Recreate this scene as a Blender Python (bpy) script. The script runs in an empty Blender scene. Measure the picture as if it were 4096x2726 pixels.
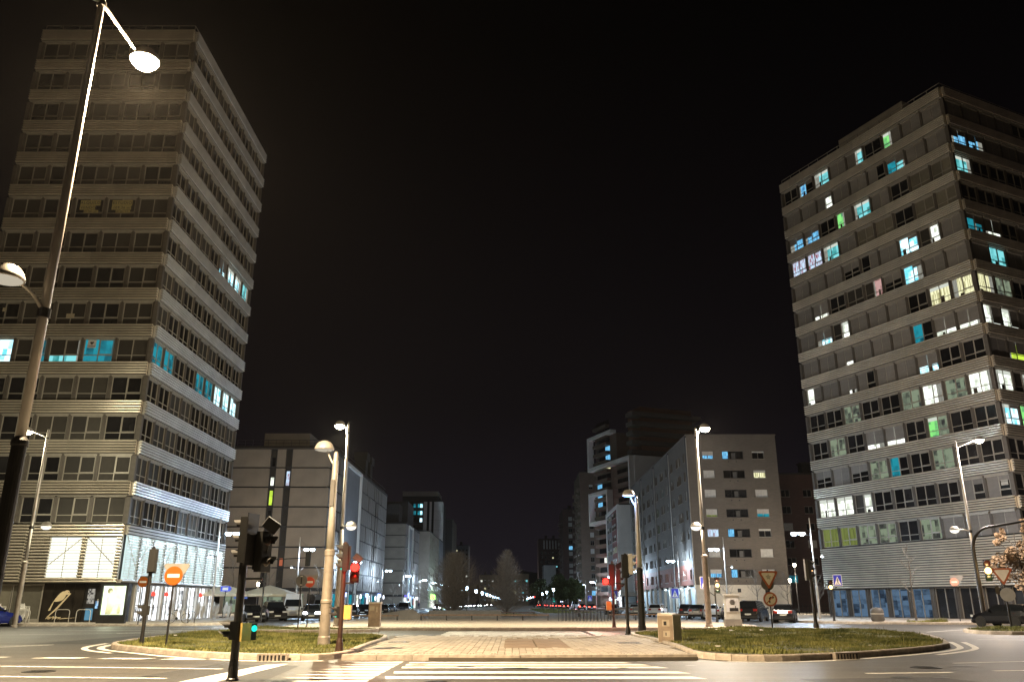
import bpy, bmesh, math, random
import numpy as np
from mathutils import Matrix, Vector
R = math.radians
rnd = random.Random(7)
scn = bpy.context.scene
COL = scn.collection

# ------------------------------------------------------------------ camera
cam = bpy.data.cameras.new('camera')
cam.sensor_width = 36.0
cam.lens = 28.68
cam.clip_start = 0.1
cam.clip_end = 5000
camo = bpy.data.objects.new('camera', cam)
COL.objects.link(camo)
camo.location = (0, 0, 1.5)
camo.rotation_euler = (R(90 + 17.83), 0, 0)
scn.camera = camo

# ------------------------------------------------------------------ night sky
world = bpy.data.worlds.new('World')
scn.world = world
world.use_nodes = True
wn = world.node_tree
bg = wn.nodes['Background']
tc = wn.nodes.new('ShaderNodeTexCoord')
sx = wn.nodes.new('ShaderNodeSeparateXYZ')
rp = wn.nodes.new('ShaderNodeValToRGB')
rp.color_ramp.elements[0].position = 0.0
rp.color_ramp.elements[0].color = (0.0044, 0.0034, 0.0056, 1)
rp.color_ramp.elements[1].position = 0.62
rp.color_ramp.elements[1].color = (0.0002, 0.00015, 0.0002, 1)
e_ = rp.color_ramp.elements.new(0.22)
e_.color = (0.0016, 0.0012, 0.0017, 1)
wn.links.new(tc.outputs['Generated'], sx.inputs[0])
wn.links.new(sx.outputs['Z'], rp.inputs[0])
wn.links.new(rp.outputs[0], bg.inputs['Color'])
bg.inputs['Strength'].default_value = 1.0

scn.view_settings.view_transform = 'Standard'
scn.view_settings.look = 'None'
scn.view_settings.exposure = 0.9
scn.view_settings.gamma = 1.0
scn.render.engine = 'CYCLES'
scn.cycles.max_bounces = 5
scn.cycles.diffuse_bounces = 2
scn.cycles.glossy_bounces = 3
scn.cycles.transmission_bounces = 3
scn.cycles.sample_clamp_indirect = 3.0
scn.cycles.sample_clamp_direct = 0.0
scn.cycles.use_denoising = True
scn.cycles.use_adaptive_sampling = False
scn.cycles.caustics_reflective = False
scn.cycles.caustics_refractive = False
LK = 1.0                                        # overall lamp power

# ------------------------------------------------------------------ helpers
class MB:
    def __init__(s): s.v = []; s.f = []; s.m = []
    def add(s, vs, fs, m=0):
        b = len(s.v); s.v += [tuple(x) for x in vs]
        s.f += [tuple(i + b for i in f) for f in fs]; s.m += [m] * len(fs)
    def box(s, x0, x1, y0, y1, z0, z1, m=0, M=None):
        vs = [(x0,y0,z0),(x1,y0,z0),(x1,y1,z0),(x0,y1,z0),(x0,y0,z1),(x1,y0,z1),(x1,y1,z1),(x0,y1,z1)]
        if M is not None: vs = [M @ Vector(v) for v in vs]
        s.add(vs, [(0,3,2,1),(4,5,6,7),(0,1,5,4),(1,2,6,5),(2,3,7,6),(3,0,4,7)], m)
    def tube(s, p0, p1, r0, r1=None, n=8, m=0, cap=True):
        r1 = r0 if r1 is None else r1
        p0 = Vector(p0); p1 = Vector(p1); d = (p1 - p0)
        if d.length < 1e-6: return
        d.normalize()
        a = d.orthogonal().normalized(); b = d.cross(a)
        vs = []
        for p, r in ((p0, r0), (p1, r1)):
            for i in range(n):
                t = 2 * math.pi * i / n
                vs.append(p + (a * math.cos(t) + b * math.sin(t)) * r)
        fs = [(i, (i+1) % n, n + (i+1) % n, n + i) for i in range(n)]
        if cap: fs += [tuple(range(n-1, -1, -1)), tuple(range(n, 2*n))]
        s.add(vs, fs, m)
    def path(s, pts, rs, n=8, m=0):
        """one continuous tube swept along the points"""
        if not hasattr(rs, '__len__'): rs = [rs] * len(pts)
        pts = [Vector(p) for p in pts]; a = None; vs = []; N = len(pts)
        for k, p in enumerate(pts):
            d = (pts[min(k+1, N-1)] - pts[max(k-1, 0)]).normalized()
            a = d.orthogonal().normalized() if a is None else (a - d * a.dot(d)).normalized()
            b = d.cross(a)
            for i in range(n):
                t = 2 * math.pi * i / n; vs.append(p + (a * math.cos(t) + b * math.sin(t)) * rs[k])
        fs = [(k*n+i, k*n+(i+1) % n, (k+1)*n+(i+1) % n, (k+1)*n+i) for k in range(N-1) for i in range(n)]
        fs += [tuple(range(n-1, -1, -1)), tuple((N-1)*n + i for i in range(n))]
        s.add(vs, fs, m)
    def lathe(s, prof, n=16, m=0, M=None):
        vs = []
        for r, z in prof:
            for i in range(n):
                t = 2 * math.pi * i / n
                v = Vector((r * math.cos(t), r * math.sin(t), z))
                vs.append(M @ v if M is not None else v)
        fs = []
        for k in range(len(prof) - 1):
            for i in range(n):
                fs.append((k*n+i, k*n+(i+1) % n, (k+1)*n+(i+1) % n, (k+1)*n+i))
        if prof[0][0] > 1e-4: fs.append(tuple(range(n-1, -1, -1)))
        if prof[-1][0] > 1e-4: fs.append(tuple((len(prof)-1)*n + i for i in range(n)))
        s.add(vs, fs, m)
    def prism(s, poly, z0, z1, m=0, M=None):
        n = len(poly)
        vs = [Vector((x, y, z0)) for x, y in poly] + [Vector((x, y, z1)) for x, y in poly]
        if M is not None: vs = [M @ v for v in vs]
        fs = [(i, (i+1) % n, n+(i+1) % n, n+i) for i in range(n)]
        fs += [tuple(range(n-1, -1, -1)), tuple(range(n, 2*n))]
        s.add(vs, fs, m)
    def quad(s, a, b, c, d, m=0): s.add([a, b, c, d], [(0, 1, 2, 3)], m)
    def poly(s, pts, m=0): s.add(pts, [tuple(range(len(pts)))], m)
    def mesh(s, name, mats, smooth=False):
        me = bpy.data.meshes.new(name)
        me.from_pydata(s.v, [], s.f)
        if not isinstance(mats, (list, tuple)): mats = [mats]
        for k in mats: me.materials.append(k)
        if len(mats) > 1: me.polygons.foreach_set('material_index', s.m)
        if smooth: me.polygons.foreach_set('use_smooth', [True] * len(s.f))
        me.update()
        return me
    def build(s, name, mats, parent=None, M=None, smooth=False):
        return put(name, s.mesh(name, mats, smooth), parent, M)

def put(name, me, parent=None, M=None):
    o = bpy.data.objects.new(name, me)
    COL.objects.link(o)
    if parent is not None: o.parent = parent
    if M is not None: o.matrix_basis = M
    return o
def tag(o, label=None, cat=None, group=None, kind=None):
    if label: o['label'] = label
    if cat: o['category'] = cat
    if group: o['group'] = group
    if kind: o['kind'] = kind
    return o
def thing(name, label, cat, loc=(0,0,0), rz=0.0, group=None):
    o = bpy.data.objects.new(name, None)
    COL.objects.link(o)
    o.empty_display_size = 0.3
    o.location = loc; o.rotation_euler = (0, 0, rz)
    return tag(o, label, cat, group)
def structure(o, label=None):
    return tag(o, label, None, None, 'structure')
def kids(o): return [c for c in o.children]
def dup(root, loc, rz, label, group=None):
    r = root.copy(); COL.objects.link(r)
    r.location = loc; r.rotation_euler = (0, 0, rz); r['label'] = label
    if group: r['group'] = group
    for ch in kids(root):
        c = ch.copy(); COL.objects.link(c); c.parent = r
        for g in kids(ch):
            d = g.copy(); COL.objects.link(d); d.parent = c
    return r
def T(x, y, z): return Matrix.Translation((x, y, z))
def RZ(a): return Matrix.Rotation(a, 4, 'Z')
def RX(a): return Matrix.Rotation(a, 4, 'X')
def RY(a): return Matrix.Rotation(a, 4, 'Y')
def lamp(name, loc, power, color, parent=None, radius=0.12, spot=None):
    l = bpy.data.lights.new(name, 'SPOT' if spot else 'POINT')
    l.energy = power * LK; l.color = color; l.shadow_soft_size = radius
    if spot: l.spot_size = R(spot); l.spot_blend = 0.6
    o = bpy.data.objects.new(name, l); COL.objects.link(o)
    o.location = loc
    if parent is not None: o.parent = parent
    return o

# ------------------------------------------------------------------ materials
def mat(name, col, rough=0.6, metal=0.0, var=0.12, scale=3.0, bump=0.0, bscale=40.0, spec=0.5, col2=None, detail=4.0, rand=0.0):
    m = bpy.data.materials.new(name); m.use_nodes = True
    nt = m.node_tree; b = nt.nodes['Principled BSDF']
    b.inputs['Roughness'].default_value = rough
    b.inputs['Metallic'].default_value = metal
    b.inputs['Specular IOR Level'].default_value = spec
    c = Vector(col)
    lo = c * (1 - var); hi = Vector(col2) if col2 else c * (1 + var)
    tcn = nt.nodes.new('ShaderNodeTexCoord')
    nz = nt.nodes.new('ShaderNodeTexNoise')
    nz.inputs['Scale'].default_value = scale; nz.inputs['Detail'].default_value = detail
    nt.links.new(tcn.outputs['Object'], nz.inputs['Vector'])
    rm = nt.nodes.new('ShaderNodeValToRGB')
    rm.color_ramp.elements[0].position = 0.32; rm.color_ramp.elements[0].color = (*lo, 1)
    rm.color_ramp.elements[1].position = 0.68; rm.color_ramp.elements[1].color = (*hi, 1)
    nt.links.new(nz.outputs['Fac'], rm.inputs[0])
    out = rm.outputs[0]
    if rand > 0:
        oi = nt.nodes.new('ShaderNodeObjectInfo')
        hs = nt.nodes.new('ShaderNodeHueSaturation')
        mr = nt.nodes.new('ShaderNodeMapRange')
        mr.inputs['To Min'].default_value = 1 - rand; mr.inputs['To Max'].default_value = 1 + rand
        nt.links.new(oi.outputs['Random'], mr.inputs['Value'])
        nt.links.new(mr.outputs[0], hs.inputs['Value'])
        nt.links.new(out, hs.inputs['Color']); out = hs.outputs[0]
    nt.links.new(out, b.inputs['Base Color'])
    if bump > 0:
        n2 = nt.nodes.new('ShaderNodeTexNoise'); n2.inputs['Scale'].default_value = bscale
        n2.inputs['Detail'].default_value = 3
        nt.links.new(tcn.outputs['Object'], n2.inputs['Vector'])
        bp = nt.nodes.new('ShaderNodeBump'); bp.inputs['Strength'].default_value = bump
        bp.inputs['Distance'].default_value = 0.02
        nt.links.new(n2.outputs['Fac'], bp.inputs['Height'])
        nt.links.new(bp.outputs[0], b.inputs['Normal'])
    return m
def emit(name, col, strength, col2=None, scale=1.4, stretch=(1,1,1), depth=0.6):
    m = bpy.data.materials.new(name); m.use_nodes = True
    nt = m.node_tree; nt.nodes.remove(nt.nodes['Principled BSDF'])
    e = nt.nodes.new('ShaderNodeEmission'); out = nt.nodes['Material Output']
    nt.links.new(e.outputs[0], out.inputs[0])
    e.inputs['Color'].default_value = (*col, 1); e.inputs['Strength'].default_value = strength
    if col2 is not None:
        tcn = nt.nodes.new('ShaderNodeTexCoord'); oi = nt.nodes.new('ShaderNodeObjectInfo')
        mp = nt.nodes.new('ShaderNodeMapping'); mp.inputs['Scale'].default_value = stretch
        ml = nt.nodes.new('ShaderNodeMath'); ml.operation = 'MULTIPLY'; ml.inputs[1].default_value = 37.0
        cb = nt.nodes.new('ShaderNodeCombineXYZ')
        nt.links.new(oi.outputs['Random'], ml.inputs[0])
        for k in range(3): nt.links.new(ml.outputs[0], cb.inputs[k])
        nt.links.new(cb.outputs[0], mp.inputs['Location'])
        nt.links.new(tcn.outputs['Object'], mp.inputs['Vector'])
        vz = nt.nodes.new('ShaderNodeVectorMath'); vz.operation = 'SNAP'; vz.inputs[1].default_value = (0.62/scale, 50, 0.85/scale)
        wh = nt.nodes.new('ShaderNodeTexWhiteNoise'); wh.noise_dimensions = '3D'
        nt.links.new(vz.outputs[0], wh.inputs['Vector'])
        nz = nt.nodes.new('ShaderNodeTexNoise'); nz.inputs['Scale'].default_value = scale * 2
        nt.links.new(mp.outputs[0], vz.inputs[0]); nt.links.new(mp.outputs[0], nz.inputs['Vector'])
        mx = nt.nodes.new('ShaderNodeMath'); mx.operation = 'MULTIPLY_ADD'; mx.inputs[1].default_value = depth
        nt.links.new(wh.outputs['Value'], mx.inputs[0])
        sb = nt.nodes.new('ShaderNodeMath'); sb.operation = 'MULTIPLY'; sb.inputs[1].default_value = 0.5
        nt.links.new(nz.outputs['Fac'], sb.inputs[0]); nt.links.new(sb.outputs[0], mx.inputs[2])
        cr = nt.nodes.new('ShaderNodeValToRGB')
        cr.color_ramp.elements[0].position = 0.25; cr.color_ramp.elements[0].color = (*col2, 1)
        cr.color_ramp.elements[1].position = 0.62; cr.color_ramp.elements[1].color = (*col, 1)
        nt.links.new(mx.outputs[0], cr.inputs[0]); nt.links.new(cr.outputs[0], e.inputs['Color'])
    return m
def bricky(name, c1, c2, mortar, sx_, sy_, rough=0.75, axes='XZ'):
    m = bpy.data.materials.new(name); m.use_nodes = True
    nt = m.node_tree; b = nt.nodes['Principled BSDF']; b.inputs['Roughness'].default_value = rough
    tcn = nt.nodes.new('ShaderNodeTexCoord'); sp = nt.nodes.new('ShaderNodeSeparateXYZ'); cb = nt.nodes.new('ShaderNodeCombineXYZ')
    nt.links.new(tcn.outputs['Object'], sp.inputs[0])
    nt.links.new(sp.outputs[axes[0]], cb.inputs[0]); nt.links.new(sp.outputs[axes[1]], cb.inputs[1])
    br = nt.nodes.new('ShaderNodeTexBrick')
    br.inputs['Color1'].default_value = (*c1, 1); br.inputs['Color2'].default_value = (*c2, 1)
    br.inputs['Mortar'].default_value = (*mortar, 1); br.inputs['Scale'].default_value = 1.0
    br.inputs['Brick Width'].default_value = sx_; br.inputs['Row Height'].default_value = sy_
    br.inputs['Mortar Size'].default_value = min(sx_, sy_) * 0.06
    nt.links.new(cb.outputs[0], br.inputs['Vector'])
    nz = nt.nodes.new('ShaderNodeTexNoise'); nz.inputs['Scale'].default_value = 0.35; nz.inputs['Detail'].default_value = 5
    nt.links.new(tcn.outputs['Object'], nz.inputs['Vector'])
    mp = nt.nodes.new('ShaderNodeMapRange'); mp.inputs['To Min'].default_value = 0.72; mp.inputs['To Max'].default_value = 1.25
    nt.links.new(nz.outputs['Fac'], mp.inputs[0])
    hs = nt.nodes.new('ShaderNodeHueSaturation'); nt.links.new(mp.outputs[0], hs.inputs['Value'])
    nt.links.new(br.outputs['Color'], hs.inputs['Color']); nt.links.new(hs.outputs[0], b.inputs['Base Color'])
    bp = nt.nodes.new('ShaderNodeBump'); bp.inputs['Strength'].default_value = 0.4; bp.inputs['Distance'].default_value = 0.01
    nt.links.new(br.outputs['Fac'], bp.inputs['Height']); bp.invert = True
    nt.links.new(bp.outputs[0], b.inputs['Normal'])
    return m
def asphalt_mat():
    m = bpy.data.materials.new('asphalt'); m.use_nodes = True
    nt = m.node_tree; b = nt.nodes['Principled BSDF']
    tcn = nt.nodes.new('ShaderNodeTexCoord')
    def nz(sc, dt):
        n = nt.nodes.new('ShaderNodeTexNoise'); n.inputs['Scale'].default_value = sc; n.inputs['Detail'].default_value = dt
        nt.links.new(tcn.outputs['Object'], n.inputs['Vector']); return n
    big = nz(0.22, 6); fine = nz(9.0, 4); grain = nz(42.0, 2)
    mp = nt.nodes.new('ShaderNodeMapping'); mp.inputs['Scale'].default_value = (0.05, 1.3, 1)
    nt.links.new(tcn.outputs['Object'], mp.inputs['Vector'])
    tr = nt.nodes.new('ShaderNodeTexNoise'); tr.inputs['Scale'].default_value = 1.0; tr.inputs['Detail'].default_value = 3
    nt.links.new(mp.outputs[0], tr.inputs['Vector'])
    r1 = nt.nodes.new('ShaderNodeValToRGB')
    r1.color_ramp.elements[0].position = 0.3; r1.color_ramp.elements[0].color = (0.040, 0.039, 0.037, 1)
    r1.color_ramp.elements[1].position = 0.75; r1.color_ramp.elements[1].color = (0.082, 0.079, 0.075, 1)
    nt.links.new(big.outputs['Fac'], r1.inputs[0])
    mul = nt.nodes.new('ShaderNodeMix'); mul.data_type = 'RGBA'; mul.blend_type = 'MULTIPLY'; mul.inputs[0].default_value = 1.0
    r2 = nt.nodes.new('ShaderNodeValToRGB')
    r2.color_ramp.elements[0].position = 0.30; r2.color_ramp.elements[0].color = (0.45, 0.45, 0.45, 1)
    r2.color_ramp.elements[1].position = 0.72; r2.color_ramp.elements[1].color = (1.6, 1.55, 1.5, 1)
    ad = nt.nodes.new('ShaderNodeMath'); ad.operation = 'ADD'
    h1 = nt.nodes.new('ShaderNodeMath'); h1.operation = 'MULTIPLY'; h1.inputs[1].default_value = 0.5
    h2 = nt.nodes.new('ShaderNodeMath'); h2.operation = 'MULTIPLY'; h2.inputs[1].default_value = 0.5
    nt.links.new(fine.outputs['Fac'], h1.inputs[0]); nt.links.new(grain.outputs['Fac'], h2.inputs[0])
    nt.links.new(h1.outputs[0], ad.inputs[0]); nt.links.new(h2.outputs[0], ad.inputs[1])
    nt.links.new(ad.outputs[0], r2.inputs[0])
    nt.links.new(r1.outputs[0], mul.inputs[6]); nt.links.new(r2.outputs[0], mul.inputs[7])
    m2 = nt.nodes.new('ShaderNodeMix'); m2.data_type = 'RGBA'; m2.blend_type = 'MULTIPLY'; m2.inputs[0].default_value = 0.75
    r3 = nt.nodes.new('ShaderNodeValToRGB')
    r3.color_ramp.elements[0].position = 0.35; r3.color_ramp.elements[0].color = (0.6, 0.6, 0.6, 1)
    r3.color_ramp.elements[1].position = 0.65; r3.color_ramp.elements[1].color = (1.25, 1.22, 1.15, 1)
    nt.links.new(tr.outputs['Fac'], r3.inputs[0])
    nt.links.new(mul.outputs[2], m2.inputs[6]); nt.links.new(r3.outputs[0], m2.inputs[7])
    nt.links.new(m2.outputs[2], b.inputs['Base Color'])
    b.inputs['Roughness'].default_value = 0.52
    bp = nt.nodes.new('ShaderNodeBump'); bp.inputs['Strength'].default_value = 0.7; bp.inputs['Distance'].default_value = 0.012
    nt.links.new(grain.outputs['Fac'], bp.inputs['Height']); nt.links.new(bp.outputs[0], b.inputs['Normal'])
    return m

ASPH = asphalt_mat()
PAINT = mat('road_paint', (0.72, 0.70, 0.66), 0.6, var=0.22, scale=6, bump=0.3, bscale=60)
KERB = mat('kerb_concrete', (0.40, 0.35, 0.30), 0.8, var=0.25, scale=5, bump=0.4, bscale=25, rand=0.12)
PAVER = mat('paver', (0.33, 0.29, 0.24), 0.75, var=0.2, scale=2.5, bump=0.3, bscale=30, rand=0.14)
PLAZA = bricky('plaza_paving', (0.42, 0.35, 0.27), (0.36, 0.30, 0.23), (0.16, 0.13, 0.10), 0.24, 1.2, axes='XY')
SLABM = mat('sidewalk_paving', (0.38, 0.33, 0.27), 0.8, var=0.2, scale=0.8, bump=0.2)
BROWNSLAB = mat('brown_slab', (0.20, 0.14, 0.09), 0.7, var=0.2, scale=2)
SOIL = mat('soil', (0.075, 0.08, 0.03), 0.95, var=0.4, scale=3)
GRASS = mat('grass_blade', (0.085, 0.125, 0.025), 0.75, var=0.5, scale=0.7, col2=(0.27, 0.26, 0.09), spec=0.2)
DARKMETAL = mat('dark_metal', (0.022, 0.021, 0.021), 0.42, 0.3, var=0.2)
BLACKPL = mat('black_plastic', (0.012, 0.012, 0.012), 0.6, var=0.2, spec=0.3)
GREYPOLE = mat('grey_pole_paint', (0.50, 0.47, 0.43), 0.38, 0.4, var=0.12, scale=2)
POLEBASE = mat('pole_base_paint', (0.30, 0.26, 0.22), 0.5, 0.3, var=0.2, scale=3)
LAMPSHELL = mat('lamp_shell', (0.55, 0.52, 0.47), 0.35, 0.3, var=0.08)
CLAD = mat('corrugated_cladding', (0.62, 0.555, 0.455), 0.38, 0.6, var=0.14, scale=0.5, rand=0.10)
CLADW = mat('corrugated_cladding_side', (0.64, 0.62, 0.58), 0.38, 0.6, var=0.14, scale=0.5, rand=0.10)
FRAME = mat('window_frame_grey', (0.29, 0.27, 0.235), 0.45, 0.2, var=0.08)
GROOVE_SHADE = mat('groove_shade', (0.055, 0.05, 0.043), .8)  # shade of the cladding troughs, put into the groove colour
PILLAR = mat('facade_pillar', (0.085, 0.075, 0.065), 0.6, 0.1, var=0.15)
GLASS = mat('dark_glass', (0.012, 0.012, 0.013), 0.12, 0.0, var=0.3, scale=0.4, spec=0.5, rand=0.5)
BLINDG = mat('drawn_blind', (0.12, 0.11, 0.085), 0.8, var=0.1, rand=0.35)
BLINDD = mat('dark_blind', (0.022, 0.019, 0.015), 0.7, var=0.15, rand=0.5)
SHUT = mat('roller_shutter', (0.15, 0.14, 0.13), 0.6, var=0.08, rand=0.15)
CORE = mat('building_core', (0.03, 0.028, 0.026), 0.9)
ROOFM = mat('roof_dark', (0.05, 0.045, 0.042), 0.9)
WHITEP = mat('white_plastic', (0.62, 0.60, 0.56), 0.5)
RED = mat('sign_red', (0.50, 0.055, 0.02), 0.45, var=0.05)
ORANGE = mat('sign_orange_red', (0.34, 0.085, 0.006), 0.45, var=0.05)
SIGNW = mat('sign_white', (0.70, 0.67, 0.62), 0.45, var=0.04)
SIGNB = mat('sign_blue', (0.02, 0.03, 0.35), 0.45, var=0.05)
SIGNBACK = mat('sign_back', (0.09, 0.085, 0.08), 0.6)
SIGNGREY = mat('sign_pale_back', (0.25, 0.238, 0.22), 0.5)
BLACK = mat('black_paint', (0.012, 0.011, 0.012), 0.5)
YELLOWBOX = mat('yellow_housing', (0.50, 0.36, 0.10), 0.5)
CABW = mat('cabinet_beige', (0.58, 0.52, 0.44), 0.6, var=0.12)
CABB = mat('cabinet_brown', (0.27, 0.21, 0.155), 0.6, var=0.2)
CABG = mat('cabinet_grey', (0.40, 0.40, 0.38), 0.55, var=0.1)
WOODB = mat('bench_timber', (0.13, 0.075, 0.045), 0.6, var=0.3, scale=4)
CONC = mat('concrete', (0.17, 0.16, 0.15), 0.8, var=0.2, scale=1)
CANVAS = mat('parasol_canvas', (0.66, 0.56, 0.38), 0.8, var=0.06)
REDCLOTH = mat('red_cloth', (0.35, 0.02, 0.03), 0.8)
BARK = mat('bark', (0.085, 0.07, 0.055), 0.9, var=0.3)
TWIG = mat('twig', (0.23, 0.21, 0.185), 0.9, var=0.3)
TWIGD = mat('dark_twig', (0.17, 0.15, 0.125), 0.9, var=0.3)
LEAFG = mat('leaf_green', (0.035, 0.06, 0.018), 0.7, var=0.5, scale=1.5, col2=(0.075, 0.10, 0.03))
LEAFT = mat('leaf_dry', (0.24, 0.16, 0.09), 0.7, var=0.4, scale=1.5)
TYRE = mat('tyre', (0.01, 0.01, 0.01), 0.8)
RIM = mat('wheel_rim', (0.45, 0.45, 0.45), 0.3, 0.8)
CARGLASS = mat('car_glass', (0.010, 0.012, 0.014), 0.05, spec=0.8)
HEADOFF = mat('headlight_glass', (0.55, 0.55, 0.55), 0.1, 0.3)
TAILOFF = mat('tail_light_glass', (0.28, 0.015, 0.012), 0.15)
PLATE = mat('number_plate', (0.65, 0.65, 0.60), 0.5)
STOREB = mat('black_shopfront', (0.016, 0.013, 0.010), 0.3, var=0.5, scale=1.2)
BIRD = mat('bird_sticker', (0.60, 0.50, 0.32), 0.6, var=0.03)
B1PAN = mat('ribbed_panel', (0.235, 0.20, 0.16), 0.7, var=0.14, scale=0.35, bump=0.25, bscale=6, rand=0.06)
B1SIDE = mat('ribbed_panel_pale', (0.23, 0.21, 0.19), 0.7, var=0.1, scale=0.5)
B1GREY = mat('grey_render', (0.24, 0.25, 0.27), 0.8, var=0.08, scale=0.4)
DARKBAND = mat('dark_joint_band', (0.020, 0.020, 0.022), 0.7)
C1W = bricky('grey_brick', (0.155, 0.13, 0.108), (0.13, 0.11, 0.09), (0.095, 0.08, 0.07), 0.5, 0.14)
C1S = bricky('grey_brick_side', (0.15, 0.135, 0.12), (0.13, 0.118, 0.105), (0.09, 0.083, 0.075), 0.5, 0.14, axes='XZ')
RED_GLOW_BRICK = bricky('red_glow_brick', (0.26, 0.09, 0.06), (0.21, 0.07, 0.05), (0.16, 0.11, 0.09), 0.5, 0.14)  # red glow on the lowest side storey, put into the brick colour
BRNBRICK = bricky('brown_brick', (0.17, 0.115, 0.085), (0.14, 0.095, 0.07), (0.11, 0.085, 0.07), 0.5, 0.14)
DKBRICK = bricky('dark_red_brick', (0.12, 0.065, 0.055), (0.10, 0.055, 0.048), (0.07, 0.055, 0.05), 0.5, 0.14)
C1BASE = mat('cream_plinth', (0.62, 0.56, 0.47), 0.7, var=0.06)
WHITEW = mat('white_render', (0.72, 0.70, 0.66), 0.7, var=0.06, scale=0.4)
BEIGEW = mat('beige_render', (0.30, 0.26, 0.21), 0.8, var=0.1, scale=0.4)
REDPAN = mat('red_panel', (0.16, 0.02, 0.018), 0.6, var=0.1)
BLIND_OUT = mat('closed_white_blind', (0.50, 0.48, 0.45), 0.6, rand=0.1)
SHUTBLUE = mat('pale_shutter', (0.46, 0.55, 0.60), 0.6, var=0.06)
HILLM = mat('hill_forest', (0.012, 0.014, 0.010), 0.95, var=0.4, scale=0.02)

L_WHITE = emit('lit_white', (0.92, 0.98, 0.88), 0.95, (0.34, 0.38, 0.30), 1.5)
L_CYAN = emit('lit_cyan', (0.24, 0.76, 0.80), 0.55, (0.04, 0.30, 0.30), 1.2)
L_BLUE = emit('lit_blue', (0.22, 0.66, 1.0), 0.55, (0.02, 0.10, 0.30), 3.0, (3, 1, 0.6))
L_BRIGHTC = emit('lit_cool_white', (0.62, 0.92, 1.0), 1.05, (0.10, 0.45, 0.58), 1.6)
L_TEAL = emit('lit_teal', (0.02, 0.36, 0.46), 0.40, (0.01, 0.08, 0.11), 1.0)
L_GREEN = emit('lit_green', (0.30, 0.95, 0.25), 0.5, (0.10, 0.30, 0.16), 1.5)
L_LIME = emit('lit_lime', (0.66, 0.92, 0.08), 0.55, (0.40, 0.60, 0.06), 1.0)
L_OLIVE = emit('lit_olive', (0.30, 0.36, 0.10), 0.32, (0.14, 0.18, 0.05), 1.0, (4, 1, 0.5))
L_YEL = emit('lit_warm', (0.92, 0.90, 0.55), 0.62, (0.30, 0.28, 0.12), 2.0, (3, 1, 0.4))
L_PINK = emit('lit_pink', (0.75, 0.45, 0.42), 0.4, (0.16, 0.07, 0.06), 1.2)
L_CURT = emit('lit_curtain', (0.55, 0.75, 0.95), 0.6, (0.30, 0.07, 0.09), 2.4, (2.5, 1, 0.8))
L_DIM = emit('lit_dim', (0.13, 0.16, 0.11), 0.9, (0.02, 0.02, 0.02), 1.5)
L_AMBER = emit('lit_amber', (1.0, 0.62, 0.25), 1.1, (0.5, 0.25, 0.08), 2.0)
L_SHOP = emit('shop_interior', (0.92, 0.97, 1.0), 1.1, (0.03, 0.03, 0.035), 1.6, (1.0, 1, 1.3), 0.9)
L_BACK = emit('backlit_cladding', (0.94, 1.0, 0.88), 0.85)
L_BACKC = emit('backlit_cladding_cool', (0.80, 1.0, 0.98), 0.50)
E_WARM = emit('lamp_glow_warm', (1.0, 0.88, 0.66), 60)
E_YEL = emit('lamp_glow_yellow', (1.0, 0.95, 0.62), 60)
E_COOL = emit('lamp_glow_cool', (0.55, 0.77, 1.0), 30)
E_BLUE = emit('lamp_glow_blue', (0.20, 0.42, 1.0), 4.0)
E_PALE = emit('lamp_lens_pale', (1.0, 0.92, 0.78), 0.9)
E_OFF = emit('unlit_lens_glow', (1.0, 0.88, 0.68), 0.28)  # unlit lens: light falling on it is put in as a faint glow
E_RED = emit('signal_red', (1.0, 0.03, 0.02), 6)
E_REDC = emit('signal_red_core', (1.0, 0.018, 0.012), 5)
E_GREEN = emit('signal_green', (0.02, 0.9, 0.66), .7)
E_AMBER = emit('signal_amber', (1.0, 0.55, 0.16), 5)
E_HEAD = emit('headlight_on', (0.85, 0.93, 1.0), 40)
E_TAIL = emit('tail_light_on', (1.0, 0.06, 0.04), 9)
E_SIGNG = emit('shop_sign_green', (0.30, 1.0, 0.12), 5)
E_SIGNB = emit('shop_sign_blue', (0.30, 0.45, 1.0), 3)
E_SIGNW = emit('shop_sign_white', (0.85, 0.90, 1.0), 3)
E_POSTER = emit('poster_light', (0.86, 1.0, 0.72), 1.15, (0.62, 0.80, 0.35), 0.9)

def text(name, body, size, m, M, parent, align='CENTER', spacing=1.0):
    c = bpy.data.curves.new(name, 'FONT'); c.body = body; c.size = size
    c.align_x = align; c.align_y = 'CENTER'; c.extrude = 0.004; c.space_character = spacing
    c.materials.append(m)
    tmp = bpy.data.objects.new('temp', c)
    me = bpy.data.meshes.new_from_object(tmp)
    bpy.data.objects.remove(tmp)
    me.name = name
    if not me.materials: me.materials.append(m)
    return put(name, me, parent, M @ RX(R(90)))

# ------------------------------------------------------------------ ground, roads
g = MB(); g.quad((-900,-200,0),(900,-200,0),(900,2500,0),(-900,2500,0))
structure(g.build('road', ASPH))

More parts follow.
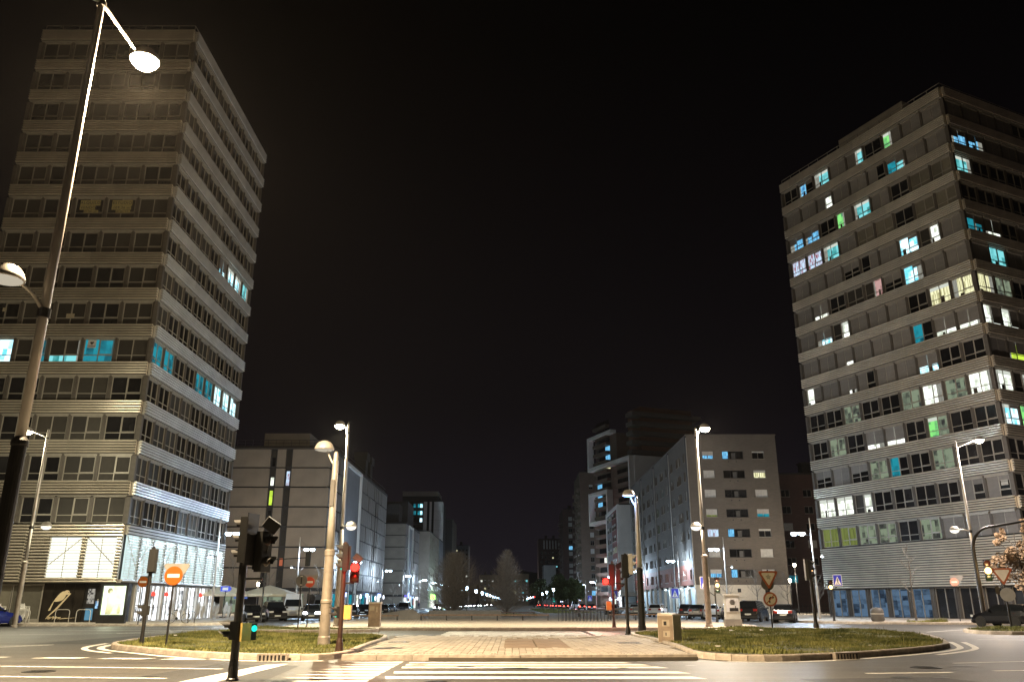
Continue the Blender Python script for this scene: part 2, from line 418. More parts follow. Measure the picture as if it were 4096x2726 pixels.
def kerb_line(parent, pts, z=0.0, closed=False, step=1.0, skip=lambda x, y: False):
    """one kerb stone object per metre of outline"""
    ps = [Vector((x, y)) for x, y in pts]
    if closed: ps.append(ps[0])
    seg = []
    carry = None
    poly = [ps[0]]
    for i in range(len(ps) - 1):
        d = (ps[i+1] - ps[i]); n = max(1, round(d.length / step))
        for k in range(n):
            seg.append((ps[i] + d * (k / n), ps[i] + d * ((k+1) / n)))
    cache = {}
    for a, b in seg:
        if skip((a.x+b.x)/2, (a.y+b.y)/2): continue
        L = round((b - a).length, 2)
        if L not in cache:
            q = MB(); w = 0.17; h = 0.17; c = 0.018; l = L/2 - 0.006
            prof = [(-0.02, 0), (w, 0), (w, h), (c, h), (-0.006, h-0.03)]
            vs = [(-l, y, zz) for y, zz in prof] + [(l, y, zz) for y, zz in prof]
            n = len(prof)
            q.add(vs, [(i, n+i, n+(i+1) % n, (i+1) % n) for i in range(n)] + [tuple(range(n)), tuple(range(2*n-1, n-1, -1))])
            cache[L] = q.mesh('kerb_stone', KERB)
        ang = math.atan2(b.y-a.y, b.x-a.x)
        put('kerb_stone', cache[L], parent, T((a.x+b.x)/2, (a.y+b.y)/2, z + rnd.uniform(-0.006, 0.004)) @ RZ(ang))

def ccw(p):
    a = sum(p[i][0]*p[(i+1) % len(p)][1] - p[(i+1) % len(p)][0]*p[i][1] for i in range(len(p)))
    return p if a > 0 else p[::-1]
def smooth_poly(p, it=2):
    for _ in range(it):
        q = []
        for i in range(len(p)):
            a = p[i]; b = p[(i+1) % len(p)]
            q += [(a[0]*.75+b[0]*.25, a[1]*.75+b[1]*.25), (a[0]*.25+b[0]*.75, a[1]*.25+b[1]*.75)]
        p = q
    return p
def inset(p, d):
    n = len(p); out = []
    for i in range(n):
        a = Vector(p[i-1]); b = Vector(p[i]); c = Vector(p[(i+1) % n])
        n1 = Vector((-(b-a).y, (b-a).x)).normalized(); n2 = Vector((-(c-b).y, (c-b).x)).normalized()
        m = (n1+n2)
        m = m.normalized() if m.length > 1e-6 else n1
        out.append((b.x + m.x*d, b.y + m.y*d))
    return out
def in_poly(xs, ys, p):
    r = np.zeros(len(xs), bool); j = len(p)-1
    for i in range(len(p)):
        xi, yi = p[i]; xj, yj = p[j]
        c = ((yi > ys) != (yj > ys)) & (xs < (xj-xi)*(ys-yi)/((yj-yi) if abs(yj-yi) > 1e-9 else 1e-9)+xi)
        r ^= c; j = i
    return r
def height_at(x, y, k):
    return 0.06*np.sin(x*0.9+k)*np.cos(y*0.55+k*2)+0.05*np.sin(x*0.31+y*0.43+k)
def grass(poly, n, z, label, k=0.0, hmin=0.05, hmax=0.125):
    g_ = np.random.default_rng(int(k*10)+3)
    p = np.array(poly); lo = p.min(0); hi = p.max(0)
    xs = g_.uniform(lo[0], hi[0], n*2); ys = g_.uniform(lo[1], hi[1], n*2)
    ok = in_poly(xs, ys, poly); xs = xs[ok][:n]; ys = ys[ok][:n]; n = len(xs)
    pat = 0.5+0.5*np.sin(xs*1.7+np.sin(ys*1.1)*2)*np.cos(ys*0.9+xs*0.4)
    h = g_.uniform(hmin, hmax, n)*(0.55+0.9*pat)
    tall = g_.random(n) < 0.012; h[tall] *= 2.0
    a = g_.uniform(0, 2*np.pi, n); w = g_.uniform(0.012, 0.026, n)
    lx = g_.normal(0, 0.05, n); ly = g_.normal(0, 0.05, n)
    z0 = z + np.maximum(height_at(xs, ys, k), -0.03)
    v = np.zeros((n, 3, 3), np.float32)
    v[:,0] = np.stack([xs-np.cos(a)*w, ys-np.sin(a)*w, z0], 1)
    v[:,1] = np.stack([xs+np.cos(a)*w, ys+np.sin(a)*w, z0], 1)
    v[:,2] = np.stack([xs+lx, ys+ly, z0+h], 1)
    me = bpy.data.meshes.new('grass')
    me.vertices.add(n*3); me.vertices.foreach_set('co', v.ravel())
    me.loops.add(n*3); me.loops.foreach_set('vertex_index', np.arange(n*3, dtype=np.int32))
    me.polygons.add(n); me.polygons.foreach_set('loop_start', np.arange(0, n*3, 3, dtype=np.int32))
    me.materials.append(GRASS); me.update(); me.validate()
    return tag(put('grass', me), label, 'grass', None, 'stuff')
def soil(poly, z, parent, k):
    """gently mounded soil under the grass"""
    p = np.array(poly); lo = p.min(0); hi = p.max(0)
    bm = bmesh.new()
    vs = [bm.verts.new((x, y, z-0.03)) for x, y in poly]
    bm.faces.new(vs)
    bmesh.ops.triangulate(bm, faces=bm.faces[:])
    me = bpy.data.meshes.new('soil_bed'); bm.to_mesh(me); bm.free(); me.materials.append(SOIL)
    put('soil_bed', me, parent)

LISL = ccw(smooth_poly([(-4.7,24.6),(-6.6,24.15),(-9.2,25.5),(-11.9,28.1),(-14.3,30.6),(-15.2,34.0),(-15.6,38.5),(-15.6,43.2),(-13.5,43.4),(-9.0,42.0),(-5.8,40.4),(-5.2,36.0),(-5.1,30.6)], 2))
RISL = ccw(smooth_poly([(5.2,25.0),(6.6,23.7),(8.8,24.5),(12.3,27.2),(15.2,30.2),(16.4,32.6),(18.6,38.0),(20.0,43.0),(19.6,48.0),(17.5,50.2),(13.0,50.2),(9.2,48.0),(6.2,44.5),(5.5,40.5),(5.8,35.8),(5.6,29.2)], 2))
R2ISL = ccw(smooth_poly([(24.0,43.4),(30,42.6),(44,42.0),(60,43.0),(60,52.0),(44,53.5),(31,54.5),(25.0,49.0)], 2))
STRIP = ccw(smooth_poly([(-15.4,46.6),(-15.2,50.4),(-13.2,50.9),(-7.8,50.6),(-7.4,48.2),(-9.5,46.8)], 1))
for nm, P, k, lab, n in (('left', LISL, 1.0, 'long grass island with pale kerb under the traffic signal on the left', 42000),
                   ('right', RISL, 2.3, 'big mown grass island around the yield sign with a star', 60000),
                   ('far right', R2ISL, 3.1, 'small grass verge behind pale kerb at the right road', 24000),
                   ('strip', STRIP, 4.2, 'narrow grass strip along the plaza kerb by the round sign back', 9000)):
    q = MB(); q.prism(inset(P, 0.05), 0.004, 0.09)
    isl = structure(q.build('traffic_island', CONC), 'kerbed traffic island')
    kerb_line(isl, P, closed=True)
    soil(inset(P, 0.17), 0.15, isl, k)
    grass(inset(P, 0.2), n, 0.11, lab, k)

LIT = mat('litter_paper', (.55, .52, .46), .8)
q = MB(); rs0 = random.Random(5)
for P, n_ in ((RISL, 12), (LISL, 5)):
    k = 0
    while k < n_:
        x, y = rs0.uniform(-15, 20), rs0.uniform(25, 48)
        if in_poly(np.array([x]), np.array([y]), inset(P, .5))[0]:
            a = rs0.uniform(0, 3); w = rs0.uniform(.03, .09)
            q.box(-w, w, -w*.6, w*.6, 0, .012, 0, T(x, y, .2) @ RZ(a) @ RX(.3)); k += 1
tag(q.build('litter', LIT), 'scraps of pale litter and fallen leaves in the grass', 'litter', None, 'stuff')
# small weedy tufts along joints
def poly_slab(name, pts, z0, z1, m, label=None):
    q = MB(); q.prism(ccw(pts), z0, z1)
    return structure(q.build(name, m), label)

# plaza, sidewalks
PLZ = [(-14.4,54.5),(-13.6,52.4),(-12.0,51.2),(-6.0,50.9),(12.0,50.9),(14.2,52.3),(15.6,55.0),(16.2,62),(15.4,75),(14.5,100),(13.0,200),(13,600),(-13,600),(-13,200),(-14.5,100),(-14.6,75)]
plaza = poly_slab('plaza', PLZ, 0.004, 0.15, PLAZA)
kerb_line(plaza, ccw(PLZ)[:0] or PLZ[:8], closed=False)
SWL = [(-75,60.6),(-26,60.4),(-22.5,61.2),(-21.0,63.2),(-21.2,66),(-23.8,69),(-23.8,600),(-75,600)]
swl = poly_slab('pavement', SWL, 0.004, 0.15, SLABM)
kerb_line(swl, [(-46,60.5),(-26,60.4),(-22.5,61.2),(-21.0,63.2),(-21.2,66),(-23.8,69),(-23.8,80)])
SWR = [(24.0,600),(24.0,84),(24.0,72),(24.8,68.5),(27,66.4),(34,65.2),(75,65.2),(75,600)]
swr = poly_slab('pavement', SWR, 0.004, 0.15, SLABM)
kerb_line(swr, [(24.0,84),(24.0,72),(24.8,68.5),(27,66.4),(34,65.2),(52,65.2)])

# near median with pavers
MED = [(-4.7,24.4),(0,23.95),(5.2,24.4),(5.6,29.2),(5.8,35.8),(5.4,40.2),(0,39.4),(-5.7,40.2),(-5.15,36),(-5.05,30.6)]
med = poly_slab('crossing_median', MED, 0.004, 0.085, mat('paver_bedding', (0.10, 0.085, 0.065), 0.9))
pw, pl = 0.215, 1.15
pm = MB(); pm.box(0.008, pw-0.008, 0.008, pl-0.008, 0, 0.045)
pme = pm.mesh('paving_stone', PAVER)
allp = []
medin = inset(ccw(MED), 0.12)
nx = int(11.6 / pw)
for i in range(nx):
    x = -5.8 + i*pw
    off = (i % 3) * pl/3
    for j in range(-1, 15):
        y = 25.25 + j*pl - off
        cs = [(x, y), (x+pw, y), (x, y+pl), (x+pw, y+pl)]
        if all(in_poly(np.array([c[0]]), np.array([c[1]]), medin)[0] for c in cs):
            if -0.35 < x < 1.9 and 28.2 < y < 35.4 : continue
            allp.append((x, y))
allp.sort(key=lambda c: c[1]*1.0 + abs(c[0])*0.05)
def paver(x, y): return T(x, y, 0.085 + rnd.uniform(-0.004, 0.006)) @ RZ(rnd.uniform(-0.006, 0.006))
for x, y in allp[:300]: put('paving_stone', pme, med, paver(x, y))
q = MB()
for x, y in allp[300:]: q.box(0.008, pw-0.008, 0.008, pl-0.008, 0, 0.045, 0, paver(x, y))
tag(q.build('paving_stones_beyond', PAVER, med), None, None, None, 'stuff')
sl = MB(); sl.box(0.01, 1.08, 0.02, 2.28, 0, 0.05); slm = sl.mesh('cover_slab', BROWNSLAB)
for i in range(2):
    for j in range(3):
        put('cover_slab', slm, med, T(-0.28+i*1.12, 28.4+j*2.34, 0.083 + rnd.uniform(-0.004, 0.01)))
q = MB()
for i in range(110):
    q.box(-4.6+i*0.088, -4.6+i*0.088+0.045, 24.7, 25.2, 0.085, 0.145)
tag(q.build('tactile_ridges', PAVER, med), None, None, None, 'stuff')
mk = MB(); mk.box(0, 0.985, 0, 0.3, 0, 0.155)
mkm = mk.mesh('edge_stone', KERB)
for i in range(10):
    x = -4.75 + i*0.995
    put('edge_stone', mkm, med, T(x, 24.05+0.075*abs(x+0.5)/1.0*0.9, 0.0) @ RZ(R(-4 if x < -0.3 else 4)))
for (x, y, w, d) in ((3.9, 31.6, 0.85, 0.9), (-4.6, 32.2, 0.8, 0.8)):
    q = MB()
    for k in range(9): q.box(x+k*w/9, x+k*w/9+w/18, y, y+d, 0.10, 0.136)
    for k in range(2): q.box(x, x+w, y+k*(d-.06), y+k*(d-.06)+.06, 0.10, 0.137)
    tag(q.build('floor_grate', DARKMETAL), 'dark iron floor grate in the median by the %s grass' % ('right' if x > 0 else 'left'), 'grate')
for (x, y, a, lab) in ((-6.6, 24.05, 0.0, 'kerb drain inlet under the left grass island'), (9.5, 24.75, R(20), 'kerb drain inlet under the right grass island')):
    q = MB()
    M = T(x, y, 0) @ RZ(a)
    q.box(-0.42, 0.42, -0.035, 0.2, 0.15, 0.185, 0, M)
    q.box(-0.42, -0.36, -0.035, 0.1, 0, 0.15, 0, M); q.box(0.36, 0.42, -0.035, 0.1, 0, 0.15, 0, M)
    q.box(-0.36, 0.36, -0.022, -0.012, 0, 0.15, 1, M)
    for k in range(6): q.box(-0.30+k*0.105, -0.25+k*0.105, -0.045, -0.03, 0.0, 0.15, 0, M)
    tag(q.build('drain_inlet', [POLEBASE, BLACK]), lab, 'drain')

# road markings (painted sheets 4 mm above the asphalt)
def sheet(name, polys, label=None):
    q = MB()
    for p in polys:
        p = ccw(p); q.poly([(x, y, 0.004) for x, y in p])
    return structure(q.build(name, PAINT), label)
def band(a, b, w):
    a = Vector(a); b = Vector(b); d = (b-a).normalized(); n = Vector((-d.y, d.x))*w/2
    return [tuple(a-n), tuple(b-n), tuple(b+n), tuple(a+n)]
zs = []
for y0, y1, xr in ((23.2,23.62,3.2),(22.35,22.85,3.55),(21.45,21.95,3.85),(19.85,20.45,4.05),(18.45,19.05,4.1),(17.0,17.6,4.1),(15.5,16.1,4.1)):
    zs.append([(-2.75+ (23.6-y0)*0.02, y0), (xr, y0), (xr-0.22, y1), (-2.75, y1)])
sheet('zebra_crossing', zs)
zl = []
for i in range(8):
    y = 17.6 + i*0.8
    xl = -5.0 + (i*0.09)
    zl.append([(xl, y+0.30), (-2.95, y), (-2.95, y+0.62), (xl+0.5, y+0.42)])
sheet('worn_zebra_stripes', zl)
z2 = []
for k in range(6):
    y = 40.6 + k*1.55
    z2.append([(-3.6, y), (3.9, y), (3.9, y+0.75), (-3.6, y+0.75)])
sheet('zebra_crossing', z2)
z3 = []
for k in range(7):
    y = 40.6 + k*1.3
    z3.append([(4.2, y), (6.5-k*0.2, y+0.35), (6.5-k*0.2, y+0.5), (4.2, y+0.9)])
sheet('worn_zebra_stripes', z3)
def wide(a, b, w): return band(a, b, w)
ml = [wide((-14.2,22.3),(-7.0,21.2),0.16), wide((-13.0,19.3),(-7.3,18.55),0.16),
      [(-6.35,22.6),(-5.85,22.9),(-6.0,17.0),(-6.75,17.0)]]
for x0 in (-16.4,-13.9,-11.9,-10.0):
    yy = 25.55 - (x0+16.4)*0.13
    ml.append([(x0, yy), (x0+1.35, yy-0.14), (x0+1.6, yy+0.32), (x0+0.3, yy+0.45)])
ml += [wide((-20.5,31.4),(-17.6,33.4),0.16), wide((-19.8,29.3),(-17.6,33.3),0.16)]
ml += [wide((11.7,23.2),(15.6,24.4),0.13), wide((8.0,19.85),(10.1,20.15),0.17), wide((11.3,20.6),(13.6,20.95),0.17)]
ml += [wide((-3.2,16.0),(-14,17.6),0.15)]
ml += [wide((-30,52.5),(-16.5,50.0),0.15), wide((-30,56.2),(-18,55.6),0.15), wide((-21,46),(-18.5,52),0.14), wide((-25,44),(-17.5,47.5),0.14)]
ml += [wide((20.5,38.2),(27,36.4),0.15), wide((23,48),(31,56),0.15), wide((16.5,58),(24,63),0.15), wide((-20,58),(-15.2,57.4),0.4), wide((-20,60),(-15.2,59.4),0.4)]
sheet('lane_markings', ml)
def nose_ring(P, cx, cy, d0, w, side):
    pts = [(x, y) for x, y in inset(P, -d0)]
    pts2 = [(x, y) for x, y in inset(P, -d0-w)]
    out = []
    n = len(pts)
    for i in range(n):
        j = (i+1) % n
        if side(pts[i]) and side(pts[j]): out.append([pts[i], pts[j], pts2[j], pts2[i]])
    return out
nr = nose_ring(LISL, 0, 0, 0.22, 0.25, lambda p: p[0] < -5.2 and p[1] < 35) + nose_ring(LISL, 0, 0, 0.75, 0.22, lambda p: p[0] < -12.6 and p[1] < 35)
nr += nose_ring(RISL, 0, 0, 0.22, 0.22, lambda p: p[0] > 5.6 and p[1] < 36) + nose_ring(RISL, 0, 0, 0.7, 0.22, lambda p: p[0] > 12.5 and p[1] < 36)
sheet('nose_edge_lines', nr)
PATCH = mat('fresh_asphalt', (0.030, 0.029, 0.028), 0.6, var=0.35, scale=7, bump=0.5, bscale=40)
def patch(name, pts, m=PATCH, z=0.002):
    q = MB(); q.poly([(x, y, z) for x, y in ccw(pts)]); return structure(q.build(name, m))
patch('asphalt_patch', [(-8.4,16),(-4.9,16),(-5.4,22.3),(-7.7,22.9)])
patch('asphalt_patch', [(6.2,17.2),(9.5,17.6),(9.1,18.9),(6.0,18.4)])
patch('asphalt_patch', [(-19,34),(-16.5,34),(-16.2,46),(-18.2,46)])
OIL = mat('oil_stain', (0.02, 0.019, 0.018), 0.35, var=0.3, scale=3)
rs_ = random.Random(77)
for i in range(16):
    cx, cy, r0 = rs_.uniform(-14, 15), rs_.uniform(16.5, 23.5), rs_.uniform(.06, .28)
    patch('oil_stain', [(cx + r0*1.6*math.cos(k*.7)*rs_.uniform(.6,1.2), cy + r0*math.sin(k*.7)*rs_.uniform(.6,1.2)) for k in range(9)], OIL, 0.006 + i*0.0002)
for cx, cy, L_ in ((-1.5, 16.6, 5), (8.5, 21.8, 7), (-12.5, 23.6, 4), (12.5, 19.2, 6)):
    x, y = cx, cy; P = [(x, y)]
    for k in range(9): x += L_/9; y += rs_.uniform(-.22, .22); P.append((x, y))
    q = MB()
    for a_, b_ in zip(P[:-1], P[1:]): q.quad((a_[0], a_[1]-.012, .0075), (b_[0], b_[1]-.012, .0075), (b_[0], b_[1]+.012, .0075), (a_[0], a_[1]+.012, .0075))
    structure(q.build('asphalt_crack', OIL))
for (x, y, lab) in ((10.2, 21.6, 'round manhole cover in the road before the big grass island'), (-11.0, 20.4, 'round manhole cover between the white lane lines')):
    q = MB(); q.lathe([(.36, 0), (.36, .012), (.33, .014), (.32, .008), (0, .008)], 24)
    for k in range(5): q.box(-.22, .22, -.22+k*.1, -.18+k*.1, .0085, .013)
    o = q.build('manhole_cover', DARKMETAL); o.location = (x, y, 0.001); tag(o, lab, 'manhole cover')
# hills on the horizon
q = MB(); n = 60
for i in range(n):
    a0 = -700+1400*i/n; a1 = -700+1400*(i+1)/n
    def hh(x): return 34 + 16*math.sin(x*0.011+1.2) + 9*math.sin(x*0.031) + 4*math.sin(x*0.083)
    q.quad((a0,1500,-2),(a1,1500,-2),(a1,1580,hh(a1)),(a0,1580,hh(a0)))
    q.quad((a0,1580,hh(a0)),(a1,1580,hh(a1)),(a1,1900,-2),(a0,1900,-2))
structure(q.build('hills', HILLM))

# ------------------------------------------------------------------ office towers
def corr_mesh(name, L, H, pitch, m, d=0.16, back=0.2):
    q = MB(); n = max(1, round(H / pitch)); p = H / n
    prof = []
    for i in range(n):
        z = i * p
        prof += [(0, z), (0, z + 0.36*p), (-d*.9, z + 0.40*p), (-d*1.06, z + 0.68*p), (-d*.9, z + 0.96*p)]
    prof.append((0, H))
    vs = [(0.004, y, z) for y, z in prof] + [(L - 0.004, y, z) for y, z in prof]
    k = len(prof)
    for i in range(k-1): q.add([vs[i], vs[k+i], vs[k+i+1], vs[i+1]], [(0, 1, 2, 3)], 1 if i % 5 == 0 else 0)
    ends = [(0.004, y, z) for y, z in prof] + [(0.004, back, H), (0.004, back, 0)]
    q.poly(ends[::-1]); q.poly([(L-0.004, y, z) for _, y, z in ends])
    q.quad((0.004,0,0),(0.004,back,0),(L-0.004,back,0),(L-0.004,0,0))
    q.quad((0.004,0,H),(L-0.004,0,H),(L-0.004,back,H),(0.004,back,H))
    return q.mesh(name, [m, GROOVE_SHADE])
_c = {}
def cached(key, fn):
    if key not in _c: _c[key] = fn()
    return _c[key]
def win_frame(w, h, sash=True, y0=0.05, fr=0.06, tz=0.30, m=FRAME, head=True):
    q = MB(); y1 = y0 + 0.09
    q.box(0, w, y0, y1, 0, fr*0.8); q.box(0, w, y0, y1, h-fr*0.7, h)
    q.box(0, fr, y0, y1, fr*0.8, h-fr*0.7); q.box(w-fr, w, y0, y1, fr*0.8, h-fr*0.7)
    q.box(w/2-0.035, w/2+0.035, y0-0.005, y1, fr*0.8, h-fr*0.7)
    z = h*tz
    q.box(fr, w/2-0.035, y0, y1, z-0.03, z+0.03); q.box(w/2+0.035, w-fr, y0, y1, z-0.03, z+0.03)
    if sash:
        a, b, c, d_ = w/2+0.05, w-fr-0.015, z+0.045, h-fr*0.7-0.015
        q.box(a, b, y0-0.012, y0-0.001, c, c+0.06); q.box(a, b, y0-0.012, y0-0.001, d_-0.06, d_)
        q.box(a, a+0.055, y0-0.012, y0-0.001, c+0.06, d_-0.06); q.box(b-0.055, b, y0-0.012, y0-0.001, c+0.06, d_-0.06)
    if head:
        q.box(-0.04, w+0.04, -0.10, 0.2, h+0.004, h+0.13)
    return q.mesh('window', m)
def pane_mesh(x0, x1, z0, z1, m, y=0.11):
    q = MB(); q.box(x0, x1, y, y+0.015, z0, z1); return q.mesh('pane', m)
def shut_mesh(x0, x1, z0, z1, y=0.075):
    q = MB(); n = max(2, round((z1-z0)/0.085)); p = (z1-z0)/n
    for i in range(n):
        q.quad((x0, y, z0+i*p), (x1, y, z0+i*p), (x1, y-0.018, z0+(i+.82)*p), (x0, y-0.018, z0+(i+.82)*p))
        q.quad((x0, y-0.018, z0+(i+.82)*p), (x1, y-0.018, z0+(i+.82)*p), (x1, y, z0+(i+1)*p), (x0, y, z0+(i+1)*p))
    q.box(x0, x1, y-0.022, y+0.004, z0-0.035, z0)
    return q.mesh('roller_shutter', SHUT)
# code: (left pane, right pane, shutter share left, shutter share right)
CODE = {'s':(GLASS,GLASS,1,1),'d':(GLASS,GLASS,0,0),'g':(BLINDG,BLINDG,0,0),'e':(BLINDD,BLINDD,0,0),'h':(GLASS,GLASS,.5,.45),
 'dl':(GLASS,GLASS,0,1),'dr':(GLASS,GLASS,1,0),'q':(L_WHITE,L_WHITE,.76,.76),'Q':(L_BRIGHTC,L_BRIGHTC,.64,.64),'Yq':(L_LIME,L_LIME,.66,.66),
 'w':(L_WHITE,L_WHITE,0,0),'wr':(BLINDD,L_WHITE,0,0),'wl':(L_WHITE,GLASS,0,.9),'wR':(GLASS,L_WHITE,1,.25),'c':(L_CYAN,L_CYAN,0,0),'cr':(GLASS,L_CYAN,1,0),
 'cq':(L_TEAL,L_CYAN,.3,.5),'b':(L_BRIGHTC,L_BRIGHTC,0,.2),'bq':(L_BLUE,L_BLUE,.5,.35),'bb':(L_TEAL,GLASS,0,0),'bl':(L_BLUE,GLASS,.2,.3),
 'k':(L_CURT,L_CURT,0,0),'pr':(BLINDD,L_PINK,0,0),'Gl':(L_GREEN,L_DIM,0,0),'Gs':(L_GREEN,GLASS,0,1),'y':(L_YEL,L_YEL,0,0),'Y':(L_OLIVE,L_OLIVE,0,0),
 'f':(L_DIM,L_DIM,0,0),'hl':(GLASS,GLASS,1,.3),'lb':(GLASS,L_WHITE,1,.78),'t':(L_TEAL,L_TEAL,0,0),'T':(L_TEAL,L_CYAN,0,0),'B':(L_BRIGHTC,L_BRIGHTC,0,0),'ty':(BLINDD,L_TEAL,0,0)}
LITROOM = {L_WHITE, L_CYAN, L_BLUE, L_BRIGHTC, L_GREEN, L_LIME, L_YEL, L_PINK}
ROOMDARK = mat('room_furniture', (0.06, 0.045, 0.035), .8, rand=.6)
CEIL_GLOW = emit('room_ceiling_glow', (0.62, 0.66, 0.58), 0.55)  # room light drawn as a glowing strip across the pane top
CURT = emit('lit_drape', (0.42, 0.42, 0.36), 0.42, (0.20, 0.20, 0.17), 6, (4, 1, .3))
def curtain_mesh(xa, xb, z0, z1):
    q = MB(); n = 6; w = (xb-xa)/n
    for i in range(n):
        y0_, y1_ = (.088, .098) if i % 2 else (.098, .088)
        q.quad((xa+i*w, y0_, z0), (xa+(i+1)*w, y1_, z0), (xa+(i+1)*w, y1_, z1), (xa+i*w, y0_, z1))
    return q.mesh('curtain', CURT)
Z0, PITCH, WH, NR = 7.60, 3.32, 2.02, 14
PWID = 0.31
def tower_face(root, F, L, n, codes, clad, mode, corner=0.3, joints=(0.36,), flip=0, hoods=False):
    mod = (L - corner) / n
    pw_ = PWID; ww = mod - pw_
    wf = [cached(('wf', round(ww,3), s_), lambda s_=s_: win_frame(ww, WH, s_)) for s_ in (True, False)]
    pil = MB(); pil.box(0.0, pw_, -0.02, 0.35, 0, PITCH-1.22); pil.box(0.05, 0.11, -0.05, -0.021, 0, PITCH-1.22); pil.box(pw_-0.11, pw_-0.05, -0.05, -0.021, 0, PITCH-1.22)
    pil.box(0.0, pw_, -0.05, -0.0205, 0.30*WH-.05, 0.30*WH+.05)
    pilm = cached(('pil', round(pw_,3)), lambda: pil.mesh('pillar', PILLAR))
    cor = cached('cornerpost', lambda: (lambda q: (q.box(-0.16, 0.16, -0.16, 0.16, 0, PITCH-1.2), q.mesh('corner_post', PILLAR))[1])(MB()))
    for r in range(NR):
        z = Z0 + r * PITCH
        for k in range(n):
            x = corner/2 + k*mod + pw_/2
            code = codes(r, k)
            lp, rp_, sl_, sr_ = CODE[code]
            sash = ((r*3+k*5) % 4) != 0 and mode != 'T1side'
            wob = put('window', wf[0 if sash else 1], root, F @ T(x, 0.0, z))
            if mode == 'T1front':
                for a, b, c, d_ in ((0.05, ww/2, 0.04, .3*WH), (ww/2, ww-0.05, 0.04, .3*WH), (0.05, ww/2, .3*WH, WH-.04), (ww/2, ww-.05, .3*WH, WH-.04)):
                    mm = lp if a < 0.1 else rp_
                    if code == 'T' and c > 0.1: mm = BLINDD
                    if code == 'T' and c < 0.1: mm = L_CYAN
                    put('pane', cached(('pn', round(ww,3), round(a,2), round(c,2), mm.name), lambda: pane_mesh(a, b, c, d_, mm)), wob)
            elif mode == 'halves':
                for a, b, mm in ((0.05, ww/2, lp), (ww/2, ww-.05, rp_)):
                    put('pane', cached(('ph', round(ww,3), round(a,2), mm.name), lambda: pane_mesh(a, b, 0.04, WH-.04, mm)), wob)
            else:
                put('glazing', cached(('gz', round(ww,3), lp.name), lambda: pane_mesh(0.05, ww-.05, 0.04, WH-.04, lp)), wob)
            if lp in LITROOM or rp_ in LITROOM:
                a0 = 0.06 if lp in LITROOM else ww/2+.04; b0 = ww-.06 if rp_ in LITROOM else ww/2-.04
                v = rnd.random()
                if v < .75:
                    k0 = rnd.choice((0.14, 0.22, 0.3)) * (b0-a0); rt = rnd.random() < .5
                    xa, xb = (b0-k0, b0) if rt else (a0, a0+k0)
                    put('curtain', cached(('cur', round(xa,2), round(xb,2)), lambda: curtain_mesh(xa, xb, .06, WH-.05)), wob)
                if rnd.random() < .6:
                    xa = a0 + rnd.choice((.1, .3, .5))*(b0-a0); xb = min(b0, xa + rnd.choice((.25, .4)))
                    hh_ = rnd.choice((.3, .5, .75))
                    put('furniture', cached(('fur', round(xa,2), round(xb,2), hh_), lambda: pane_mesh(xa, xb, .06, .06+hh_, ROOMDARK, .092)), wob)
                if rnd.random() < .5:
                    put('ceiling_glow', cached(('cei', round(a0,2), round(b0,2)), lambda: pane_mesh(a0, b0, WH*.80, WH-.06, CEIL_GLOW, .094)), wob)
            for a, b, s_ in ((0.03, ww/2-0.04, sl_), (ww/2+0.04, ww-.03, sr_)):
                if s_ > 0:
                    zz = WH*(1-s_) + 0.04
                    put('roller_shutter', cached(('sh', round(ww,3), round(a,2), s_), lambda: shut_mesh(a, b, zz, WH-.02, 0.045)), wob)
            if hoods and (sl_ > 0 or sr_ > 0):
                put('shutter_box', cached(('hood', round(ww,3)), lambda: (lambda q: (q.box(-.03, ww+.03, -.17, 0.04, WH-.12, WH+.10), q.mesh('shutter_box', FRAME))[1])(MB())), wob)
            put('pillar', pilm, root, F @ T(x + ww, 0, z))
        if r == 0 or True:
            put('pillar', pilm, root, F @ T(corner/2 - pw_/2, 0.0, z))
        # spandrel above this row, split by staggered joints
        zs_ = z + WH + 0.15; H = (PITCH - WH - 0.19) if r < NR-1 else 1.18
        js = sorted(set([0.0, L] + [((j + r*0.29) % 1.0) * L for j in joints]))
        js = [js[0]] + [j for j in js[1:-1] if 0.8 < j < L-0.8] + [js[-1]]
        for a, b in zip(js[:-1], js[1:]):
            l = round(b - a, 3)
            put('spandrel_panel', cached(('sp', l, round(H,2), clad.name), lambda: corr_mesh('spandrel_panel', l, H, 0.225, clad)), root, F @ T(a, -0.22, zs_))
        led = cached(('led', round(L,2), clad.name), lambda: (lambda q: (q.box(0, L, -0.24, 0.3, 0, 0.03), q.mesh('soffit_ledge', FRAME))[1])(MB()))
        put('soffit_ledge', led, root, F @ T(0, 0, zs_-0.034))

T1C = (-30.6, 66.0)
t1 = thing('office_tower', 'tall grey tower with bird sign shopfront and rent signs behind the big lamp post', 'tower', (T1C[0], T1C[1], 0))
L1 = T(-T1C[0], -T1C[1], 0)
F1 = L1 @ T(-45.2, 66.0, 0)
F1s = L1 @ T(-30.6, 66.0, 0) @ RZ(R(90))
q = MB(); q.box(-14.1, -0.5, 0.5, 22.3, 0.1, 53.7); q.build('building_core', CORE, t1)
def t1f(r, k):
    if r == 4: return ['B','ty','T','t','e'][k]
    return ['e','d','e','e','d','e','d'][(r*5+k*3) % 7]
def t1s(r, k):
    if r == 8 and k >= 5: return ['T','Q','B','c','t'][k-5] if k < 9 else 'd'
    if r == 4: return ['t','t','d','d','t','t','B','B','b'][k]
    return ['e','d','d','e','d'][(r*3+k*7) % 5]
CODE['T1T'] = (L_TEAL, L_CYAN, 0, 0)
tower_face(t1, F1, 14.6, 5, t1f, CLAD, 'T1front', joints=(0.33, 0.83))
def t1s2(r, k):
    c = t1s(r, k)
    if r == 8 and k == 5: return 'Q'
    if r == 8 and k == 6: return 'B'
    return 't' if c == 'T' else c
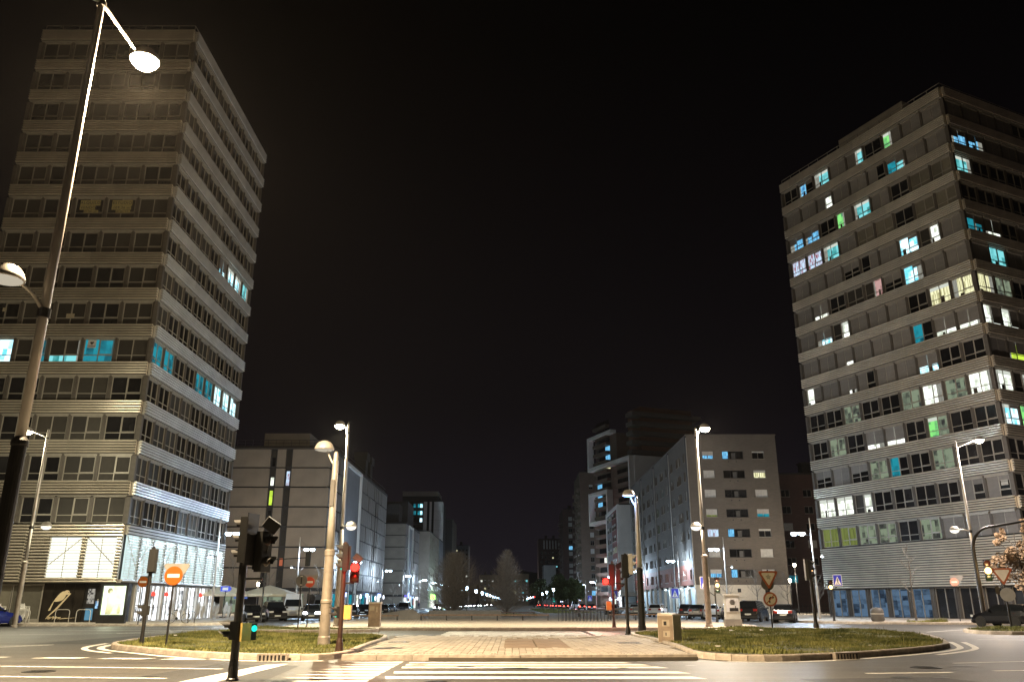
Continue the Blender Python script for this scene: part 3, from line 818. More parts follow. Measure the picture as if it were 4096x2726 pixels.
tower_face(t1, F1s, 22.8, 9, t1s2, CLADW, 'T1side', joints=(0.22, 0.55, 0.88))
for r in range(NR):
    put('corner_post', _c['cornerpost'], t1, T(0.02, -0.02, Z0 + r*PITCH - .1))
    put('corner_post', _c['cornerpost'], t1, T(0.0, 22.8, Z0 + r*PITCH - .1))
    put('corner_post', _c['cornerpost'], t1, T(-14.6, -0.02, Z0 + r*PITCH - .1))
# base cladding of tower one
def plain(root, F, x0, x1, z0, z1, m, nm='base_cladding'):
    l = round(x1-x0, 3)
    put(nm, cached((nm, l, round(z1-z0, 2), m.name), lambda: corr_mesh(nm, l, z1-z0, 0.235, m, 0.12)), root, F @ T(x0, -0.22, z0))
ZB0, ZB1 = 3.02, 7.44
for a, b in ((0, 3.6), (3.6, 7.0), (7.0, 14.6)): 
    if b < 14: plain(t1, F1, a, b, ZB0, ZB1, CLAD)
plain(t1, F1, 7.0, 14.6, 6.45, ZB1, CLAD); plain(t1, F1, 7.0, 14.6, ZB0, 3.4, CLAD)
plain(t1, F1, 7.0, 9.0, 3.4, 6.45, CLAD); plain(t1, F1, 14.2, 14.6, 3.4, 6.45, CLAD)
plain(t1, F1, 11.45, 11.85, 3.4, 6.45, CLAD)
def lightbox(root, F, x0, x1, z0, z1, m, brace, clad, joints=1):
    """glowing translucent cladding bay: lit sheet, steel brace in front of it, ribs outside"""
    w = x1-x0; h = z1-z0
    q = MB(); q.box(0, w, -0.10, -0.06, 0, h); lp = q.build('backlit_panel', m, root, F @ T(x0, 0, z0))
    q = MB()
    p0 = Vector((0.1, -0.13, h*0.33)) if brace > 0 else Vector((w-0.1, -0.13, h*0.33))
    p1 = Vector((w, -0.13, h)) if brace > 0 else Vector((0, -0.13, h))
    q.tube(p0, p1, 0.04, n=5); q.tube((w*(.5), -0.13, 0), (w*.5, -0.13, h), 0.02, n=4)
    q.build('steel_brace', CLAD, root, F @ T(x0, 0, z0))
    q = MB(); n = round(h/0.21); p = h/n
    for i in range(n): q.box(0, w, -0.28, -0.20, i*p, i*p+0.045)
    for i in range(joints): q.box(w*(i+1)/(joints+1)-0.015, w*(i+1)/(joints+1)+0.015, -0.20, -0.18, 0, h)
    q.build('cladding_ribs', clad, root, F @ T(x0, 0, z0))
lightbox(t1, F1, 9.0, 11.45, 3.4, 6.45, L_BACK, 1, CLAD)
lightbox(t1, F1, 11.85, 14.2, 3.4, 6.45, L_BACK, -1, CLAD)
plain(t1, F1s, 0, 7.6, 6.7, ZB1, CLADW); plain(t1, F1s, 7.6, 15.2, 6.7, ZB1, CLADW); plain(t1, F1s, 15.2, 22.8, 6.7, ZB1, CLADW)
for a in (0, 7.6, 15.2): plain(t1, F1s, a, a+7.6, ZB0, 3.3, CLADW)
for i in range(9):
    x0 = 0.25 + i*2.5
    lightbox(t1, F1s, x0, x0+2.16, 3.3, 6.7, L_BACKC, 1 if i % 2 else -1, CLADW)
    plain(t1, F1s, x0+2.16, x0+2.5, 3.3, 6.7, CLADW)
q = MB(); q.box(-14.7, 0.1, -0.1, 22.9, 53.86, 53.95)
q.build('roof_slab', FRAME, t1)
def railing(root, pts, z, h=0.85, step=1.6, m=FRAME):
    q = MB()
    for a, b in zip(pts[:-1], pts[1:]):
        a = Vector(a); b = Vector(b); n = max(1, round((b-a).length/step))
        for i in range(n+1):
            p = a + (b-a)*i/n; q.tube((p.x, p.y, z), (p.x, p.y, z+h), 0.03, n=4)
        q.tube((a.x, a.y, z+h), (b.x, b.y, z+h), 0.035, n=5); q.tube((a.x, a.y, z+h*.5), (b.x, b.y, z+h*.5), 0.02, n=4)
    q.build('roof_railing', m, root)
railing(t1, [(-14.5, 0), (-0.1, 0), (-0.1, 22.6)], 53.95)
# ground floor of tower one
GF = F1 @ T(0, 0.25, 0.15)
q = MB(); q.box(0, 14.6, 0.15, 0.3, 0, 2.85); q.build('ground_wall', CORE, t1, GF)
for x0, x1 in ((-0.2, 1.6), (1.75, 3.9), (4.1, 6.35), (6.5, 8.75)):
    q = MB(); q.box(x0, x1, -0.02, 0.06, 0.25, 2.7)
    f = q.build('shop_window', BLINDG, t1, GF)
    q = MB(); q.box(x0-.1, x0, -0.1, 0.1, 0, 2.85); q.box(x1, x1+.1, -0.1, 0.1, 0, 2.85); q.box(x0, x1, -.06, .1, 0, .25); q.box(x0, x1, -.06, .1, 2.7, 2.85)
    q.build('frame', FRAME, f, Matrix.Identity(4))
for i in range(4):
    q = MB(); q.box(8.88+i*0.8, 9.66+i*0.8, -0.10, 0.05, 0, 2.85)
    q.build('wall_panel', STOREB, t1, GF)
def bp(cx, cy):                              # point of the bird sign in metres on the shopfront
    return ((cx*0.2296-2048)/3263/1.047*66 + 45.2, 1.5 + (2412-2280-cy*0.2296)/3420*66)
q = MB()
def flat(pts, y=-0.135, th=0.012):
    P = [bp(*p) for p in pts]
    n = len(P)
    a = sum(P[i][0]*P[(i+1) % n][1]-P[(i+1) % n][0]*P[i][1] for i in range(n))
    if a < 0: P = P[::-1]
    q.add([(x, y, z) for x, z in P] + [(x, y+th, z) for x, z in P], [tuple(range(n))] + [(i, n+i, n+(i+1) % n, (i+1) % n) for i in range(n)])
flat([(935,540),(965,490),(1000,440),(1030,405),(1060,380),(1085,370),(1110,366),(1125,354),(1150,350),(1175,354),(1190,370),(1198,400),(1205,418),(1185,420),(1140,430),(1130,460),(1115,490),(1090,515),(1060,528),(1020,538),(980,541)])
flat([(935,540),(945,546),(905,690),(868,690)])
flat([(1212,398),(1222,408),(1130,530),(1020,670),(880,790),(862,792),(960,690),(1100,525),(1180,425)], -0.125)
flat([(1140,812),(1410,803),(1140,824)])
def script(pts):
    P = [bp(*p) for p in pts]
    for a, b in zip(P[:-1], P[1:]): q.tube((a[0], -0.13, a[1]), (b[0], -0.13, b[1]), 0.028, n=5)
script([(850,825),(875,795),(905,790),(880,822),(900,826),(925,790),(905,825),(950,800),(985,785),(965,828),(1000,800),(1030,785),(1010,830),(1045,800),(1075,800),(1060,828),(1100,795),(1095,828),(1140,818)])
bs = q.build('bird_sign', BIRD, t1, F1 @ T(0, 0.24, 0))
q = MB(); ex, ez = bp(1178, 384); q.lathe([(0.03, 0), (0.03, 0.01)], 10, 0, T(ex, -0.137, ez) @ RX(R(90))); q.build('bird_eye', BLACK, bs)
# doorway
q = MB(); q.box(12.15, 13.65, 0.02, 0.1, 0, 2.85); dr = q.build('doorway', BLACK, t1, GF)
q = MB(); q.box(12.3, 12.85, -0.01, 0.015, 1.35, 2.45); q.build('poster_shelf', emit('dim_magazines', (0.45,0.42,0.36), 0.5, (0.03,0.03,0.03), 6), dr)
q = MB(); q.box(12.3, 12.9, -0.01, 0.015, 0.15, 1.0); q.build('lit_door_panel', emit('door_blue', (0.12,0.30,0.42), 0.5), dr)
q = MB(); q.box(13.0, 13.5, -0.02, 0.01, 1.0, 1.55); q.build('notice', emit('notice_blue', (0.35,0.6,0.85), 0.7, (0.05,0.1,0.2), 8), dr)
q = MB(); q.box(12.1, 12.16, -0.06, 0.1, 0, 2.85); q.box(13.64, 13.7, -0.06, 0.1, 0, 2.85); q.box(12.9, 12.94, -.04, .02, 0, 2.6); q.box(12.16, 13.64, -.06, .1, 2.72, 2.85); q.build('door_frame', DARKMETAL, dr)
# side ground floor: bar with lit windows between pale columns
GS = F1s @ T(0, 0.25, 0.15)
q = MB(); q.box(0, 3.2, -0.02, 0.25, 0, 2.85); q.build('ground_wall', mat('blue_grey_wall', (0.10,0.12,0.17), 0.6), t1, GS)
q = MB(); q.box(1.4, 2.9, -0.06, -0.021, 0, 2.6); d0 = q.build('door', mat('navy_door', (0.012,0.02,0.05), 0.3), t1, GS)
text('lettering', 'dal', 0.5, SIGNW, GS @ T(0.75, -0.05, 1.35), d0)
for i in range(7):
    x0 = 3.4 + i*2.78
    q = MB(); q.box(x0+0.5, x0+2.6, 0.1, 0.14, 0.0, 2.8); w_ = q.build('bar_window', L_SHOP, t1, GS)
    q = MB(); q.box(x0+0.5, x0+2.6, 0.0, 0.09, 1.05, 1.1); q.box(x0+1.5, x0+1.56, 0, .09, 0, 2.8); q.build('frame', FRAME, w_)
    q = MB(); q.box(x0, x0+0.5, -0.12, 0.2, 0, 2.85); q.box(x0+.12, x0+.2, -.2, -.121, 0, 2.85); q.box(x0+.32, x0+.4, -.2, -.121, 0, 2.85)
    q.build('column', CLADW, t1, GS)
    if i in (1, 2, 5):
        q = MB(); q.lathe([(0.05, 0.34), (0.2, 0.2), (0.22, 0.0), (0.0, -0.02)], 12, 0, T(x0+1.1, -0.05+.0, 2.0))
        q.build('red_lampshade', emit('lampshade_red', (0.9, 0.06, 0.04), 1.2), w_)
# rent notices on row 8 of the front
mod1 = (14.6-0.3)/5
def notice(k, lines):
    x0 = 0.15 + k*mod1 + 0.2; z = Z0 + 8*PITCH
    q = MB()
    paper = mat('yellow_paper', (0.34, 0.29, 0.12), 0.7)
    q.box(0.35, 2.15, 0.02, 0.03, 1.34, 1.86); q.box(0.35, 1.75 if k == 2 else 2.1, 0.02, 0.03, 0.92, 1.33); q.box(0.75, 2.05, 0.02, 0.03, 0.62, 0.88)
    r_ = q.build('rent_notice', paper, t1, F1 @ T(x0, 0, z))
    for s_, zz, sz in lines:
        text('lettering', s_, sz, BLACK, T(1.25 if zz > 1.3 else (1.1 if zz > .9 and k == 2 else 1.3), 0.014, zz), r_, spacing=1.15)
notice(2, [('ALQUILO', 1.6, 0.38), ('VENDO', 1.12, 0.36), ('625 706 114', 0.75, 0.21)])
notice(3, [('ESTUDIO', 1.6, 0.38), ('109,36 m\u00b2', 1.12, 0.35), ('630 005 916', 0.75, 0.21)])
q = MB(); q.box(0.3, 0.62, 0.02, 0.03, 1.2, 1.55); q.build('paper_sheet', mat('pale_paper', (0.32,0.28,0.2), 0.8), t1, F1 @ T(0.15+0*mod1+.9, 0, Z0+5*PITCH))
q = MB(); q.box(0.85, 1.2, 0.02, 0.03, 0.6, 1.0); q.box(1.25, 1.55, 0.02, 0.03, 0.6, 1.0); q.build('paper_sheet', mat('pale_paper', (0.32,0.28,0.2), 0.8), t1, F1 @ T(0.15+2*mod1+.2, 0, Z0+5*PITCH))
q = MB(); q.box(0.25, 0.95, 0.02, 0.03, 1.25, 1.95); pp = q.build('window_poster', mat('poster_paper', (0.45,0.45,0.45), 0.8), t1, F1 @ T(0.15+3*mod1+.2, 0, Z0+4*PITCH))
text('lettering', 'ETXERA', 0.17, BLACK, T(0.6, 0.012, 1.38), pp)
q = MB(); q.poly([(0.6, .012, 1.52), (0.76, .012, 1.68), (0.74, .012, 1.78), (0.64, .012, 1.78), (0.6, .012, 1.73), (0.56, .012, 1.78), (0.46, .012, 1.78), (0.44, .012, 1.68)]); q.build('heart_print', BLACK, pp)

# tower two
A2 = R(-64.6); B2 = R(25.4)
T2N = (45.9, 75.0); T2F = (35.65, 96.59)
t2 = thing('residential_tower', 'tall grey tower with many lit coloured windows and roller shutters on the right', 'tower', (T2N[0], T2N[1], 0))
L2 = T(-T2N[0], -T2N[1], 0)
F2 = L2 @ T(T2F[0], T2F[1], 0) @ RZ(A2)
F2r = L2 @ T(T2N[0], T2N[1], 0) @ RZ(B2)
q = MB()
c_ = [F2r @ Vector((x, y, 0)) for x, y in ((0.5, 0.5), (25, 0.5), (25, 23.4), (0.5, 23.4))]
q.prism([(v.x, v.y) for v in c_], 0.1, 53.6); q.build('building_core', CORE, t2)
G2 = ["Y Y f f d f s s s", "w w wr d d d d hl hl", "h s h f bb d f d d", "d f d q q d Gl d d", "d d f d d f w f w",
      "wl s lb dr s s Q d d", "s s lb s s s bb q q", "s Q wr s s s d y y", "s q d e pr h b s s", "s s s h dl s b wr s",
      "k k c s g g d g g", "bq bq d Gs c s d g g", "s s wR s s dr cq s s", "d bl c s cr d Gs s s"]
G2 = [r.split() for r in G2]
RF = ["d d d d", "d d d s", "d d s s", "b Gl d d", "w wr d s", "s Yq s s", "wl wl s s", "y f d d", "s c s s", "cq q d s", "d d d d", "c d d d", "bq bq s s", "s s s s"]
RF = [r.split() for r in RF]
CODE2 = dict(CODE)
def t2f(r, k): return G2[r][k]
def t2r(r, k): return RF[r][k] if k < 4 else ['s', 'd', 's', 'e', 's'][(r*3+k) % 5]
tower_face(t2, F2, 23.9, 9, t2f, CLAD, 'halves', joints=(0.30, 0.74), hoods=True)
tower_face(t2, F2r, 25.0, 9, t2r, CLAD, 'whole', joints=(0.25, 0.65), hoods=True)
for r in range(NR):
    for v in (F2 @ Vector((23.9, 0, 0)), F2 @ Vector((0, 0, 0))):
        put('corner_post', _c['cornerpost'], t2, T(v.x, v.y, Z0 + r*PITCH - .1) @ RZ(A2))
for a, b in ((0, 8.9), (8.9, 17.2), (17.2, 23.9)): plain(t2, F2, a, b, ZB0, ZB1, CLAD)
for a, b in ((0, 8.5), (8.5, 17), (17, 25)): plain(t2, F2r, a, b, ZB0, ZB1, CLAD)
q = MB(); q.prism([(v.x, v.y) for v in (F2r @ Vector((x, y, 0)) for x, y in ((-.1, -.1), (25, -.1), (25, 24), (-.1, 24)))], 53.86, 53.95); q.build('roof_slab', FRAME, t2)
vv = lambda x, y: tuple((F2r @ Vector((x, y, 0))).to_2d())
railing(t2, [vv(0.1, 23.8), vv(0.1, 0.1), vv(24.8, 0.1)], 53.95)
q = MB(); q.prism([vv(2.5, 6.5), vv(9, 6.5), vv(9, 16), vv(2.5, 16)], 53.96, 57.2); q.build('roof_plant_room', CLAD, t2)
for F_, LL, nb in ((F2, 23.9, 9), (F2r, 25.0, 9)):
    G_ = F_ @ T(0, 0.25, 0.15); md = LL/nb
    q = MB(); q.box(0, LL, 0.3, 0.4, 0, 2.85); q.build('ground_wall', CORE, t2, G_)
    for i in range(nb):
        x0 = i*md
        blue = F_ is F2 and i < 5
        q = MB(); q.box(x0+0.5, x0+md, 0.12, 0.15, 0.05, 2.8)
        w_ = q.build('shop_window', emit('aquarium_blue', (0.13,0.22,0.34), 0.36, (0.02,0.035,0.06), 0.9, (1,1,2)) if blue and i == 0 else (bpy.data.materials['aquarium_blue'] if blue else GLASS), t2, G_)
        q = MB(); q.box(x0+.5, x0+.56, 0.02, 0.11, 0, 2.85); q.box(x0+md-.06, x0+md, .02, .11, 0, 2.85); q.box(x0+.5+(md-.5)/2-.03, x0+.5+(md-.5)/2+.03, .02, .11, 0, 2.85); q.box(x0+.56, x0+md-.06, .02, .11, 2.76, 2.85)
        q.build('frame', FRAME, w_)
        q = MB(); q.box(x0, x0+.5, -.15, .25, 0, 2.85); q.box(x0+.1, x0+.17, -.22, -.151, 0, 2.85); q.box(x0+.33, x0+.4, -.22, -.151, 0, 2.85)
        q.build('column', PILLAR, t2, G_)
q = MB(); q.box(1.35, 2.05, 0.02, 0.03, 1.0, 1.5); rn = q.build('rent_notice', mat('grey_paper', (0.30,0.30,0.28), 0.7), t2, F2 @ T(0.15+8*2.62+.2, -0.0, Z0+PITCH))
text('lettering', 'SE ALQUILA', 0.13, BLACK, T(1.7, 0.012, 1.35), rn)

# ------------------------------------------------------------------ street blocks
def facade(root, F, W, H, holes, m, depth=0.3, name='wall', z0=0.0):
    """wall sheet with real openings; holes = (x0, x1, z0, z1)"""
    xs = sorted(set([0, W] + [h[0] for h in holes] + [h[1] for h in holes]))
    zs_ = sorted(set([z0, H] + [h[2] for h in holes] + [h[3] for h in holes]))
    q = MB()
    hs = [(a, b, c, d) for a, b, c, d in holes]
    # merge cells per z band into runs
    for zi in range(len(zs_)-1):
        za, zb = zs_[zi], zs_[zi+1]; zc = (za+zb)/2
        blk = sorted((h[0], h[1]) for h in hs if h[2] < zc < h[3])
        x = 0
        for a, b in blk + [(W, W)]:
            if a - x > 1e-4: q.quad((x,0,za),(a,0,za),(a,0,zb),(x,0,zb))
            x = b
    for a, b, c, d in hs:
        q.quad((a,0,c),(b,0,c),(b,depth,c),(a,depth,c)); q.quad((a,0,d),(a,depth,d),(b,depth,d),(b,0,d))
        q.quad((a,0,c),(a,depth,c),(a,depth,d),(a,0,d)); q.quad((b,0,c),(b,0,d),(b,depth,d),(b,depth,c))
    return q.build(name, m, root, F)
def opening(root, F, x0, x1, z0, z1, pm, share=0.0, depth=0.3, parts=2, fm=FRAME, blind=BLIND_OUT, nm='window'):
    """window frame set in a wall opening, pane behind it, outside blind let down by share"""
    w = x1-x0; h = z1-z0
    def fr():
        q = MB(); y0, y1 = depth-0.12, depth-0.04; t = 0.07
        q.box(0, w, y0, y1, 0, t); q.box(0, w, y0, y1, h-t, h); q.box(0, t, y0, y1, t, h-t); q.box(w-t, w, y0, y1, t, h-t)
        for i in range(1, parts): q.box(w*i/parts-.035, w*i/parts+.035, y0, y1, t, h-t)
        q.box(-.02, w+.02, -0.05, y0-.01, -0.06, -0.002)
        return q.mesh(nm, fm)
    o = put(nm, cached(('of', nm, round(w,2), round(h,2), depth, parts, fm.name), fr), root, F @ T(x0, 0, z0))
    def pn():
        q = MB(); q.box(.03, w-.03, depth-.075, depth-.06, .03, h-.03); return q.mesh('pane', pm)
    put('pane', cached(('op', round(w,2), round(h,2), depth, pm.name), pn), o)
    if share > 0:
        def bl():
            q = MB(); q.box(.03, w-.03, depth-.17, depth-.14, h*(1-share)+.01, h-.01); return q.mesh('outside_blind', blind)
        put('outside_blind', cached(('ob', round(w,2), round(h,2), depth, share, blind.name), bl), o)
    return o
def block_core(root, P, z0, z1, m=CORE, nm='building_core'):
    q = MB(); q.prism(ccw(P), z0, z1); return q.build(nm, m, root)
def parapet(root, F, W, z, m, h=0.25):
    q = MB(); q.box(-.05, W+.05, -.12, .3, z, z+h); q.build('cornice', m, root, F)

# ---- ribbed panel block, left street corner
def panel_block(name, label, x0, x1, ya, yb, nfl, fh, gz, cols_front, side_bays, seed, recess=None, lit=None):
    rr = random.Random(seed)
    H = gz + nfl*fh
    b = thing(name, label, 'building', (x1, ya, 0))
    Ff = T(x0-x1, 0, 0); W = x1-x0
    Fs = RZ(R(90)); D = yb-ya
    block_core(b, [(x0-x1+.4, .4), (-.4, .4), (-.4, D-.05), (x0-x1+.4, D-.05)], 0.1, H-.05, DARKBAND)
    q = MB(); q.box(x0-x1, 0, 0.35, D, H, H+.45); q.box(x0-x1-.1, .1, -.08, .34, H-.06, H+.12); q.box(-.34, .1, .34, D, H-.06, H+.12); q.build('roof_slab', ROOFM, b)
    # front: full width rows of panels with two dark window strips
    for f in range(nfl):
        z = gz + f*fh
        for a, c in cols_front:
            k = ('pb', round(c-a,2), fh)
            put('wall_panel', cached(k, lambda: (lambda q: (q.box(0.05, c-a-.05, 0.0, .3, .11, fh-.11), q.mesh('wall_panel', B1PAN))[1])(MB())), b, Ff @ T(a, 0, z))
        for (a, c), (a2, c2) in zip(cols_front[:-1], cols_front[1:]):
            i = cols_front.index((a, c))
            pm = GLASS; sh = rr.choice([0, 0, .4, 0, 1.0])
            if lit and (f, i) in lit: pm, sh = lit[(f, i)]
            opening(b, Ff, c+.15, a2-.15, z+.2, z+fh-.45, pm, sh, 0.35, 1, DARKBAND, blind=BLINDD)
    # ground floor front
    q = MB(); q.box(0, W, 0.3, .4, 0.15, gz-.4); q.build('ground_wall', BEIGEW, b, Ff)
    q = MB(); q.box(-.1, W+.1, -.05, .5, gz-.4, gz); q.build('lintel_band', DARKBAND, b, Ff)
    # side
    for (s0, s1, n) in side_bays:
        w = (s1-s0)/n
        for f in range(nfl):
            z = gz + f*fh
            for k in range(n):
                isw = ((k*5 + f*3 + seed) % 9) in (0,) or (k % 3 == 1 and rr.random() < 0.35)
                if isw:
                    pm = L_BLUE if rr.random() < .07 else GLASS
                    opening(b, Fs, s0+k*w+.12, s0+k*w+.12+w*.36, z+.14, z+fh-.14, pm, 0, 0.3, 1, DARKBAND)
                    put('wall_panel', cached(('pn2', round(w,2), fh), lambda: (lambda q: (q.box(.12+w*.36, w-.11, 0.0, .3, .12, fh-.12), q.mesh('wall_panel', B1SIDE))[1])(MB())), b, Fs @ T(s0+k*w, 0, z))
                else:
                    put('wall_panel', cached(('ps', round(w,2), fh), lambda: (lambda q: (q.box(0.11, w-.11, 0.0, .3, .12, fh-.12), q.mesh('wall_panel', B1SIDE))[1])(MB())), b, Fs @ T(s0+k*w, 0, z))
    if recess:
        s0, s1 = recess
        q = MB(); q.box(s0, s0+.35, -.25, .6, 0.1, H); q.box(s1-.35, s1, -.25, .6, 0.1, H); q.box(s0+.35, s1-.35, -.25, .6, H-.5, H); q.build('portal_frame', WHITEW, b, Fs)
        q = MB(); q.box(s0+.35, s1-.35, .2, .3, 3.6, H-.5); q.build('recessed_wall', B1GREY, b, Fs)
    return b, Ff, Fs, H
b1, Ff, Fs, Hb = panel_block('apartment_block', 'beige ribbed panel block with two dark window strips beside the avenue', -43.5, -28.3, 127, 187, 7, 3.0, 3.65,
    [(0, 5.8), (6.75, 8.2), (9.15, 15.2)], [(0, 11.5, 5), (27.5, 44.5, 8), (45.2, 60, 7)], 3, recess=(12.2, 27.0),
    lit={(5,0):(L_WHITE,.45),(5,1):(L_CURT,0),(4,0):(L_LIME,0),(1,1):(emit('lit_rust',(0.35,0.10,0.05),0.6),.5)})
q = MB(); q.box(-12.5, -5, 6, 20, Hb+.46, Hb+3.6); q.build('roof_house', B1PAN, b1)
for i, y in enumerate((44, 50)):
    q = MB(); q.box(-4.6, -2.4, y, y+2.6, Hb+.46, Hb+5.6); q.box(-4.9, -2.1, y-.3, y+2.9, Hb+5.6, Hb+7.2); q.build('chimney', ROOFM, b1)
railing(b1, [(-15, .5), (-0.4, .5), (-0.4, 59)], Hb+.45, 1.0, 1.2, DARKMETAL)
q = MB(); q.box(2.2, 4.2, -.06, .02, 2.2, 2.75); q.build('blue_fascia', emit('fascia_blue', (0.10,0.16,0.42), 0.5), b1, Ff)
# shop windows under the block
for i, (x0, w) in enumerate(((0.6, 2.4), (3.6, 2.2), (6.4, 3.0), (10.2, 2.2), (13.0, 1.8))):
    q = MB(); q.box(x0, x0+w, .2, .29, .3, 2.9); q.build('shop_window', GLASS if i in (1, 4) else L_DIM, b1, Ff)
for i in range(9):
    y0 = 2 + i*6.4
    q = MB(); q.box(y0, y0+4.2, .25, .32, .3, 3.0)
    q.build('shop_window', [GLASS, L_TEAL, L_SHOP, L_TEAL, L_WHITE, L_TEAL, L_SHOP, L_TEAL, L_WHITE][i], b1, Fs)
    q = MB(); q.box(y0-1.6, y0-.2, .1, .5, .15, 3.25); q.build('column', B1GREY, b1, Fs)
q = MB(); q.box(0, 60, .33, .4, .15, 3.3); q.build('ground_wall', DARKBAND, b1, Fs)
for y0, w, z, m_ in ((16, .5, 2.6, E_SIGNB), (30, .6, 2.4, E_SIGNW), (38, 3.4, 2.7, E_SIGNB), (47, .7, 2.2, E_SIGNW), (53, 3.6, 2.8, E_SIGNB), (58, .8, 2.5, E_SIGNW)):
    q = MB(); q.box(y0, y0+w, -.5 if w < 1 else -.1, -.38 if w < 1 else .0, z, z+.7); q.build('shop_sign', m_, b1, Fs)
b2, Ff2, Fs2, Hb2 = panel_block('apartment_block', 'second beige panel block further along the left of the avenue with a pale portal', -41, -28.3, 223, 256, 6, 3.05, 3.65,
    [(0, 12.7)], [(0, 5.5, 3), (16.5, 33, 7)], 5, recess=(6, 16))
q = MB(); q.box(-12.5, -2.5, 3, 28, Hb2+.46, Hb2+5.5); q.box(-7, -1, 10, 24, Hb2+.46, Hb2+7); q.build('roof_house', ROOFM, b2)
for i in range(5):
    q = MB(); q.box(2+i*6, 6.2+i*6, .25, .32, .3, 3.0); q.build('shop_window', [L_SHOP, L_TEAL, L_WHITE, L_TEAL, L_WHITE][i], b2, Fs2)
for y0 in (14, 20, 27, 31):
    q = MB(); q.box(y0, y0+1.2, -.2, -.1, 2.6, 3.4); q.build('shop_sign', E_SIGNW if y0 % 2 else E_SIGNB, b2, Fs2)
q = MB(); q.box(-.9, .6, -.16, -.05, 3.0, 4.3); q.build('shop_sign', E_SIGNB, b2, Fs2 @ T(10, 0, 0))
q = MB(); q.box(0, 6, -.16, -.05, 3.2, 3.7); q.build('fascia', emit('fascia_violet', (0.16,0.14,0.6), .8), b2, Fs2 @ T(1, 0, 0))

def rect_faces(x0, x1, ya, yb, side):
    """front face frame and street side face frame of an axis aligned block"""
    if side < 0: return T(0, 0, 0), RZ(R(90)), yb-ya           # origin at (x1, ya): front uses x-offset
    return T(0, 0, 0), T(0, yb-ya, 0) @ RZ(R(-90)), yb-ya
def grid_block(name, label, x0, x1, ya, yb, H, mfront, mside, side, fcols, fz, scols, sz, seed, lit=(), p_lit=0.05, share=(0,0,0,.5,1), balc=None, roofbits=2, cat='building', reveal=.25, p_blind=0.5):
    rr = random.Random(seed)
    ox = x1 if side < 0 else x0
    b = thing(name, label, cat, (ox, ya, 0))
    W = x1-x0; D = yb-ya
    Ff = T(x0-ox, 0, 0)
    Fs = RZ(R(90)) if side < 0 else T(0, D, 0) @ RZ(R(-90))
    fh = [(a, c, z, z2) for z, z2 in fz for a, c in fcols]
    sh = [(a, c, z, z2) for z, z2 in sz for a, c in scols]
    facade(b, Ff, W, H, fh, mfront, reveal); facade(b, Fs, D, H, sh, mside, reveal)
    lo, hi = x0-ox, x1-ox
    block_core(b, [(lo+.45, .45), (hi-.45, .45), (hi-.45, D-.1), (lo+.45, D-.1)], 0.05, H-.2, CORE)
    q = MB(); q.box(lo-.1, hi+.1, -.1, D+.1, H+.004, H+.3); q.build('roof_slab', ROOFM, b)
    for F_, hs in ((Ff, fh), (Fs, sh)):
        for a, c, z, z2 in hs:
            pm = rr.choice(lit) if lit and rr.random() < p_lit else GLASS
            s_ = rr.choice(share) if rr.random() < p_blind else 0
            if pm is not GLASS: s_ = rr.choice((0, 0, .4))
            opening(b, F_, a, c, z, z2, pm, s_, reveal, 2 if c-a > 1.0 else 1)
    if balc:
        for z in balc[1]:
            for a, c in balc[0]:
                q = MB(); q.box(a, c, -1.0, 0, z-.12, z); q.box(a, c, -1.0, -.94, z, z+.95); q.box(a, a+.06, -.94, 0, z, z+.95); q.box(c-.06, c, -.94, 0, z, z+.95)
                put('balcony', cached(('bal', round(c-a,2), mside.name), lambda: (lambda q2: (q2.box(0, c-a, -1.0, 0, -.12, 0), q2.box(0, c-a, -1.0, -.94, 0, .95), q2.box(0, .06, -.94, 0, 0, .95), q2.box(c-a-.06, c-a, -.94, 0, 0, .95), q2.mesh('balcony', mside))[4])(MB())), b, Fs @ T(a, 0, z))
    for i in range(roofbits):
        q = MB(); a = lo + (hi-lo)*(0.3+0.3*i); y = D*(.25+.3*i)
        q.box(a-.8, a+.8, y, y+2, H+.3, H+2.6+.5*i); q.box(a-1, a+1, y-.2, y+2.2, H+2.6+.5*i, H+2.9+.5*i); q.build('chimney', ROOFM, b)
    return b, Ff, Fs

# ---- left side, further back
b3, f3, s3 = grid_block('beige_house_block', 'plain beige block with small windows behind the second panel block', -33.5, -28.4, 288, 326, 25.2, BEIGEW, BEIGEW, -1, [], [], [(4+i*7, 5.6+i*7) for i in range(5)], [(4.5+3*i, 6+3*i) for i in range(7)], 11, roofbits=0)
b3b, f3b, s3b = grid_block('grey_house_block', 'low dark grey block in front of the white slab tower', -31.5, -28.4, 330, 346, 25.4, B1GREY, B1GREY, -1, [], [], [(3, 4.4), (9, 10.4)], [(4.5+3*i, 6+3*i) for i in range(6)], 12, roofbits=0)
q = MB(); q.box(0, 17, -.3, -.05, 3.0, 4.6); sg = q.build('shop_sign', E_SIGNG, b3, s3 @ T(8, 0, 0))
lamp('sign_glow', (4.0, 14, 3.6), 700, (.3, 1, .12), b3, .5)
q = MB(); q.box(0, 18, -.1, -.03, .3, 2.9); q.build('shop_front', L_WHITE, b3, s3 @ T(6, 0, 0))
b4 = thing('slab_tower', 'white slab tower with lit cyan balconies far along the left side', 'building', (-29.5, 352, 0))
block_core(b4, [(-13, .6), (-.3, .6), (-.3, 22), (-13, 22)], .05, 42.6, CORE)
for a, c in ((-8.1, -6.6), (-5.6, -4.6), (-3.7, 0)):
    for k in range(11):
        q = MB(); q.box(a+.04, c-.04, 0, .5, 3.9*k+.05, 3.9*k+3.86); q.build('facade_panel', WHITEW, b4)
for k in range(11):
    q = MB(); q.box(0.04, 3.9, 0, .5, 3.9*k+.05, 3.9*k+3.86); q.build('facade_panel', WHITEW, b4, T(-.3, 1.5, 0) @ RZ(R(90)) @ T(0, -.3, 0))
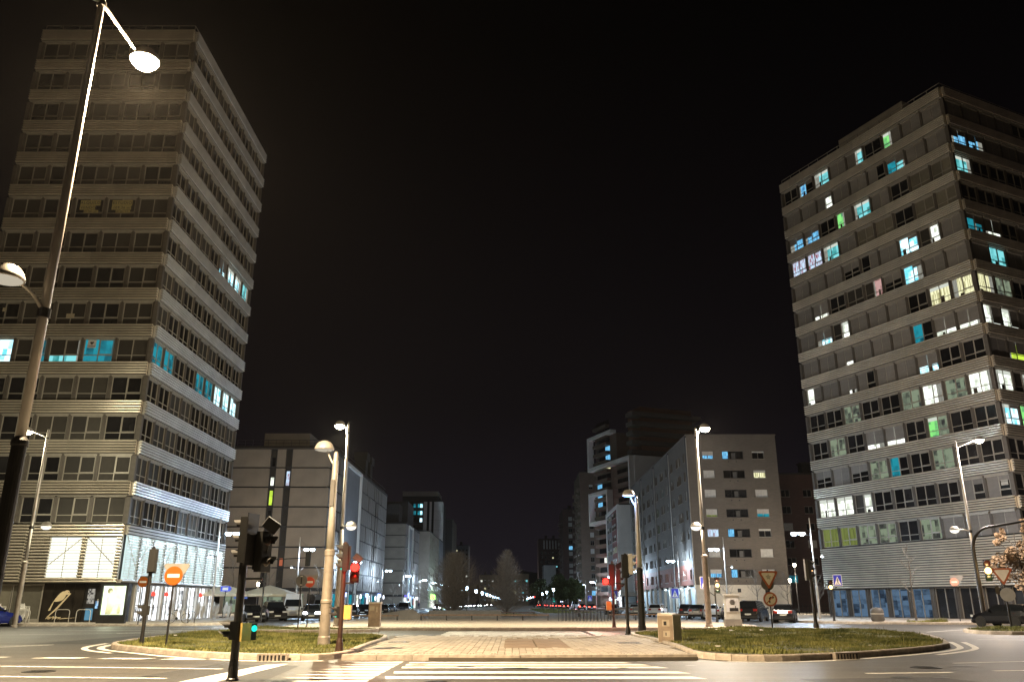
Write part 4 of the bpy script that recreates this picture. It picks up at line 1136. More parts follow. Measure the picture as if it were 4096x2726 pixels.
for k in range(13):
    z = 3.4 + 3.0*k
    q = MB(); q.box(-13.2, -8.3, -.6, .5, z, z+.9); q.build('balcony', DARKBAND, b4)
    for x in (-12.4, -10.6, -9.6):
        q = MB(); q.box(x, x+1.0, .45, .55, z+.95, z+2.6)
        q.build('window', (L_BRIGHTC if (k in (10, 11, 12) and x > -10) else L_TEAL if k in (11, 12) else GLASS), b4)
q = MB(); q.box(-17.5, -2, 2, 20, 42.62, 45.4); q.build('roof_house', DARKBAND, b4)
q = MB(); q.box(-17.5, -2.2, 1.8, 20, 45.41, 47.4); q.build('roof_cornice', BEIGEW, b4)
b5, f5, s5 = grid_block('dark_beige_tower', 'narrow beige tower edge right of the white slab', -33, -28.6, 400, 432, 40, CORE, BEIGEW, -1, [], [], [(5, 7)], [(4+3*i, 6.6+3*i) for i in range(10)], 13, roofbits=0)
b6, f6, s6 = grid_block('distant_block', 'distant grey apartment block with few lit windows at the end of the left row', -46, -31, 600, 620, 41, B1GREY, B1GREY, -1, [(1+2.4*i, 2.4+2.4*i) for i in range(6)], [(4+3*i, 5.6+3*i) for i in range(12)], [], [], 14, (L_WHITE, L_YEL, L_CYAN), .08)

# ---- right side corner block
c1fz = [(5.2+2.97*i, 6.4+2.97*i) for i in range(7)]
c1 = thing('corner_block', 'grey brick corner block with loggias and cream plinth on the right of the avenue', 'building', (27.4, 127, 0))
W1, D1, H1 = 14.0, 63.0, 26.7
Fc = Matrix.Identity(4); Fd = T(0, D1, 0) @ RZ(R(-90))
cols = [(2.35, 4.1), (5.45, 8.8), (10.15, 12.05)]
facade(c1, Fc, W1, H1, [(a, c, z, z2) for z, z2 in c1fz for a, c in cols], C1W, .3, z0=4.2)
C1LIT = {(6,0):(L_BLUE,.55),(6,1):(L_BLUE,0),(5,2):(L_YEL,.3),(3,0):(L_OLIVE,.75),(2,0):(L_CURT,0),(2,1):(L_BLUE,0),(0,0):(L_BLUE,.5),(0,1):(L_BLUE,0),(3,2):(L_TEAL,.6),(5,0):(GLASS,1.0),(4,0):(GLASS,1.0),(1,0):(GLASS,1.0),(4,2):(GLASS,1.0),(1,2):(GLASS,1.0),(0,2):(GLASS,1.0),(2,2):(GLASS,.25),(6,2):(GLASS,.2)}
for i, (z, z2) in enumerate(c1fz):
    for k, (a, c) in enumerate(cols):
        pm, s_ = C1LIT.get((i, k), (GLASS, 0))
        if k == 1:
            opening(c1, Fc, a, c, z, z2, GLASS, 0, .3, 3, DARKMETAL)
            if pm is not GLASS:
                q = MB(); q.box(a+.1, a+.95, .14, .17, z+.05, z2-.05); q.build('lit_door', pm, c1, Fc)
            q = MB(); q.box(a+1.5, a+2.1, .1, .16, z+.05, z+.95); q.build('drying_rack', SIGNBACK, c1, Fc)
        else: opening(c1, Fc, a, c, z, z2, pm, s_, .3, 2)
q = MB(); q.box(0.02, W1, -.04, .4, .05, 4.18); q.build('plinth', C1BASE, c1, Fc)
for x, w, z in ((6.2, .5, 3.1), (10.3, .6, 3.0)):
    q = MB(); q.box(x, x+w, -.09, -.041, z, z+.55); q.build('wall_vent', BLACK, c1, Fc)
for i in range(7):
    for dx in (6.4, 7.6): 
        q = MB(); q.lathe([(.09, 0), (.09, .05)], 8, 0, T(dx, -.002, 4.75+2.97*i) @ RX(R(90))); q.build('vent_hole', BLACK, c1, Fc)
# street side: four bays split by downpipe slots
scols = []
for b_ in range(4):
    s0 = b_*15.75
    for o_ in (1.4, 2.6, 6.6, 7.8, 9.0, 12.6): scols.append((s0+o_-.1, s0+o_+1.0))
szs = [(5.0+2.97*i, 6.5+2.97*i) for i in range(7)]
facade(c1, Fd, D1, H1, [(a, c, z, z2) for z, z2 in szs[1:] for a, c in scols], C1S, .3, z0=7.3)
facade(c1, Fd, D1, 7.3, [(a, c, z, z2) for z, z2 in szs[:1] for a, c in scols], RED_GLOW_BRICK, .3, 'red_glow_wall', z0=4.2)
rr_ = random.Random(21)
for i, (z, z2) in enumerate(szs):
    for k, (a, c) in enumerate(scols):
        v = rr_.random()
        pm = L_GREEN if (i, k) in ((3, 13), (4, 13)) else L_BLUE if v < .04 else L_TEAL if v < .07 else GLASS
        opening(c1, Fd, a, c, z, z2, pm, rr_.choice((0, 0, 0, .4, 1)) if k % 3 != 1 else 0, .3, 1)
for b_ in range(5):
    s0 = min(b_*15.75, D1-.3)
    q = MB(); q.box(s0-.35, s0+.25, -.16, .0, 4.2, H1-.1); q.build('slot_panel', DARKBAND, c1, Fd)
    q = MB(); q.tube((s0+.5, -.12, 3.6), (s0+.5, -.12, H1-.4), .08, n=6); q.build('downpipe', GREYPOLE, c1, Fd)
block_core(c1, [(.5, .5), (13.5, .5), (13.5, 62.5), (.5, 62.5)], .05, H1-.1)
q = MB(); q.box(-.1, W1+.1, -.1, D1+.1, H1+.004, H1+.2); q.build('roof_slab', C1W, c1)
for i in range(12):
    s0 = 1 + i*5.2
    q = MB(); q.box(s0, s0+3.6, .25, .3, .15, 3.9); q.build('shutter_door', SHUTBLUE, c1, Fd)
    q = MB(); q.box(s0+3.7, s0+4.6, -.02, .35, .05, 4.19); q.build('column', C1BASE, c1, Fd)
for i in range(4):
    s0 = D1 - 2 - i*6.5
    wl = thing('wall_floodlight', ['wall floodlight nearest the corner of the grey brick block', 'second floodlight from the corner of the grey brick block', 'third floodlight from the corner of the grey brick block', 'last floodlight on the grey brick block wall'][i], 'floodlight', (27.4, 127+D1-s0, 3.75))
    wl['group'] = 'floodlights over the pale shutters'
    q = MB(); q.tube((0, 0, .1), (-.5, 0, .15), .04, n=5); q.build('bracket', DARKMETAL, wl)
    q = MB(); q.box(-.75, -.45, -.2, .2, .02, .2); q.build('housing', DARKMETAL, wl)
    q = MB(); q.box(-.73, -.47, -.18, .18, -.01, .018); q.build('lens', E_COOL, wl)
    lamp('flood_light', (-1.1, 0, -.35), 70, (.72, .9, 1.0), wl, .1)

# ---- white and red block
c2 = thing('white_red_block', 'white end wall block with dark red window panels behind the grey corner block', 'building', (27.4, 214, 0))
H2 = 26.0
Fd2 = T(0, 27, 0) @ RZ(R(-90))
for i in range(3):
    for k in range(4):
        q = MB(); q.box(.35+i*4.6, 4.9+i*4.6, -.02, .4, 4.3+k*5.4, 4.3+k*5.4+5.36); q.build('facade_panel', WHITEW, c2)
q = MB(); q.box(0, .1, .1, .4, 4.3, H2-.2); q.build('slot_panel', DARKBAND, c2)
q = MB(); q.box(0, 27, -.25, .3, H2-.9, H2); q.box(0, .5, -.25, .3, 4.3, H2-.9); q.box(25.0, 27, -.25, .3, 4.3, H2-.9); q.build('white_frame', WHITEW, c2, Fd2)
for i in range(7):
    z = 4.4 + 2.97*i
    q = MB(); q.box(12.0, 24.9, .02, .3, z, z+2.93); q.build('red_panel', REDPAN, c2, Fd2)
    q = MB(); q.box(.5, 11.9, .02, .3, z, z+2.93); q.build('grey_panel', B1GREY, c2, Fd2)
    for s0 in (2.5, 7.5, 14.0, 18.5):
        opening(c2, Fd2 @ T(0, -.26, 0), s0, s0+3.0, z+.9, z+2.4, [GLASS, L_DIM, GLASS, GLASS][(i+int(s0)) % 4], (.4 if (i+int(s0)) % 3 else 0), .28, 2)
block_core(c2, [(.3, .42), (14, .42), (14, 26.5), (.31, 26.5)], .05, H2-.1)
q = MB(); q.box(0, 14, 0, 27, H2+.004, H2+.2); q.build('roof_slab', ROOFM, c2)
q = MB(); q.box(-.3, 14, -.3, 0.3, 3.3, 4.28); q.box(-.3, .3, .3, 27, 3.3, 4.28); q.build('canopy_band', C1BASE, c2)
for i in range(5):
    q = MB(); q.box(1+i*5.2, 4.6+i*5.2, .1, .2, .15, 3.2); q.build('shop_window', [L_CYAN, SHUTBLUE, L_WHITE, SHUTBLUE, L_SHOP][i], c2, Fd2)
for i in range(3):
    q = MB(); q.box(.8+i*4, 3.6+i*4, .1, .2, .15, 3.2); q.build('shop_window', [SHUTBLUE, L_TEAL, GLASS][i], c2)

# ---- tall tower with white frames
K3 = (37.4, 250.0); A3 = R(-69.9)
c3 = thing('framed_tower', 'tall dark brick tower with big white rectangular frames', 'building', (K3[0], K3[1], 0))
F3 = RZ(A3) @ T(-28.2, 0, 0)
F3r = RZ(A3 + R(90))
q = MB(); P3 = [(F3 @ Vector((0.6, .6, 0))), (F3 @ Vector((28.0, .6, 0))), (F3r @ Vector((28, .6, 0))), (F3r @ Vector((28, 27, 0)))]
block_core(c3, [(v.x, v.y) for v in P3], .05, 45.0, BRNBRICK, 'tower_body')
P3b = [(F3 @ Vector((0.6, .6, 0))), (F3 @ Vector((16.2, .6, 0))), (F3 @ Vector((16.2, 24, 0))), (F3 @ Vector((0.6, 24, 0)))]
block_core(c3, [(v.x, v.y) for v in P3b], 45.01, 54.4, BRNBRICK, 'upper_body')
P3c = [(F3 @ Vector((16.3, 5, 0))), (F3 @ Vector((24.5, 5, 0))), (F3 @ Vector((24.5, 24, 0))), (F3 @ Vector((16.3, 24, 0)))]
block_core(c3, [(v.x, v.y) for v in P3c], 45.01, 61.5, mat('brown_render', (0.22,0.12,0.075), .8), 'stair_core')
def wframe(F, s0, s1, z0, z1, t=1.0, d=1.6, sides=(1,1,1,1)):
    q = MB()
    if sides[0]: q.box(s0, s1, -d, .5, z1-t, z1)
    if sides[1]: q.box(s0, s1, -d, .5, z0, z0+t)
    if sides[2]: q.box(s0, s0+t*.8, -d, .5, z0+(t if sides[1] else 0), z1-t)
    if sides[3]: q.box(s1-t*.8, s1, -d, .5, z0+(t if sides[1] else 0), z1-t)
    q.build('white_frame', WHITEW, c3, F)
wframe(F3, -1.5, 16.2, 45.02, 55.3, 1.0, 1.6, (1,0,1,0))
wframe(F3, -1.5, 28.2, 30.0, 45.0, 1.2, 1.6, (1,0,0,1))
wframe(F3, -1.5, 12.5, 26.0, 36.5, 1.1, 1.6)
q = MB(); q.box(0, 8, -.5, .5, 30, 45); q.box(8, 16, -.5, .5, 42.8, 45); q.build('white_wall', WHITEW, c3, F3r)
for k in range(19):
    z = 4 + 2.95*k
    for s0, s1 in ((1.5, 11.5), (16, 25.5)):
        if z > 43 and s0 > 12: continue
        if z > 50 and s0 > 12: continue
        q = MB(); q.box(s0, s1, -.9, .6, z, z+1.0); q.build('balcony', BRNBRICK, c3, F3)
        n = 3
        for i in range(n):
            pm = L_BLUE if (k in (14, 15) and i == 2) or (k in (9, 10, 11) and s0 < 5 and i == 0) else L_YEL if (k == 13 and i == 2 and s0 < 5) else L_WHITE if (k == 3 and i == 1) else GLASS
            q = MB(); w = (s1-s0)/n; q.box(s0+i*w+.1, s0+(i+1)*w-.1, .5, .58, z+1.02, z+2.7); q.build('balcony_window', pm, c3, F3)
for k in range(5):
    z = 46 + 3.0*k
    q = MB(); q.box(1, 26, 2.5-.3*k, 6, z, z+1.3); q.build('terrace', mat('terrace_render', (0.15,0.13,0.11), .9) if k == 0 else bpy.data.materials['terrace_render'], c3, F3r)
    q = MB(); q.box(7, 24, 4, 9, z+1.3, z+3.0); q.build('penthouse_wall', WHITEW if k in (1, 2, 3) else BRNBRICK, c3, F3r)
    for i in range(3):
        q = MB(); q.box(9+i*4, 9.8+i*4, 3.95, 3.99, z+1.4, z+2.6); q.build('window', L_YEL if k == 3 and i < 2 else GLASS, c3, F3r)
# ---- two dark brick towers and the far column house
c4, f4, s4 = grid_block('brick_tower', 'dark brown brick tower with one column of square windows right of the avenue', 27.0, 41, 327, 357, 51.5, BRNBRICK, BRNBRICK, 1, [(3.6, 5.1), (9.6, 11.0)], [(4.5+3.1*i, 6.3+3.1*i) for i in range(14)], [(3+6*i, 4.8+6*i) for i in range(4)], [(4.5+3.1*i, 6.5+3.1*i) for i in range(14)], 31, (L_BLUE, L_CYAN), .03, balc=([(1.5, 6), (13, 18), (23.5, 28.5)], [4.3+3.1*i for i in range(14)]), roofbits=3)
c5, f5_, s5_ = grid_block('brick_tower', 'slimmer dark red brick tower with white blinds in one window column', 27.0, 41, 443, 475, 49.5, DKBRICK, DKBRICK, 1, [(3.0, 5.0)], [(4.5+3.0*i, 6.5+3.0*i) for i in range(14)], [(3+6*i, 4.8+6*i) for i in range(4)], [(4.5+3.0*i, 6.5+3.0*i) for i in range(14)], 32, (L_BLUE, L_WHITE), .06, share=(1,), p_blind=.9, balc=([(1.5, 6), (13, 18)], [4.3+3.0*i for i in range(14)]), roofbits=3)
c6, f6_, s6_ = grid_block('column_house', 'distant dark tower with a row of pale columns under its roof', 18.8, 38, 600, 622, 45.5, DKBRICK, DKBRICK, 1, [(2+2.6*i, 3.2+2.6*i) for i in range(6)], [(5+3*i, 6.6+3*i) for i in range(11)], [], [], 33, (L_YEL, L_WHITE, L_CYAN), .10, roofbits=2)
for i in range(7):
    q = MB(); q.box(3.6+i*2.1, 4.6+i*2.1, -.35, .0, 38.6, 44.6); q.build('pale_column', WHITEW, c6, f6_)
c7, f7, s7 = grid_block('pale_office', 'low pale office block between the dark towers and the green trees', 19.5, 27, 520, 545, 24, WHITEW, B1GREY, 1, [], [], [(3+4*i, 5.6+4*i) for i in range(5)], [(5+3.2*i, 7+3.2*i) for i in range(6)], 34, roofbits=1)
for F_, b_, ys in ((s4, c4, (2, 7, 11, 16, 21, 27)), (Fd2, c2, (3, 8, 14, 20)), (s5_, c5, (3, 9, 15, 22))):
    for k, y0 in enumerate(ys):
        q = MB(); q.box(y0, y0+(1.0 if k % 3 else 2.6), -.35, -.22, 2.4, 3.1); q.build('shop_sign', (E_SIGNW, E_SIGNB, L_AMBER)[k % 3], b_, F_)
# ---- houses closing the avenue
d1, _, _ = grid_block('terrace_block', 'cream apartment block closing the avenue behind the left bare tree', -27, -11, 700, 715, 24, mat('cream_far', (0.24,0.20,0.14), .8), BEIGEW, 1, [(1+3.1*i, 2.6+3.1*i) for i in range(5)], [(3.5+3*i, 5.2+3*i) for i in range(6)], [], [], 41, (L_YEL, L_BLUE, L_WHITE), .2, roofbits=2)
d2, _, _ = grid_block('terrace_block', 'cream apartment block closing the avenue right of the tall bare tree', 1, 14, 700, 715, 25, bpy.data.materials['cream_far'], BEIGEW, 1, [(1+3.1*i, 2.6+3.1*i) for i in range(4)], [(3.5+3*i, 5.2+3*i) for i in range(6)], [], [], 42, (L_YEL, L_CYAN, L_WHITE), .2, roofbits=2)
d3, _, _ = grid_block('side_street_block', 'dark flats behind railings between the corner block and the right tower', 47, 75, 150, 165, 24, DKBRICK, DKBRICK, 1, [(2+4*i, 3.6+4*i) for i in range(6)], [(5+3*i, 6.3+3*i) for i in range(6)], [], [], 43, (L_TEAL, L_WHITE), .08, roofbits=1)

# ------------------------------------------------------------------ street lamps
WARM = (1.0, .84, .64); YELW = (1.0, .91, .64); COOL = (.60, .79, 1.0); PINKW = (1.0, .86, .76)
BOWL = [(0.0, .30), (.12, .295), (.22, .25), (.30, .16), (.345, .05), (.36, .0), (.355, -.03), (.34, -.03)]
LENS = [(.335, -.02), (.31, -.10), (.23, -.19), (.12, -.235), (.0, -.25)]
def luminaire(root, M, shell, lens, deep=True):
    q = MB(); q.lathe(BOWL[::-1], 20, 0, M); h = q.build('lamp_head', shell, root, smooth=True)
    q = MB(); q.lathe((LENS if deep else [(.335, -.02), (.28, -.06), (.0, -.10)])[::-1], 20, 0, M); q.build('lens', lens, h, smooth=True)
    return h
def arm(root, a, b, sag, r0, r1, m):
    a = Vector(a); b = Vector(b); pts = []
    for i in range(9):
        t = i/8; p = a.lerp(b, t); p.z += sag*math.sin(math.pi*t)*(1-t*.4); pts.append(p)
    q = MB(); q.path(pts, [r0+(r1-r0)*i/8 for i in range(9)], 7); return q.build('arm', m, root, smooth=True)
def tall_lamp(label, x, y, z0, H, top_vec, low_vec, low_z, col, power, lens, group=None, top2=None, low_lens=None, base_h=4.3, r=(.17,.115,.075), base_m=None, lz=0.0):
    t = thing('street_lamp', label, 'street lamp', (x, y, z0), 0, group)
    q = MB(); q.lathe([(r[0]*1.25, 0), (r[0]*1.25, .1), (r[0], .16), (r[0]*.98, base_h-.1), (r[0]*1.12, base_h-.06), (r[0]*1.12, base_h+.02), (r[1], base_h+.1)], 18)
    q.lathe([(r[0]*1.08, 1.95), (r[0]*1.08, 2.05)], 18)
    q.build('pole_base', base_m or POLEBASE, t, smooth=False)
    q = MB(); q.lathe([(r[1], base_h+.1), (r[1]*.97, H*.6), (r[2], H), (r[2]*.5, H+.08), (0, H+.1)], 16); q.build('pole', GREYPOLE, t, smooth=True)
    q = MB(); q.lathe([(r[2]*1.5, H-.62), (r[2]*1.5, H-.5)], 14); q.lathe([(r[1]*1.3, low_z-.1), (r[1]*1.3, low_z+.1)], 14); q.build('collar', DARKMETAL, t)
    def one(v, z, lens_, pw, sag):
        e = Vector((v[0], v[1], z + v[2]))
        d = Vector((v[0], v[1], 0)).normalized()
        arm(t, (0, 0, z), e - d*.3 + Vector((0,0,.02)), sag, .05, .035, LAMPSHELL)
        luminaire(t, T(*e), LAMPSHELL, lens_, bool(pw))
        if pw:
            lamp('lamp_light', (e.x, e.y, e.z - .5), pw*.62, col, t, .16)
            lamp('lamp_downlight', (e.x, e.y, e.z - .52), pw*1.5, col, t, .16, 152)
    one(top_vec, H-.5, lens, power, lz)
    if top2 is not None: one(top2, H-.5, E_OFF, 0, lz)
    if low_vec is not None: one(low_vec, low_z, low_lens or E_OFF, 90 if low_lens is not None else 0, .12)
    return t
tall_lamp('tall foreground lamp post with black base, lit double arm and half round lower lamp', -9.75, 16.0, 0.0, 15.6, (0.45, 1.5, -.5), (-.35, -.9, .42), 7.25, (1.0, .75, .45), 15000, E_WARM, None, (-.45, -1.5, -.5), None, 4.55, (.145, .10, .072), BLACKPL)
tall_lamp('lit lamp post before the bird sign shop of the left tower', -33.2, 57.6, .0, 13.3, (-1.7, .3, .5), (1.0, 0, .1), 6.5, YELW, 1500, E_YEL, 'tall lamps round the crossing', None, E_PALE, 4.2)
tall_lamp('lit lamp post on the plaza beside the red pedestrian signal, shining yellow', -11.0, 54.0, .15, 12.8, (-.62, .2, .5), (.62, -.2, .1), 6.0, YELW, 6500, E_YEL, 'tall lamps round the crossing', None, E_PALE, 4.0, (.17, .11, .075))
tall_lamp('lit white lamp post on the plaza corner beside the grey poster cabinet', 12.1, 53.0, .15, 12.3, (.65, .2, .6), (-.42, -.1, .1), 5.9, WARM, 7500, E_WARM, 'tall lamps round the crossing', None, E_PALE, 4.2, (.19, .11, .075))
tall_lamp('lit pinkish lamp post in front of the right tower', 35.4, 64.5, .0, 13.8, (1.8, -.2, .6), (-1.3, -.2, .1), 6.8, PINKW, 4200, E_WARM, 'tall lamps round the crossing', None, E_PALE, 3.2, (.18, .12, .08))
def medium_lamp(label, x, y, z0, H, dx, lens, light):
    t = thing('street_lamp', label, 'street lamp', (x, y, z0), 0, 'shorter thick lamp posts')
    bm_ = light
    q = MB(); q.lathe([(.215, 0), (.215, .3), (.19, .34), (.185, 1.4), (.205, 1.42), (.205, 1.5), (.18, 1.54), (.165, 3.0), (.185, 3.04), (.185, 3.2), (.155, 3.24)], 20); q.build('pole_base', POLEBASE if bm_ else DARKMETAL, t)
    q = MB(); q.lathe([(.15, 3.24), (.125, 4.6), (.105, H-.35), (.105, H-.32), (.085, H-.3), (.085, H-.1), (.05, H)], 18); q.build('pole', GREYPOLE, t, smooth=True)
    arm(t, (0, 0, H-.5), (dx*.72, 0, H+.02), -.12, .045, .035, LAMPSHELL)
    luminaire(t, T(dx, 0, H+.1), LAMPSHELL, lens, False)
    if light:
        q = MB(); q.box(-.1, .05, -.155, -.135, H-2.0, H-1.05); q.build('sticker', SIGNBACK, t)
    return t
medium_lamp('thick unlit lamp post standing in the left grass island', -6.5, 30.0, .1, 6.75, -.45, E_OFF, True)
bl = medium_lamp('dark based lamp post with blue lit head right of the crossing', 6.85, 45.5, .1, 7.0, -.42, E_BLUE, False)
lamp('lamp_light', (-.42, 0, 6.7), 60, (.25, .45, 1.0), bl, .15)

def avenue_lamp(label, x, y, side, power, first=[None]):
    """two headed avenue lamp with a small bell spot lower down; side = +1 heads lean to +x"""
    if first[0] is None:
        t = thing('avenue_lamp', label, 'street lamp', (0, 0, 0.15), 0, 'two headed lamps along the avenue')
        q = MB(); q.lathe([(.12, 0), (.12, 2.9), (.075, 3.0), (.07, 6), (.055, 7.55), (.05, 9.2), (0, 9.22)], 12); q.build('pole', GREYPOLE, t)
        q = MB(); q.tube((0, 0, 7.55), (1.75, 0, 7.85), .035, n=6); q.tube((0, 0, 9.0), (1.2, 0, 7.8), .012, n=4); q.build('arm', DARKMETAL, t)
        for x_ in (.85, 1.6):
            q = MB(); q.box(x_-.3, x_+.3, -.22, .22, 7.78, 7.88); h = q.build('lamp_head', LAMPSHELL, t, T(0, 0, 0))
            q = MB(); q.lathe([(0, 7.52), (.16, 7.55), (.26, 7.64), (.28, 7.775)], 14, 0, T(x_, 0, 0)); q.build('lens', E_COOL, h)
        q = MB(); q.tube((0, 0, 5.6), (-.8, 0, 5.75), .03, n=5); q.build('bracket', DARKMETAL, t)
        q = MB(); q.lathe([(.06, .22), (.14, .1), (.22, -.06), (.2, -.06)][::-1], 12, 0, T(-.85, 0, 5.6)); h = q.build('bell_lamp', LAMPSHELL, t)
        q = MB(); q.lathe([(0, -.07), (.19, -.05)], 12, 0, T(-.85, 0, 5.6)); q.build('lens', E_COOL, h)
        first[0] = t
        t.location = (x, y, .15); t.rotation_euler = (0, 0, 0 if side > 0 else math.pi)
    else:
        t = dup(first[0], (x, y, .15), 0 if side > 0 else math.pi, label)
    if power:
        lamp('lamp_light', (1.2, 0, 7.25), power, COOL, t, .25)
    return t
ordn = ['first', 'second', 'third', 'fourth', 'fifth', 'sixth', 'seventh', 'eighth', 'ninth', 'tenth', 'eleventh']
for i, (y, p) in enumerate(zip((80, 104, 137, 172, 205, 243, 275, 301, 337, 380, 430), (750, 1100, 1300, 1300, 1500, 1700, 1700, 1700, 1700, 1700, 0))):
    avenue_lamp('%s double headed lamp along the left pavement, counting from the ribbed tower' % ordn[i], -28.0 if y < 100 else -26.3, y, 1, p)
for i, (y, p) in enumerate(zip((80, 104, 133, 175, 215, 265, 303, 350, 400), (1400, 1100, 1100, 1300, 2200, 2600, 2200, 1700, 0))):
    avenue_lamp('%s double headed lamp along the right pavement, counting from the right tower' % ordn[i], 28.6 if y < 100 else 26.2, y, -1, p)

def park_lamp(label, x, y, H, lens, power, col, group, disc=True):
    t = thing('park_lamp', label, 'lamp', (x, y, .15), 0, group)
    q = MB(); q.lathe([(.09, 0), (.06, .3), (.05, H)], 8); q.build('pole', DARKMETAL, t)
    q = MB()
    if disc: q.lathe([(.45, H+.42), (.4, H+.5), (.1, H+.58), (0, H+.58)], 14); q.build('cap', LAMPSHELL, t)
    q = MB(); k = 1.0 if disc or power else 1.9; q.lathe([(.08*k, H), (.16*k, H+.12*k), (.16*k, H+.36*k), (.06*k, H+.42*k)], 12); q.build('globe', lens, t)
    if power: lamp('lamp_light', (0, -.35, H+.3), power, col, t, .15)
    return t
park_lamp('warm globe lamp on the café terrace behind the parasols', -34.0, 114, 3.6, E_WARM, 2200, WARM, None, False)
park_lamp('warm globe lamp by the cream plinth of the corner block', 38.6, 118, 4.2, E_WARM, 1500, WARM, None, False)
park_lamp('taller slim lamp beside the side street flats', 39.6, 118.5, 6.3, E_WARM, 500, WARM, None, False)
for i, (x, y) in enumerate(((6.9, 142), (7.0, 172), (7.1, 200))):
    park_lamp(['nearest disc topped park lamp by the green trees', 'middle disc topped park lamp by the green trees', 'farthest disc topped park lamp by the green trees'][i], x, y, 3.3, E_COOL, 350, COOL, 'disc topped park lamps')
for i in range(12):
    park_lamp('small white globe lamp in the far avenue row behind the bare trees', -9.5+.16*i, 180+i*42, 4.0, E_COOL, 3200 if i > 9 else 0, (.9, .95, 1.0), 'white globe lamps of the far avenue row', False)
for i in range(7):
    park_lamp('small white globe lamp in the short row right of the tall bare tree', 11.0, 240+i*66, 4.4, E_COOL, 3200 if i > 5 else 0, (1.0, .9, .7), 'white globe lamps right of the tall bare tree', False)

# ------------------------------------------------------------------ traffic signals and signs
def visor(q, M, r=.11, L=.24):
    n = 10; vs = []
    for k in range(n+1):
        a = math.pi*(-.12 + 1.24*k/n)
        for yy, s_ in ((0, 1), (-L*(.45+.55*math.sin(max(0, min(math.pi, a)))), .97)):
            vs.append(M @ Vector((r*math.cos(a)*s_, yy, r*math.sin(a)*s_)))
    q.add(vs, [(2*k, 2*k+1, 2*k+3, 2*k+2) for k in range(n)])
def signal_head(root, M, aspects, W=.30, step=.30, lit=None, plate=False, dia=.10, body=BLACKPL, visors=True):
    """signal head facing -y of M; z origin at its bottom; lit = {index from top: material}"""
    n = aspects; H = n*step
    q = MB(); q.box(-W/2, W/2, 0.0, .16, 0, H); q.box(-W/2+.04, W/2-.04, .161, .24, .05, H-.05)
    for i in range(n): q.box(-W/2+.012, W/2-.012, -.012, -.0005, i*step+.015, (i+1)*step-.015)
    h = q.build('signal_head', body, root, M)
    for i in range(n):
        z = H - (i+.5)*step
        m = (lit or {}).get(i)
        q = MB(); q.lathe([(0, .05), (dia*.7, .035), (dia, 0)], 14, 0, T(0, -.014, z) @ RX(R(90)))
        q.build('signal_lens', m or mat_lens[i % 3], h)
    if visors:
        for i in range(n):
            q = MB(); visor(q, T(0, -.013, H-(i+.5)*step), dia*1.15); q.build('visor', body, h)
    return h
mat_lens = [mat('red_lens_off', (.03, .006, .005), .3), mat('amber_lens_off', (.035, .018, .005), .3), mat('green_lens_off', (.004, .02, .016), .3)]
def signal_pole(label, x, y, z0, H, r=.06, m=DARKMETAL, group='traffic signals', flare=1.7):
    t = thing('traffic_signal', label, 'traffic light', (x, y, z0), 0, group)
    q = MB(); q.lathe([(r*flare*1.2, 0), (r*flare*1.2, .04), (r*flare, .06), (r*(flare+1)/2, .3), (r, .42), (r, H), (r*.4, H+.04), (0, H+.04)], 14); q.build('pole', m, t)
    return t
def bracket(t, a, b, r=.025):
    q = MB(); q.tube(a, b, r, n=6); q.build('bracket', DARKMETAL, t)
# nearest signal, seen from behind and the side
s1 = signal_pole('nearest black traffic signal with two heads and a green walking man box', -5.72, 18.0, 0.0, 3.2, .085, flare=1.25)
signal_head(s1, T(-.06, .0, 2.33) @ RZ(R(-105)), 3, .32, .315, plate=True)
q = MB(); q.box(-.21, .21, .17, .19, -.06, 1.02); q.build('backing_board', BLACK, s1, T(-.06, .0, 2.33) @ RZ(R(-105)) @ T(.05, .06, 0))
signal_head(s1, T(.45, .05, 2.14) @ RZ(R(68)), 2, .34, .42)
q = MB(); q.box(-.16, .16, -.13, .13, 0, .24); q.build('loudspeaker_box', BLACKPL, s1, T(.44, .05, 3.02) @ RY(R(35)) @ RZ(R(20)))
bracket(s1, (0, 0, 2.0), (.42, .05, 2.0)); bracket(s1, (.45, .05, 2.5), (.5, .05, 2.92), .02); bracket(s1, (0, 0, 2.55), (.35, .05, 2.7), .018)
signal_head(s1, T(-.13, -.02, .79) @ RZ(R(-80)), 2, .2, .18, dia=.07)
q = MB(); q.box(-.10, .10, -.1, .12, 0, .36); yb = q.build('yellow_box', YELLOWBOX, s1, T(.16, .0, .76) @ RZ(R(40)))
q = MB(); q.box(.05, .16, -.1, .08, .02, .35); q.build('signal_face', BLACKPL, yb, T(.055, 0, 0))
q = MB(); q.lathe([(0, .02), (.07, 0)], 12, 0, T(.217, -.01, .25) @ RY(R(90))); q.lathe([(0, .02), (.065, 0)], 12, 0, T(.16, -.102, .25) @ RX(R(90))); q.build('green_man', E_GREEN, yb)
lamp('green_light', (.5, -.3, 1.0), .5, (.1, 1, .8), s1, .05)
s1c = signal_pole('black signal seen from behind left of the large orange no entry sign', -12.75, 29.9, .1, 3.3, .065, flare=1.3)
signal_head(s1c, T(.03, .02, 2.42) @ RZ(R(195)), 3, .30, .275)
signal_head(s1c, T(-.12, 0, .98) @ RZ(R(-75)), 2, .2, .2, dia=.07)
# arm signal beyond the nearest pole
s1b = signal_pole('slim dark signal pole with a small head on a long arm before the panel block', -20.4, 70.0, .15, 4.9, .06)
q = MB(); q.tube((0, 0, 4.8), (3.6, 0, 5.0), .04, n=6); q.build('arm', DARKMETAL, s1b)
signal_head(s1b, T(3.5, 0, 4.3) @ RZ(R(170)), 3, .4, .38)
